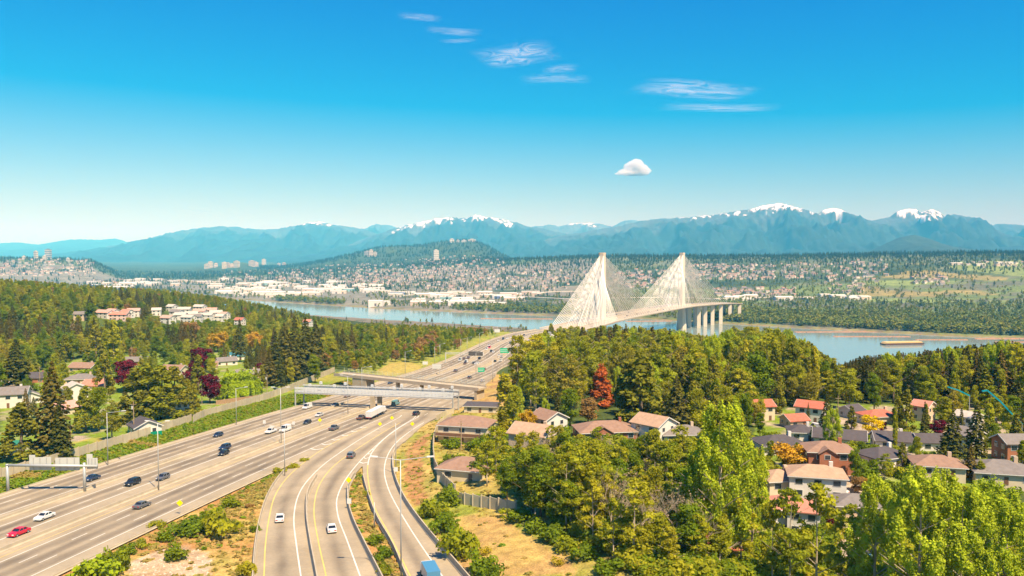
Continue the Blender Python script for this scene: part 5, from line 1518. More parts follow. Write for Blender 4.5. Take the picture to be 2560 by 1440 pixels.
# left suburb, by hand
for a in [
    ('fir',135,1142,245,'tall brown-green fir beside the cul-de-sac',1.15),('fir',150,1150,150,'shorter fir beside the tall brown-green one',1.3),
    ('cedar',55,1150,150,'spreading light-green cedar at the picture edge',1.7),('fir',42,985,140,'big dark spreading fir above the brick bungalow',1.7),
    ('fir',85,1045,55,'small silvery spruce in front of the low white house',1.3),
    ('cedar',215,1080,120,'rounded green cedar beside the cul-de-sac lawn',1.25),('green_broadleaf',248,1075,125,'green tree in front of the salmon-roofed house',1.0),
    ('olive_broadleaf',280,1102,110,'bronze-green tree throwing shade on the cul-de-sac',1.15),
    ('cedar',340,1055,138,'leftmost of the tall clipped cedars behind the white garage',1.6),('cedar',372,1052,146,'middle of the tall clipped cedars behind the white garage',1.6),('cedar',405,1046,136,'third of the tall clipped cedars behind the white garage',1.6),('cedar',436,1042,130,'rightmost of the tall clipped cedars behind the white garage',1.6),
    ('cedar',470,1038,95,'narrow cedar beside the slim white shed',1.0),('cedar',487,1036,80,'narrow bronze cedar at the step in the noise wall',1.0),('cedar',497,985,100,'pointed cedar between the two purple trees',1.1),
    ('purple_tree',315,980,85,'large round purple-leaved tree in the garden suburb',1.15),('purple_tree',505,930,65,'dark purple tree below the golden trees',1.3),('purple_tree',487,975,75,'slender purple tree beside the cream house',0.8),('purple_tree',525,1008,78,'purple tree beside the willow at the noise wall',1.0),('purple_tree',648,925,20,'tiny crimson shrub-tree behind the willow',1.0),
    ('willow',600,995,72,'bright weeping willow beside the noise wall',1.25),
    ('golden_tree',545,880,52,'left one of two golden trees in the suburb',1.3),('golden_tree',635,878,50,'right one of two golden trees in the suburb',1.2),
    ('fir',600,905,110,'tall pine standing between the two golden trees',0.8),
    ('poplar',285,915,115,'tall yellow-green poplar behind the purple round tree',1.3),('poplar',268,905,85,'shorter poplar beside the tall yellow-green one',1.3),('cedar',240,905,95,'olive cedar left of the poplars',1.2),
    ('cedar',262,985,105,'tall olive cedar left of the purple round tree',1.1),('green_broadleaf',115,920,70,'leafy tree above the spreading dark fir',1.2),('cedar',165,905,70,'blue-green pointed cedar above the yellow hedge',1.3),
    ('cedar',655,970,60,'narrow cedar right of the willow',1.0),('cedar',640,975,55,'narrow cedar tucked behind the willow edge',1.0),
    ('fir',690,960,135,'first dark fir of the clump behind the pink hut',1.2),('fir',712,955,150,'second dark fir of the clump behind the pink hut',1.2),('fir',738,948,160,'third and tallest dark fir behind the pink hut',1.2),('fir',765,940,150,'fourth dark fir of the clump behind the pink hut',1.1),('fir',790,935,135,'fifth dark fir of the clump behind the pink hut',1.1),('fir',675,965,100,'lowest dark fir at the clump edge near the willow',1.2),
    ('russet_tree',240,975,35,'rusty twiggy tree before the salmon-roofed house',1.0),('russet_tree',480,860,60,'russet tree left of the golden trees',1.2),('blossom_tree',185,835,30,'pale blossom tree above the brown-roofed bungalow',1.2),
    ('green_broadleaf',410,915,60,'bright green tree behind the cream house',1.2),('green_broadleaf',455,1000,40,'small bright green tree beside the cream house',1.0),('green_broadleaf',390,900,70,'leafy green tree above the brick house',1.1),
    # right
    ('poplar',1262,1075,145,'tall poplar left of the pair beside the brown-roofed house',1.4),('poplar',1285,1090,130,'second poplar of the pair beside the brown-roofed house',1.3),
    ('fir',1300,985,120,'dark reddish fir right of the overpass end',1.2),('fir',1345,980,140,'broad dark fir beside the white parked vehicles',1.3),('fir',1318,960,100,'dark fir at the freeway parapet',1.2),
    ('orange_tree',1503,1018,108,'orange-red pointed tree in the right-hand wood',1.45),('golden_tree',1318,1085,62,'orange-gold tree in front of the white two-storey house',1.1),('russet_tree',1470,1060,70,'coppery tree left of the brick house',1.2),
    ('green_broadleaf',1425,1065,110,'leafy green tree between copper tree and white house',1.1),('fir',1395,1055,85,'small dark fir between the leafy trees',1.1),
    ('cedar',1600,1075,205,'massive cedar right of the orange-red pointed tree',1.5),('cedar',1570,1065,170,'second massive cedar beside the orange-red pointed tree',1.4),('fir',1690,1085,150,'dark conifer behind the white gable end',1.2),
    ('bare_tree',1300,1150,80,'bare twiggy tree left of the tan house',1.3),('bare_tree',1335,1160,85,'bare twiggy tree in front of the tan house',1.3),('bare_tree',1370,1155,75,'bare twiggy tree right of the tan house',1.2),('bare_tree',1590,1110,60,'bare pale tree beside the brick house',1.3),
    ('yellow_tree',2178,1088,56,'brilliant yellow round tree in the suburb',1.15),('golden_tree',1972,1172,68,'wide golden tree beside the brick house',1.5),('green_broadleaf',2035,1105,45,'bright round green tree beside the long grey roof',1.0),('green_broadleaf',2138,1205,95,'fresh green tree beside the brick house',0.9),
    ('cedar',2265,1085,115,'broad dark cedar in the middle of the suburb',1.0),('fir',2020,1062,58,'small dark fir before the red-roofed house',0.7),('purple_tree',2205,1080,30,'purple tree beside the brilliant yellow one',1.0),('purple_tree',2345,1090,45,'crimson tree among the dark trees of the suburb',1.1),
    ('fir',2310,1120,120,'slim fir left of the crimson tree',0.8),('fir',2380,1160,140,'dark fir before the white round-shouldered house',1.2),('fir',2440,1150,150,'dark shaggy tree right of the white house',1.2),('russet_tree',2145,1235,50,'rusty tree beside the fresh green one',1.0),('golden_tree',2160,1225,35,'small golden tree beside the rusty one',0.9),('poplar',2237,1125,110,'thin poplar before the white house with tall chimney',0.5),
    ('russet_tree',2365,1200,35,'small rusty tree beside the cream hip-roofed house',1.0),('purple_tree',2075,1330,42,'dark red tree beside the thin young trees',0.7),
    # foreground
    ('cottonwood',2185,1540,355,'tall leafy cottonwood left of the foreground pair',0.9),('cottonwood',2290,1590,425,'tallest bright cottonwood of the foreground',0.95),('cottonwood',2400,1600,400,'bright cottonwood second from the picture corner',0.95),('cottonwood',2505,1600,380,'bright cottonwood in the picture corner',1.0),('cottonwood',2350,1500,330,'cottonwood behind the foreground row',0.9),('cottonwood',2460,1520,330,'cottonwood behind the corner tree',0.9),
    ('cottonwood',1800,1420,430,'tall yellow-green tree rising from the dark wood',0.85),('cottonwood',1880,1410,300,'leafy tree right of the tall yellow-green one',0.8),('cottonwood',1740,1400,280,'leafy tree left of the tall yellow-green one',0.8),
    ('young_alder',1975,1490,280,'thin dark-stemmed tree left of the street',0.9),('young_alder',2040,1500,300,'thin dark-stemmed tree in front of the salmon roof',1.0),('young_alder',2120,1500,250,'thin dark-stemmed tree over the street',0.9),('young_alder',1930,1470,230,'thin tree beside the greenish shed',0.9),
]:
    plant(a[0], a[1], a[2], a[3], a[4], a[5])
for k, (kd, px, py, hp) in enumerate([('green_broadleaf',1925,1152,60),('broadleaf',2086,1140,55),('green_broadleaf',2152,1156,62),('cedar',2255,1168,66),('broadleaf',2292,1150,70),('olive_broadleaf',2300,1210,58),('fir',2425,1196,90),('broadleaf',2452,1210,66),('green_broadleaf',2482,1125,80),('cedar',2540,1125,95),('broadleaf',2362,1150,70),('fir',2402,1112,95),('green_broadleaf',2532,1066,90),('broadleaf',2492,1072,95),('cedar',2128,1072,60),('broadleaf',2072,1062,55),('green_broadleaf',1900,1092,70),('broadleaf',1872,1062,80),('cedar',2245,1062,70),('broadleaf',2355,1066,85),('young_alder',2212,1200,70),('green_broadleaf',1995,1140,40),('broadleaf',2555,1180,90)]):
    plant(kd, px, py, hp, None, tr_.uniform(0.9, 1.3))
HAND = len(TREES)
for (px, py, hw_, hp_) in ((1362, 912, 22, 60), (1415, 955, 40, 50), (1503, 1008, 30, 90)):
    _p = at(px, py); PROT.append((px, py, hw_, hp_, _p.y + 1)); BLOCK.append((_p.x, _p.y + 6, 11))

# mixed wood in the hollow behind the mound
for k in range(190):
    px = tr_.uniform(1190, 1860); py = tr_.uniform(1120, 1440)
    if px < 1330 and py > 1250: continue
    if py > 1180 + 0.9*(px - 1180)*0.55 + 60: continue
    p = at(px, py)
    if p is None or any((p.x-b[0])**2 + (p.y-b[1])**2 < (b[2]*0.8)**2 for b in BLOCK if b[2] > 4): continue
    kd = tr_.choice(['young_alder','young_alder','green_broadleaf','broadleaf','bare_tree','young_alder','green_broadleaf'])
    hh_ = min(tr_.uniform(9, 17), max(3.5, (py - 1112 + tr_.uniform(-10, 60))*p.y/F_PX))
    TREES.append((kd, p.x, p.y, hh_, tr_.uniform(0.95, 1.3), None))
# woods scattered over the near shore
def hides(x, y, h):
    z = ground(x, y); b0 = to_px((x, y, z)); t0 = to_px((x, y, z + h)); wv = 3.2*F_PX/y
    for (px, py, hw, hp, Y) in PROT:
        if y < Y - 1 and abs(b0[0] - px) < hw*0.8 + wv*0.6 and t0[1] < py - hp*0.35: return True
    return False
def free(x, y, pad=0.0):
    for b in BLOCK:
        if abs(x - b[0]) < b[2] + pad and abs(y - b[1]) < b[2] + pad and (x - b[0])**2 + (y - b[1])**2 < (b[2] + pad)**2: return False
    return True
def wood_kind(x, y, right):
    n = fbm(x, y, 90, 3, 12.0) + tr_.uniform(-.25, .25)
    if right:
        if n < -0.62 or (x > 0.42*y and y > 330 and n < 0.2): return 'fir'
        return tr_.choice(['broadleaf','broadleaf','broadleaf','olive_broadleaf','green_broadleaf','broadleaf','cedar','cedar','young_alder','poplar','olive_broadleaf','cottonwood' if y < 620 else 'broadleaf'])
    if n < -0.50: return 'fir'
    if n < -0.36: return 'cedar'
    return tr_.choice(['broadleaf','broadleaf','green_broadleaf','olive_broadleaf','broadleaf','russet_tree' if y > 500 and n > 0.45 else 'green_broadleaf'])
at_or, at_ye = at(1503, 1018).y + 2, at(2178, 1088).y + 2
cand = []
step = 8.0
y = 215.0
while y < 1180:
    x = -0.85*y - 40
    while x < 0.88*y + 40:
        xx, yy = x + tr_.uniform(-3, 3), y + tr_.uniform(-3, 3)
        x += step*(1 + max(0, y - 400)/1800)
        cl, crr = c_left(yy), c_right(yy)
        right = xx > crr
        if cl - (24 if yy < 430 else 8) < xx < crr + (30 if yy < 330 else (16 if yy < 600 else 9)): continue
        if yy > nbank(xx) - 45: continue
        if yy > 1060 and cl - 40 < xx < crr + 40: continue
        if not right:
            if inpoly(xx, yy, P_CUL) or inpoly(xx, yy, P_KNOLL) or inpoly(xx, yy, P_BANKDRY): continue
            if yy < 300: continue
            if inpoly(xx, yy, P_YARDL) and tr_.random() < 0.42: continue
            if yy < 470 and xx > cl - 55 and tr_.random() < 0.75: continue
        else:
            if inpoly(xx, yy, P_STREET) or inpoly(xx, yy, P_LOT): continue
            if inpoly(xx, yy, P_YARDS) and tr_.random() < (0.80 if xx < 0.5*yy else 0.6): continue
            if yy < 262 and not inpoly(xx, yy, P_YARDS): continue
            if yy < 330 and xx < crr + 75 and tr_.random() < 0.6: continue
        q = to_px((xx, yy, ground(xx, yy) + 8))
        if not (-420 < q[0] < 3000): continue
        pad = 1.0
        qt = to_px((xx, yy, ground(xx, yy) + 15))
        if any(abs(qt[0] - tw_[0]) < 22 and yy < tw_[2] and qt[1] < tw_[1] - 2 for tw_ in TOWN): continue
        if right and 300 < yy < 760 and qt[0] < 1292: continue
        if right and ((1455 < qt[0] < 1550 and yy < at_or and qt[1] < 1000) or (2135 < qt[0] < 2225 and yy < at_ye and qt[1] < 1078)): continue
        if hides(xx, yy, 12) and tr_.random() < (0.62 if right else 0.85): continue
        if not free(xx, yy, pad): continue
        cand.append((xx, yy, right))
    y += step*0.92*(1 + max(0, y - 400)/1800)
SKX = [-200, 0, 150, 300, 420, 560, 600, 660, 720, 800, 880, 1000, 1100, 1200, 1300, 1345, 1360, 1400, 1450, 1550, 1600, 1650, 1750, 1800, 1835, 1880, 1950, 2000, 2050, 2100, 2150, 2200, 2300, 2400, 2500, 2700]
SKY = [690, 692, 702, 714, 718, 738, 742, 757, 768, 787, 802, 806, 810, 816, 824, 830, 802, 812, 814, 802, 812, 816, 832, 842, 806, 804, 816, 832, 872, 905, 888, 884, 874, 862, 850, 850]
def tallest(x, y, h):
    # woods thin out and stay low where the river shows over the brow of the hill
    z = ground(x, y); q = to_px((x, y, z + h)); lim = float(np.interp(q[0], SKX, SKY))
    if q[1] >= lim: return h
    d_ = ray(q[0], lim + tr_.uniform(0, 14)); return CAM.z + d_.z*(y/d_.y) - z
for (xx, yy, right) in cand:
    kd = wood_kind(xx, yy, right)
    h = {'fir': tr_.uniform(15, 24), 'cedar': tr_.uniform(11, 18), 'russet_tree': tr_.uniform(9, 13)}.get(kd, tr_.uniform(10, 21))
    if right and yy > 300: h *= lerp(1.45, 1.0, ss(480, 760, yy))
    if not right and yy > 430 and xx > c_left(yy) - 60:
        h *= 0.68
        kd = tr_.choice(['broadleaf', 'green_broadleaf', 'broadleaf', 'broadleaf', 'green_broadleaf', 'broadleaf', 'green_broadleaf', 'russet_tree'])
    if inpoly(xx, yy, P_YARDL) or inpoly(xx, yy, P_YARDS): h *= 0.72
    # keep the view of the river open beyond the lip of the hill
    if yy > 900: h *= 0.75
    h = tallest(xx, yy, h)
    if h < 5.0: continue
    TREES.append((kd, xx, yy, h, tr_.uniform(0.75, 1.25), None))

# scattered trees on the railway flat by the water
for k in range(150):
    yy = tr_.uniform(1330, 1900); a_ = tr_.uniform(640, 1340); xx = (a_ - 1280)/F_PX*yy
    if yy > nbank(xx) - 25 or abs(xx - c(yy)) < 60: continue
    TREES.append((tr_.choice(['broadleaf', 'fir', 'green_broadleaf', 'broadleaf']), xx, yy, tr_.uniform(6, 14), 1.1, None))
# hillside trees seen over the crest of the land must leave the freeway end open
def tree_size_px(t): return t[3]/math.hypot(t[1], t[2])
auto = TREES[HAND:]
auto.sort(key=tree_size_px, reverse=True)
cnt = {}; single = list(TREES[:HAND]); mass = []
for t in TREES[:HAND]: cnt[t[0]] = cnt.get(t[0], 0) + 1
NAMES = {'broadleaf':'broadleaf_tree','green_broadleaf':'green_tree','olive_broadleaf':'olive_tree','fir':'fir_tree','cedar':'cedar_tree','poplar':'poplar_tree','willow':'willow_tree','cottonwood':'cottonwood_tree','young_alder':'alder_tree','bare_tree':'bare_tree'}
WORDS = {'broadleaf':'yellow-green broadleaf tree','green_broadleaf':'fresh green leafy tree','olive_broadleaf':'olive-green leafy tree','fir':'dark fir','cedar':'rounded cedar','russet_tree':'russet leafy tree','young_alder':'thin pale-stemmed young tree','bare_tree':'bare pale-branched tree'}
CAPN = {'fir': 170, 'broadleaf': 200, 'cedar': 110, 'green_broadleaf': 120, 'olive_broadleaf': 120, 'russet_tree': 60, 'young_alder': 110, 'bare_tree': 40, 'poplar': 60, 'cottonwood': 60}
for t in auto:
    q = to_px((t[1], t[2], ground(t[1], t[2]) + t[3]*0.7))
    if cnt.get(t[0], 0) < CAPN.get(t[0], 100) and -10 < q[0] < 2570:
        cnt[t[0]] = cnt.get(t[0], 0) + 1; single.append(t)
    else: mass.append(t)
LANDMARKS += [('the white-pyloned bridge', 110, 1150), ('the tall dark firs behind the pink hut', at(738,948).x, at(738,948).y), ('the pale townhouses on the plateau', at(480,797).x, at(480,797).y), ('the weeping willow', at(600,995).x, at(600,995).y), ('the orange-red pointed tree', at(1503,1008).x, at(1503,1008).y), ('the bare brown mound', at(1300,1330).x, at(1300,1330).y), ('the two golden trees', at(590,880).x, at(590,880).y), ('the cottonwoods in the corner', at(2330,1440).x, at(2330,1440).y), ('the parked white vehicles', at(1400,930).x, at(1400,930).y)]
by = {}
ORD = ['nearest', 'second nearest', 'third nearest', 'fourth nearest', 'fifth nearest', 'sixth nearest', 'seventh nearest', 'eighth nearest']
for i, t in enumerate(single):
    if t[5]: continue
    lm = min(LANDMARKS, key=lambda l: (l[1]-t[1])**2 + (l[2]-t[2])**2)
    by.setdefault((t[0], lm[0]), []).append((math.hypot(lm[1]-t[1], lm[2]-t[2]), i))
auto_label = {}
for (kd, lm), L_ in by.items():
    L_.sort()
    lm2 = ' '.join(lm.split()[:6]); lm2 = lm2 if lm2.startswith('the ') else 'the ' + lm2
    for k, (d_, i) in enumerate(L_):
        w_ = WORDS.get(kd, kd.replace('_', ' '))
        auto_label[i] = ('%s %s to %s' % (w_, 'standing ' + ORD[k], lm2)) if k < len(ORD) else ('%s deeper in woods around %s' % (w_, lm2))
def make_tree(kind, x, y, h, wf, label, group):
    tk_, cw, hh = tr_.choice(PROTO[kind]); z = ground(x, y)
    r = empty(NAMES.get(kind, kind), (x, y, z - 0.15), tr_.uniform(0, 6.28), label, 'tree', group)
    s = h/hh; r.scale = (s*wf, s*wf, s)
    link('trunk', tk_, r); link('crown', cw, r)
for i, t in enumerate(single):
    make_tree(*t[:5], t[5] or auto_label[i], 'trees left of the freeway' if t[1] < c(min(t[2], 1980)) else 'trees right of the freeway')

# ------------------------------------------------------------------ massed woods: instances of the same trees
def proto_collection(name, meshes):
    k = bpy.data.collections.new(name)
    for i, ms in enumerate(meshes):
        o = bpy.data.objects.new('%s_%02d' % (name, i), ms); k.objects.link(o)
    return k
def scatter(name, pts, coll, label=None, cat=None):
    """pts: (x, y, z, sx, sz); one stuff object whose points carry instanced trees"""
    if not pts: return
    me = bpy.data.meshes.new(name); P = np.array([p[:3] for p in pts], np.float32)
    me.vertices.add(len(P)); me.vertices.foreach_set('co', P.ravel())
    a = me.attributes.new('scl', 'FLOAT_VECTOR', 'POINT'); a.data.foreach_set('vector', np.array([(p[3], p[3], p[4]) for p in pts], np.float32).ravel())
    a = me.attributes.new('rot', 'FLOAT_VECTOR', 'POINT'); a.data.foreach_set('vector', np.array([(0, 0, tr_.uniform(0, 6.28)) for p in pts], np.float32).ravel())
    a = me.attributes.new('pick', 'INT', 'POINT'); a.data.foreach_set('value', np.array([tr_.randrange(0, len(coll.objects)) for p in pts], np.int32))
    o = link(name, me)
    ng = bpy.data.node_groups.new(name, 'GeometryNodeTree')
    ng.interface.new_socket('Geometry', in_out='INPUT', socket_type='NodeSocketGeometry'); ng.interface.new_socket('Geometry', in_out='OUTPUT', socket_type='NodeSocketGeometry')
    N = ng.nodes.new; gi, go = N('NodeGroupInput'), N('NodeGroupOutput')
    ip = N('GeometryNodeInstanceOnPoints'); ci = N('GeometryNodeCollectionInfo'); ci.inputs[0].default_value = coll; ci.inputs['Separate Children'].default_value = True; ci.inputs['Reset Children'].default_value = True
    def na(nm, ty):
        q = N('GeometryNodeInputNamedAttribute'); q.data_type = ty; q.inputs[0].default_value = nm; return q.outputs[0]
    L = ng.links.new
    L(gi.outputs[0], ip.inputs['Points']); L(ci.outputs[0], ip.inputs['Instance']); ip.inputs['Pick Instance'].default_value = True
    L(na('pick', 'INT'), ip.inputs['Instance Index']); L(na('rot', 'FLOAT_VECTOR'), ip.inputs['Rotation']); L(na('scl', 'FLOAT_VECTOR'), ip.inputs['Scale'])
    L(ip.outputs[0], go.inputs[0])
    md = o.modifiers.new('scatter', 'NODES'); md.node_group = ng
    return tag(o, label, cat, None, 'stuff')
for kd in sorted(set(t[0] for t in mass)):
    cl_ = proto_collection('massed_' + kd, [p[1] for p in PROTO[kd]])
    hh = PROTO[kd][0][2]
    scatter('forest', [(t[1], t[2], ground(t[1], t[2]) - 0.3, t[3]/hh*t[4], t[3]/hh) for t in mass if t[0] == kd], cl_, 'massed %s filling the far parts of the hillside woods' % (WORDS.get(kd, 'tree') + 's'), 'wood')
print('TREES single', len(single), 'mass', len(mass))

# ------------------------------------------------------------------ shrubs, grass
def bush(px, py, hpx, key, label, wf=1.0, group='shrubs by the roads', on_road=False):
    p = at_road(px, py) if on_road else at(px, py)
    if p is None: return
    h = hpx*p.y/F_PX
    r = empty('shrub', (p.x, p.y, (p.z if not on_road else zr(p.y)) - 0.15 - (0.2 if on_road else 0)), tr_.uniform(0, 6.28), label, 'shrub', group)
    s = h/2.1; r.scale = (s*wf, s*wf, s)
    link('foliage', tr_.choice(BUSH[key]), r)
for px, py, hp, key, lab, wf in [
    (556,1340,62,'spring','pointed leafy shrub on the dry triangle beside the green thicket',1.0),(500,1322,34,'green','green thicket on the dry triangle above the track',1.8),(465,1340,32,'green','green thicket clump lower on the dry triangle',1.7),(530,1300,28,'green','green thicket clump next to the pointed shrub',1.5),(415,1352,28,'green','small round green shrub below the thicket',1.1),(575,1268,26,'green','green shrub at the top of the thicket',1.2),
    (255,1445,60,'willow','yellow-green shrub at the bottom edge by the freeway',1.2),(292,1432,62,'green','tall green shrub beside the yellow-green one',0.6),(436,1400,38,'green','dark scrubby shrub on the pale gravel',1.0),(318,1385,30,'green','grey-green shrub above the pale gravel',0.9),(360,1370,22,'spring','small shrub above the gravel beside the kerb',1.0),(392,1318,20,'spring','shrub growing at the freeway kerb',1.4),(625,1270,14,'russet','small dark shrub alone on the dry slope',1.0),(640,1330,18,'green','shrub beside the ramp barrier on the dry slope',1.0),(618,1440,36,'spring','shrub at the bottom edge beside the ramp barrier',0.9),
    (735,1172,14,'spring','grass-like shrub near the tip of the dry triangle',1.5),(700,1182,14,'spring','low shrub along the tip of the dry triangle',1.6),(760,1155,12,'spring','small shrub at the very tip of the dry triangle',1.2),
    (955,1400,34,'green','long green shrub on the grass island',1.0),(940,1360,26,'green','shrub midway along the grass island',1.0),(965,1435,26,'spring','shrub at the low end of the grass island',1.0),(915,1240,14,'spring','tuft-like shrub at the top of the grass island',1.2),
    (1150,1395,70,'spring','large leafy shrub beside the ramp below the mound',0.95),(1105,1330,50,'green','shrub by the ramp barrier at the mound foot',0.9),(1128,1352,36,'green','second shrub by the ramp barrier at the mound foot',1.0),(1200,1440,55,'green','shrub at the bottom edge on the mound foot',1.0),(1225,1455,45,'green','second shrub at the bottom edge on the mound foot',1.0),(1083,1290,45,'spring','shrub where the lamp arm ends above the ramp',0.9),
    (1212,1385,20,'gorse','yellow gorse low on the bare mound',1.1),(1395,1412,22,'gorse','yellow gorse on the crest of the bare mound',1.1),(1500,1430,20,'gorse','yellow gorse at the wood edge on the mound',1.0),(1450,1385,18,'gorse','yellow gorse among shrubs on the mound edge',1.0),
    (1340,1330,34,'green','green shrub under the wood edge on the mound',1.3),(1380,1350,38,'green','leafy shrub along the wood edge on the mound',1.3),(1420,1375,36,'spring','pale shrub along the wood edge on the mound',1.3),(1300,1305,30,'green','shrub at the end of the short sunlit wall',1.3),(1460,1400,36,'green','lower shrub along the wood edge on the mound',1.3),(1520,1435,38,'green','shrub along the wood edge at the bottom',1.3),(1270,1296,26,'spring','shrub before the sunlit wall',1.2),
    (1120,1260,40,'green','dense shrub between the shaded wall and sunlit wall',1.2),(1110,1300,30,'spring','shrub below the shaded wall end',1.0),(1140,1180,44,'green','pointed shrub before the lower brown-roofed house',0.9),(1120,1175,38,'green','hedge shrub left of the lower brown-roofed house',0.9),(1205,1190,46,'green','hedge shrub right of the lower brown-roofed house',1.0),(1130,1120,24,'green','low shrub below the balcony house',1.6),(1195,1125,26,'green','second low shrub below the balcony house',1.6),
    (205,935,12,'willow','clipped yellow hedge between two bungalows',3.0),(237,950,22,'green','sunny green hedge beside the peach bungalow',2.2),(60,980,20,'green','green hedge in front of the brick bungalow',2.2),(385,940,24,'green','tall green hedge left of the cream house',2.4),(128,1148,20,'russet','little red-leaved shrub at the cul-de-sac',0.6),(540,935,14,'green','clipped cone bush before the white bungalow',1.0),(500,930,20,'green','small clipped bush by the brown roof',0.8),
    (2385,1250,26,'russet','rusty shrub behind the cottonwood tops',1.0),(2115,1125,20,'purple','crimson shrub beside the long grey-roofed house',1.0)]:
    bush(px, py, hp, key, lab, wf)
# leafy undergrowth closing the floor of the hollow and the wood edges
ug = proto_collection('undergrowth', BUSH['green'] + BUSH['spring'])
up = []
for k in range(2600):
    px, py = tr_.uniform(1150, 2560), tr_.uniform(1090, 1470)
    if px < 1900 and py > 1180 + 0.5*(px - 1180) + 45: continue
    if px > 1880 and py < 1300 and tr_.random() < .7: continue
    p = at(px, py)
    if p is None or p.x < c_right(p.y) + 26 or inpoly(p.x, p.y, P_STREET) or inpoly(p.x, p.y, P_MOUND) or not free(p.x, p.y, -0.3): continue
    if px < 1300 and py > 1230: continue
    s = tr_.uniform(.7, 1.7); up.append((p.x, p.y, p.z - .2, s*1.2, s))
scatter('undergrowth', up, ug, 'leafy undergrowth beneath the trees right of the ramps', 'undergrowth')
# rough tall grass on the bank, island and dry slopes: one uncountable cover
gp = []
def tuft_mesh():
    n = 26; pos = np.stack([nr.uniform(-.5, .5, n), nr.uniform(-.5, .5, n), nr.uniform(.12, .4, n)], 1)
    nn = np.stack([nr.normal(size=n)*.6, nr.normal(size=n)*.6, np.full(n, 1.0)], 1)
    return pos, nn
tm = []
GRASSL = {'a': leaf_mat('grass_blades', (0.20, 0.32, 0.02), (0.26, 0.36, 0.025), (0.38, 0.34, 0.05), 0.45), 'b': leaf_mat('dry_grass_blades', (0.52, 0.38, 0.11), (0.46, 0.36, 0.10), (0.42, 0.37, 0.09), 0.45)}
for key in ('a', 'b'):
    ms_ = []
    for s in range(3):
        pos, nn = tuft_mesh(); ms_.append(leaf_mesh('tuft', [quads(pos, nn, np.full(len(pos), 0.5), 1.3, 0.3)], GRASSL[key]))
    tm.append(proto_collection('grass_' + key, ms_))
ga_, gb_ = [], []
for k in range(6000):
    y = tr_.uniform(120, 430); d = tr_.uniform(1.5, 15)
    x = c_left(y) - d
    n = fbm(x, y, 14, 4, 2.0)
    (ga_ if n < 0.4 else gb_).append((x, y, ground(x, y) - .05, tr_.uniform(.7, 1.4), tr_.uniform(.5, 1.5)))
for k in range(1500):
    y = tr_.uniform(95, 330); x = c_right(y) + tr_.uniform(1.5, 42)
    if x > c_right(y) + 30 and tr_.random() < 0.5: continue
    n = fbm(x, y, 14, 4, 2.0)
    if inpoly(x, y, P_MOUND) and tr_.random() < 0.75: continue
    (ga_ if n > 0.35 or tr_.random() < .06 else gb_).append((x, y, ground(x, y) - .05, tr_.uniform(.5, 1.1), tr_.uniform(.3, .8)))
for k in range(1700):
    y = tr_.uniform(95, Y_D)
    a, b_ = c(y) + RIGHT_OFF + .8, D_left(y) - .8
    if tr_.random() < 0.22 and y < Y_EF: a, b_ = E_right(y) + .8, F_left(y) - .8
    if b_ < a: continue
    x = tr_.uniform(a, b_)
    if inpoly(x, y, P_GRAVEL) and tr_.random() < .9: continue
    edge = (x - a < 1.6 and tr_.random() < .6) or tr_.random() < 0.05
    (ga_ if edge else gb_).append((x, y, ground(x, y) - .05, tr_.uniform(.5, 1.2), tr_.uniform(.4, 1.2)))
scatter('grass', ga_, tm[0], 'rough green grass growing on the roadside banks', 'grass')
scatter('grass', gb_, tm[1], 'dry tan grass on the slopes beside ramps and freeway', 'grass')
# pale stones strewn on the gravel patch
stn = MB()
for k in range(260):
    px, py = tr_.uniform(315, 530), tr_.uniform(1365, 1440); p = at(px, py); s = tr_.uniform(.15, .5)
    if not inpoly(p.x, p.y, P_GRAVEL): continue
    stn.add([(p.x + s*math.cos(q*2.1 + k)*tr_.uniform(.6, 1), p.y + s*math.sin(q*2.1 + k)*tr_.uniform(.6, 1), p.z - .05) for q in range(3)] + [(p.x, p.y, p.z + s*.6)], [(0,1,3),(1,2,3),(2,0,3),(2,1,0)])
tag(stn.build('gravel', mat('pale_stone', (0.5, 0.42, 0.33), .9)), 'pale broken stones on the gravel patch', 'gravel', None, 'stuff')

# ------------------------------------------------------------------ far shore: woods, houses, sheds, towers
FARH = 15.0
def far_tree(key, seed, conif=False, n=46):
    if conif: return leaf_mesh('far_tree', [conifer(90, FARH, 2.6, 3.2, 6, 0.25, 0.05, seed)], LEAF[key])
    return leaf_mesh('far_tree', [clump_crown(n, round_clumps(FARH, 4.2, 9, 0.12, seed, 0.2), 2.6, 0.8, 0.2)], LEAF[key])
FC = proto_collection('far_leafy', [far_tree('farwood', 300 + k) for k in range(4)])
FD = proto_collection('far_fir', [far_tree('fardark', 310 + k, True) for k in range(3)])
frn = random.Random(33)
fa, fd = [], []
def far_ok(x, y): return y > fbank(x) + 28
HOUSE_ZONES = []     # pixel boxes of built-up hillside: (x0, x1, y0, y1, count, big)
HOUSE_ZONES += [(0,235,650,690,230),(700,1060,660,715,330),(880,1160,668,712,150),(1010,1260,640,690,210),(1060,1420,690,728,190),(1270,1480,668,690,50),(1720,1935,662,700,240),(1540,1720,676,722,130),(1790,1990,722,742,110),(1950,2100,660,700,70),(2100,2220,652,690,70),(2060,2200,690,738,50),(2280,2370,688,712,40),(2420,2560,655,672,26),(230,420,700,712,20),(560,760,672,705,110),(1480,1640,684,715,60)]
def in_zone(px, py, grow=0):
    return any(z[0]-grow < px < z[1]+grow and z[2]-grow < py < z[3]+grow for z in HOUSE_ZONES)
tries = 0
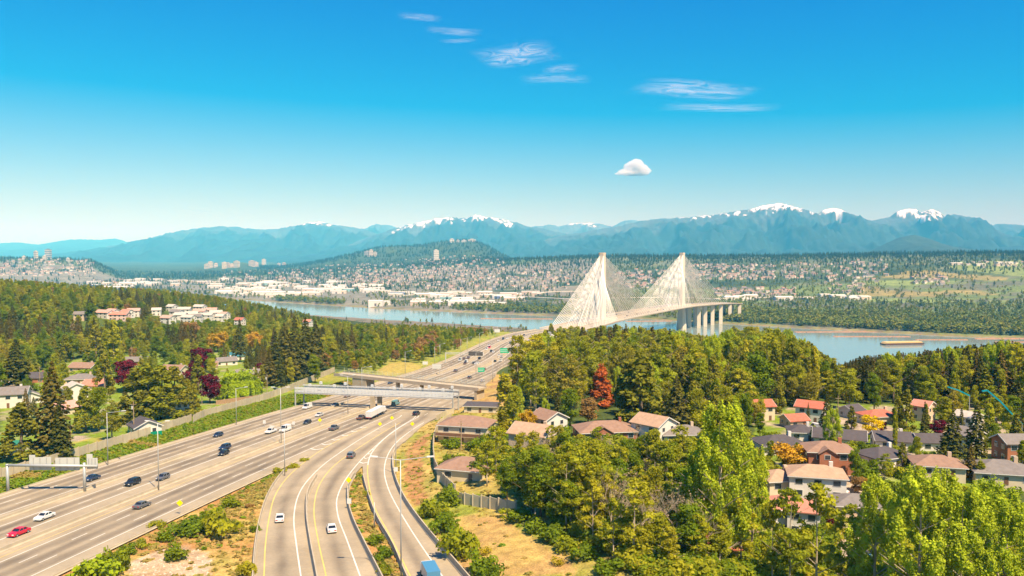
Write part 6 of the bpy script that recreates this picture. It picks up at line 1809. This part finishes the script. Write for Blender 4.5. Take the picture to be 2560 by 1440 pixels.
while len(fa) + len(fd) < 19000 and tries < 80000:
    tries += 1
    # even over the visible land: pick in depth and bearing
    y = 1480*(6600/1480)**(frn.random()**0.85); a = frn.uniform(-80, 2640); x = (a - 1280)/F_PX*y
    if not far_ok(x, y): continue
    n = fbm(x, y, 260, 4, 4.0) + frn.uniform(-.15, .15)
    z = far(x, y); py = to_px((x, y, z))[1]
    dens = 0.9
    if y < 4800 and a < 1500: dens = 0.45 if n < 0.02 else 0.07
    if y < fbank(x) + 260: dens = max(dens, 0.9 if (fbm(x, 0, 300, 3, 2.0) > -0.12 or a > 1850) else 0.15)
    if a > 1800 and y < fbank(x) + 520: dens = 0.95
    elif 2150 < a and 2500 < y < 3800: dens = 0.35 if n < 0.1 else 0.05
    if in_zone(a, py): dens = 0.65
    elif y > 3400 and a > 800: dens = 1.0
    if frn.random() > dens: continue
    h = frn.uniform(9, 17)*(1.15 if y > 3500 else 1.0)
    dark = (y > 3300 and frn.random() < 0.55 + 0.3*(y > 4200)) or frn.random() < 0.12
    (fd if dark else fa).append((x, y, z - 0.5, h/FARH*frn.uniform(.9, 1.35), h/FARH))
scatter('forest', fa, FC, 'leafy woods spread over the far shore and valley', 'wood')
scatter('forest', fd, FD, 'dark evergreen woods on the far hillsides', 'wood')
# tall riverside woods along the far bank
bk = []
for k in range(2600):
    a = frn.uniform(1840, 2640) if frn.random() < .72 else frn.choice([frn.uniform(690, 860), frn.uniform(1140, 1420), frn.uniform(1700, 1860)])
    # bearing -> bank
    lo_, hi_ = 1200.0, 3400.0
    for _ in range(30):
        md = (lo_ + hi_)/2
        if md < fbank((a - 1280)/F_PX*md): lo_ = md
        else: hi_ = md
    y = hi_ + 32 + frn.random()**1.5*(330 if a > 1840 else 110); x = (a - 1280)/F_PX*y
    h = frn.uniform(12, 22); bk.append((x, y, far(x, y) - .5, h/FARH*frn.uniform(.9, 1.3), h/FARH))
scatter('forest', bk, FC, 'tall leafy riverside wood along the far bank', 'wood')
# wooded crest lines read as tree tops
cr_pts = []
for k in range(2600):
    a = frn.uniform(-60, 2620); dist = float(np.interp(a, RPX, RDI)); y = dist*frn.uniform(0.93, 1.03); x = (a - 1280)/F_PX*y
    if a < 1000 and frn.random() < 0.7: continue
    cr_pts.append((x, y, far(x, y) - 1, frn.uniform(.9, 1.6), frn.uniform(.9, 1.7)))
for k in range(2200):
    a = frn.uniform(640, 1420); y = frn.uniform(6700, 8600); x = (a - 1280)/F_PX*y
    cr_pts.append((x, y, far(x, y) - 1, frn.uniform(1.2, 2.2), frn.uniform(1.0, 1.6)))
scatter('forest', cr_pts, FD, 'evergreen tree tops along the far ridge crest and the wooded mount', 'wood')

# houses on the far hillsides
FWALL = [mat('far_wall_%d' % k, v, .85, .05, 5) for k, v in enumerate([(0.56,0.49,0.40),(0.48,0.43,0.36),(0.54,0.44,0.36),(0.43,0.39,0.34),(0.64,0.58,0.50)])]
FROOF = [mat('far_roof_%d' % k, v, .9, .1, 5) for k, v in enumerate([(0.20,0.16,0.14),(0.28,0.19,0.15),(0.15,0.13,0.13),(0.34,0.24,0.19),(0.38,0.20,0.14)])]
def far_house_meshes(w, d, h):
    wl = MB().box(-w/2, w/2, -d/2, d/2, -4, h)
    rf = MB(); o_ = .5; rise = d*0.26
    rf.add([(-w/2-o_,-d/2-o_,h+.02),(w/2+o_,-d/2-o_,h+.02),(w/2+o_,d/2+o_,h+.02),(-w/2-o_,d/2+o_,h+.02),(-w/2-o_,0,h+rise),(w/2+o_,0,h+rise)], [(3,2,1,0),(0,1,5,4),(2,3,4,5),(1,2,5),(3,0,4)])
    return wl, rf
hs = []
for zi, (x0, x1, y0, y1, n) in enumerate(HOUSE_ZONES):
    for k in range(int(n*0.8)):
        px, py = frn.uniform(x0, x1), frn.uniform(y0, y1)
        p = at_far(px, py)
        if p is None or p.y > 6400 or not far_ok(p.x, p.y): continue
        hs.append((p, px, py, zi, frn.uniform(10, 17), frn.uniform(8, 11), frn.uniform(5, 8), frn.uniform(-.7, .7)))
hs.sort(key=lambda q: q[0].y)
ZN = ['on the western hill','above the warehouses','in the middle of the far slope','below the pale slab tower','above the rail yards','under the wooded mount','in the dense estate by the pylons','between the two pylons','on low ground beyond the bridge end','on the wooded slope past the estate','high on the eastern slope','low on the eastern slope','on the eastern clearing','near the eastern ridge top','far out on the flat','below the tower blocks','left of the near pylon']
protoW = [far_house_meshes(w, d, h) for w, d, h in ((12,9,6),(15,10,7),(11,9,5),(17,11,6.5))]
pW = [[q[0].mesh('wall', m_) for m_ in FWALL] for q in protoW]; pR = [[q[1].mesh('roof', m_) for m_ in FROOF] for q in protoW]
zc = {}
bulkW, bulkR = [MB() for _ in FWALL], [MB() for _ in FROOF]
for i, (p, px, py, zi, w, d, h, a) in enumerate(hs):
    k = frn.randrange(4); wm_, rm_ = frn.randrange(len(FWALL)), frn.randrange(len(FROOF)); s = frn.uniform(0.9, 1.25)
    if i < 300:
        zc[zi] = zc.get(zi, 0) + 1
        r = empty('hillside_house', p, a, '%s house with %s roof %s across the river' % (['cream','beige','peach','greyish','white'][wm_], ['dark','brown','charcoal','tan','rusty'][rm_], ZN[zi]), 'house', 'houses across the river ' + ZN[zi])
        r.scale = (s, s, s)
        link('wall', pW[k][wm_], r); link('roof', pR[k][rm_], r)
    else:
        ca, sa = math.cos(a), math.sin(a)
        for src, dst in ((protoW[k][0], bulkW[wm_]), (protoW[k][1], bulkR[rm_])):
            dst.add([(p.x + (v[0]*ca - v[1]*sa)*s, p.y + (v[0]*sa + v[1]*ca)*s, p.z + v[2]*s) for v in src.v], src.f)
for k, b_ in enumerate(bulkW + bulkR):
    if b_.v: tag(b_.build('distant_houses', (FWALL + FROOF)[k]), 'mass of small distant houses on the far hillsides', 'houses', None, 'stuff')

# warehouses and sheds on the far flat
SHED = [mat('shed_wall_%d' % k, v, .7, .05, 20) for k, v in enumerate([(0.62,0.54,0.44),(0.55,0.46,0.37),(0.66,0.60,0.54),(0.55,0.42,0.33),(0.25,0.42,0.42),(0.12,0.18,0.36),(0.62,0.50,0.38)])]
SROOF = mat('shed_roof', (0.66,0.60,0.52), .7, .08, 20)
sheds = []
for (x0, x1, y0, y1, n) in ((230,620,700,722,26),(560,860,706,740,56),(780,960,715,732,22),(960,1250,735,765,30),(1080,1380,735,752,12),(1800,2200,742,752,12),(600,700,728,748,8)):
    for k in range(n): sheds.append((frn.uniform(x0, x1), frn.uniform(y0, y1), frn.uniform(25, 70), frn.uniform(18, 40), frn.uniform(7, 13), frn.choice([0,0,1,2,2,2,3,6]) if frn.random() > .07 else frn.choice([4,5])))
sheds += [(680,712,150,40,12,2),(350,712,190,45,12,2),(290,722,120,40,10,6),(940,765,42,34,16,2),(1140,763,48,30,12,2),(1090,762,40,30,10,1),(825,728,80,40,12,2),(1845,748,40,24,12,2),(2390,662,60,30,9,1),(2510,660,70,30,9,2),(2450,664,40,24,8,2)]
NUMW = ['white','cream','pale','tan','teal','blue','sandy']
for k, (px, py, w, d, h, ci) in enumerate(sheds):
    p = at_far(px, py)
    if p is None or not far_ok(p.x, p.y): continue
    cw_ = ['sandy-white','cream','white','brown','teal','blue','tan'][ci]
    side = 'western' if px < 560 else ('middle' if px < 900 else ('rail-yard' if px < 1500 else 'eastern'))
    size = 'very long' if w > 75 else ('long' if w > 50 else ('mid-sized' if w > 36 else 'small'))
    r = empty('warehouse', p, frn.uniform(-.12, .12), '%s %s warehouse on the %s flats across the river' % (size, cw_, side), 'warehouse', 'warehouses across the river')
    MB().box(-w/2, w/2, -d/2, d/2, -4, h).build('wall', SHED[ci], r)
    MB().add([(-w/2-.4,-d/2-.4,h+.03),(w/2+.4,-d/2-.4,h+.03),(w/2+.4,d/2+.4,h+.03),(-w/2-.4,d/2+.4,h+.03),(-w/2-.4,0,h+d*.07),(w/2+.4,0,h+d*.07)], [(3,2,1,0),(0,1,5,4),(2,3,4,5),(1,2,5),(3,0,4)]).build('roof', SROOF, r)
    for q in range(max(1, int(w/22))):
        xx = -w/2 + w*(q + .5)/max(1, int(w/22))
        MB().box(xx - 3, xx + 3, -d/2 - .15, -d/2 - .02, .3, h*.55).build('loading_door', FROOF[2], r)
# apartment towers
TW = [mat('tower_wall_%d' % k, v, .8, .04, 10) for k, v in enumerate([(0.58,0.46,0.33),(0.54,0.42,0.33),(0.60,0.53,0.44),(0.20,0.22,0.25)])]
BAND = mat('tower_window_band', (0.24,0.22,0.20), .3, .05, 10)
towers = [(517,672,20,20,0),(527,670,22,27,0),(540,668,18,16,1),(562,671,24,26,0),(570,669,18,20,1),(580,668,20,14,0),(592,668,24,26,0),(630,666,26,24,1),(641,666,20,18,1),(660,662,18,24,0),(742,655,24,30,0),(752,655,26,34,0),(761,655,20,18,1),(772,653,24,26,2),(918,641,22,22,1),(928,641,20,28,1),(938,641,16,18,0),(1090,652,26,46,2),(90,648,16,34,2),(121,648,24,42,3),(112,650,16,18,2),(60,650,14,16,2),(170,655,14,16,2),(1130,606,22,15,2),(1180,604,34,10,2),(1205,605,26,12,2),(1160,605,22,8,2),(1145,606,12,10,2),(710,665,16,14,1),(697,664,14,10,1)]
CL = ['cream','peach','pale','dark glass']
grp = lambda px: 'the western group' if px < 250 else ('the riverside tower cluster' if px < 620 else ('the pair of brown blocks' if px < 700 else ('the cluster below the wooded mount' if px < 800 else ('the brown hill-foot group' if px < 1000 else ('the slope alone' if px < 1100 else 'the wooded mount top')))))
gcnt = {}
for (px, py, w, hpx, ci) in towers:
    p = at_far(px, py)
    if p is None: continue
    sc_ = p.y/F_PX; h = hpx*sc_*0.58; ww = w*sc_*0.5
    gname = grp(px); gcnt[gname] = gcnt.get(gname, 0) + 1
    lab = {'the slope alone': 'tall pale slab tower standing alone on the far slope'}.get(gname, '%s apartment block, number %s from the west in %s' % (CL[ci], ['one','two','three','four','five','six','seven','eight','nine','ten','eleven'][gcnt[gname]-1], gname))
    r = empty('apartment_tower', p, frn.uniform(-.5, .3), lab, 'tower block', 'tower blocks across the river')
    MB().box(-ww/2, ww/2, -ww*.4, ww*.4, -12, h).build('wall', TW[ci], r)
    MB().box(-ww*.2, ww*.2, -ww*.2, ww*.2, h + .05, h + 5).build('plant_room', TW[ci], r)
    nb2 = max(2, min(8, int(h/12)))
    for q in range(nb2):
        z = h*(q + .35)/nb2
        MB().box(-ww/2 - .25, ww/2 + .25, -ww*.4 - .25, ww*.4 + .25, z, z + h/nb2*.32).build('window_band', BAND if ci != 3 else TW[2], r)
# raised roads by the far rail yards
def raised_road(pts, z, w, label):
    P = []
    for px, py in pts:
        p = at_far(px, py)
        if p is not None: P.append(p)
    r = empty('raised_road', (P[0].x, P[0].y, 0), 0, label, 'road bridge', 'raised roads across the river')
    o0 = Vector((P[0].x, P[0].y, 0)); b = MB()
    for a, e in zip(P, P[1:]): b.bar(Vector((a.x, a.y, a.z + z)) - o0, Vector((e.x, e.y, e.z + z)) - o0, w, 1.8)
    b.build('deck', BRIDGEWHITE, r)
    for q in P[1:-1]:
        MB().tube(Vector((q.x, q.y, q.z - 2)) - o0, Vector((q.x, q.y, q.z + z - .95)) - o0, 1.5, n=6).build('pier', CONCRETE, r)
raised_road([(1000,745),(1080,741),(1150,742),(1230,744),(1300,748),(1380,752),(1440,756)], 9, 12, 'long pale raised road by the rail yards')
raised_road([(1345,742),(1360,738),(1390,736),(1440,735),(1500,736)], 11, 11, 'curved raised road left of the near pylon')
raised_road([(1780,752),(1830,750),(1890,749),(1960,748),(2050,747)], 7, 14, 'pale raised road running east from the bridge end')
raised_road([(1500,752),(1580,750),(1660,749),(1740,751),(1800,754)], 8, 14, 'raised road seen through the bridge cables')
# freight trains on the near-shore tracks and far yard
WAG = [mat('wagon_%d' % k, v, .8, .15, 4) for k, v in enumerate([(0.08,0.05,0.05),(0.16,0.08,0.06),(0.11,0.10,0.10),(0.30,0.26,0.22)])]
def train(p0, p1, label, fn):
    a, b_ = Vector(p0), Vector(p1); d = b_ - a; n = int(d.length/16); u = d.normalized()
    r = empty('freight_train', (a.x, a.y, fn(a.x, a.y)), math.atan2(u.y, u.x), label, 'train', 'freight trains')
    for k in range(n):
        q = a + u*(16*k); z = max(fn(q.x, q.y), 1.0) - r.location.z
        w_ = MB().box(16*k, 16*k + 15, -1.5, 1.5, z + 1.0, z + 4.4).box(16*k + 1, 16*k + 14, -1.2, 1.2, z + .1, z + .98)
        w_.build('wagon', frn.choice(WAG), r)
def gpt(px, Y): return ((px - 1280)/F_PX*Y, Y, 0)
train(gpt(870, 1770), gpt(1150, 1600), 'long dark freight train on the shore tracks nearest the river', ground)
train(gpt(900, 1735), gpt(1110, 1600), 'second dark freight train on the shore tracks', ground)
train(gpt(1100, 1580), gpt(1240, 1530), 'short brown freight train near the freeway on the shore', ground)
# log booms and a barge on the river
BOOM = mat('wet_logs', (0.36,0.19,0.11), .9, .25, 6)
def log_boom(px0, px1, py, rows, label):
    a, b_ = ray(px0, py), ray(px1, py + frn.uniform(-1, 1)); pa, pb = CAM + a*(CAM.z/-a.z), CAM + b_*(CAM.z/-b_.z)
    r = empty('log_boom', (pa.x, pa.y, 0), 0, label, 'log boom', 'log booms on the river')
    d = pb - pa; L_ = d.length; u = d.normalized(); n_ = Vector((-u.y, u.x, 0)); n = max(3, int(L_/18))
    m_ = MB()
    for q in range(rows):
        for k in range(n):
            s = L_*k/n + frn.uniform(0, 3); e = s + L_/n*.96
            m_.tube(u*s + n_*(q*1.9) + Vector((0,0,.15)), u*e + n_*(q*1.9 + frn.uniform(-.3, .3)) + Vector((0,0,.15)), .85, .8, 6)
    o = m_.build('logs', BOOM, r); o['kind'] = 'stuff'
log_boom(1200,1380,797,6,'long log boom on the water left of the near pylon'); log_boom(1565,1680,804,5,'log boom on the water beneath the bridge deck'); log_boom(1990,2200,831,6,'log boom along the far bank right of the bridge'); log_boom(2085,2275,842,5,'log boom just above the barge'); log_boom(2290,2420,850,4,'log boom right of the barge'); log_boom(2440,2600,848,6,'log boom at the picture edge'); log_boom(2490,2620,856,5,'lower log boom at the picture edge')
a = ray(2206, 862); b_ = ray(2304, 860); pa, pb = CAM + a*(CAM.z/-a.z), CAM + b_*(CAM.z/-b_.z)
ba = empty('barge', (pa.x, pa.y, 0), math.atan2(pb.y - pa.y, pb.x - pa.x), 'long low barge with tan cargo moored in the river', 'barge'); L_ = (pb - pa).length
MB().prism([(2, -1), (L_ - 3, -1), (L_, 2.2), (0, 2.2)], -8, 8).build('hull', mat('barge_hull', (0.10,0.05,0.04), .7), ba)
MB().prism([(1.5, 2.25), (L_ - 1.5, 2.25), (L_ - 4, 5.2), (4, 5.2)], -6.5, 6.5).build('cargo', mat('barge_cargo', (0.62,0.42,0.17), .9), ba)
for s in (-7.9, 7.6): MB().box(.5, L_ - .5, s, s + .3, 2.22, 3.1).build('bulwark', DARKSTEEL, ba)

# ------------------------------------------------------------------ roadside building, parked vehicles, boom in the wood
p = at(1372, 912)
ob_ = empty('office_building', (p.x, p.y, p.z), R(8), 'flat-roofed modern building by the freeway behind the firs', 'building')
LM = mat('office_panel', (0.62,0.56,0.48), .7); OG = glass_mat('office_glass', (0.05,0.06,0.07))
MB().box(-7, 5, 0, 18, -4, 19).build('wall', LM, ob_)
for z in (2.2, 5.6, 9.0, 12.4, 15.8): MB().box(-6.8, 4.8, -.15, -.02, z, z + 1.8).build('window_band', OG, ob_)
MB().box(-9, 6, -2.5, 19, 19.03, 19.9).build('roof', mat('office_roof', (0.55,0.50,0.44), .8), ob_)
MB().box(-2, 3, 6, 12, 19.93, 22.5).build('plant_room', mat('office_plant', (0.25,0.25,0.25), .7), ob_)
for k, (px, py, kd, pt) in enumerate([(1385,935,'van','white'),(1395,942,'van','white'),(1408,948,'van','white'),(1402,955,'sedan','silver'),(1415,955,'sedan','silver'),(1425,950,'sedan','grey'),(1425,915,'suv','black'),(1437,917,'suv','black'),(1450,914,'pickup','black'),(1400,925,'van','white'),(1411,928,'van','white'),(1420,932,'suv','blue'),(1432,933,'van','brown'),(1440,905,'van','white'),(1430,898,'van','white'),(1400,962,'sedan','silver')]):
    p = at(px, py); p.z += .05
    car(p, R(frn.uniform(40, 110)), kd, pt, '%s %s, number %s in the parking lot behind the dark firs' % (pt, {'suv':'sports utility car','sedan':'saloon'}.get(kd, kd), ['one','two','three','four','five','six','seven','eight','nine','ten','eleven','twelve','thirteen','fourteen','fifteen','sixteen'][k]), 'vehicles parked behind the firs', False, 0)
for px, py, kd, pt, lab in ((2040,1074,'van','white','white van parked by the red-roofed house'),(2100,1232,'sedan','white','white car parked beside the tan hip-roofed house'),(2165,1095,'sedan','navy','dark car parked behind the yellow tree'),(2160,1405,'hatch','blue','dark blue car on the shaded street under the thin trees'),(1700,1330,'sedan','white','pale car glimpsed in the wood hollow')):
    p = at(px, py); p.z += .05
    car(p, R(frn.uniform(20, 80)), kd, pt, lab, 'cars parked in the suburb', True, 0)
TEAL = mat('boom_teal', (0.0,0.25,0.33), .4, .05, 3)
def boom(pts, base, label):
    b0 = at(*base); r = empty('lift_boom', b0, 0, label, 'boom', 'teal booms in the wood')
    prev = Vector((0, 0, 0)); P = []
    for px, py in pts:
        d = ray(px, py); P.append(CAM + d*(b0.y/d.y) - b0)
    MB().tube((P[-1].x, P[-1].y, -.5), P[-1] + Vector((0,0,.1)), .16, .14, 8).build('mast', STEEL, r)
    for a, e in zip(P, P[1:]): MB().bar(a, e, .36, .45).build('boom_section', TEAL, r)
boom([(2369,967),(2395,975),(2424,989)], (2424,1060), 'upper teal lifting boom poking out of the treetops'); boom([(2455,978),(2468,976),(2500,1003),(2530,1035),(2555,1060)], (2556,1090), 'longer bent teal lifting boom at the picture edge')
# timber garden fence by the willow
fn0, fn1 = at(540, 1012), at(645, 998)
fr = empty('garden_fence', fn0, 0, 'brown timber garden fence below the willow', 'fence'); d = fn1 - fn0; n = 26
for k in range(n):
    a = d*(k/n); e = d*((k + .92)/n); a.z = ground(fn0.x + a.x, fn0.y + a.y) - fn0.z; e.z = a.z
    MB().bar(a + Vector((0,0,.9)), e + Vector((0,0,.9)), .06, 1.9).build('board', TIMBER, fr)
for k in range(0, n + 1, 5):
    a = d*(k/n); MB().box(a.x-.07, a.x+.07, a.y+.08, a.y+.22, a.z - .4, a.z + 2.0).build('post', TIMBER, fr)

# ------------------------------------------------------------------ things that share a wording are told apart by how near they stand
ordn = ['nearest', 'second nearest', 'third nearest', 'fourth nearest', 'fifth nearest', 'sixth nearest', 'seventh nearest', 'eighth nearest', 'ninth nearest', 'tenth nearest', 'eleventh nearest', 'twelfth nearest']
same = {}
for o in col.objects:
    if o.parent is None and o.get('label') and o.get('kind') != 'stuff': same.setdefault(o['label'], []).append(o)
for lab, L_ in same.items():
    if 1 < len(L_) <= len(ordn):
        L_.sort(key=lambda o: (o.location - CAM).length)
        for k, o in enumerate(L_): w = lab.split(); o['label'] = ' '.join(w[:12]) + ', ' + ordn[k] + ' one'
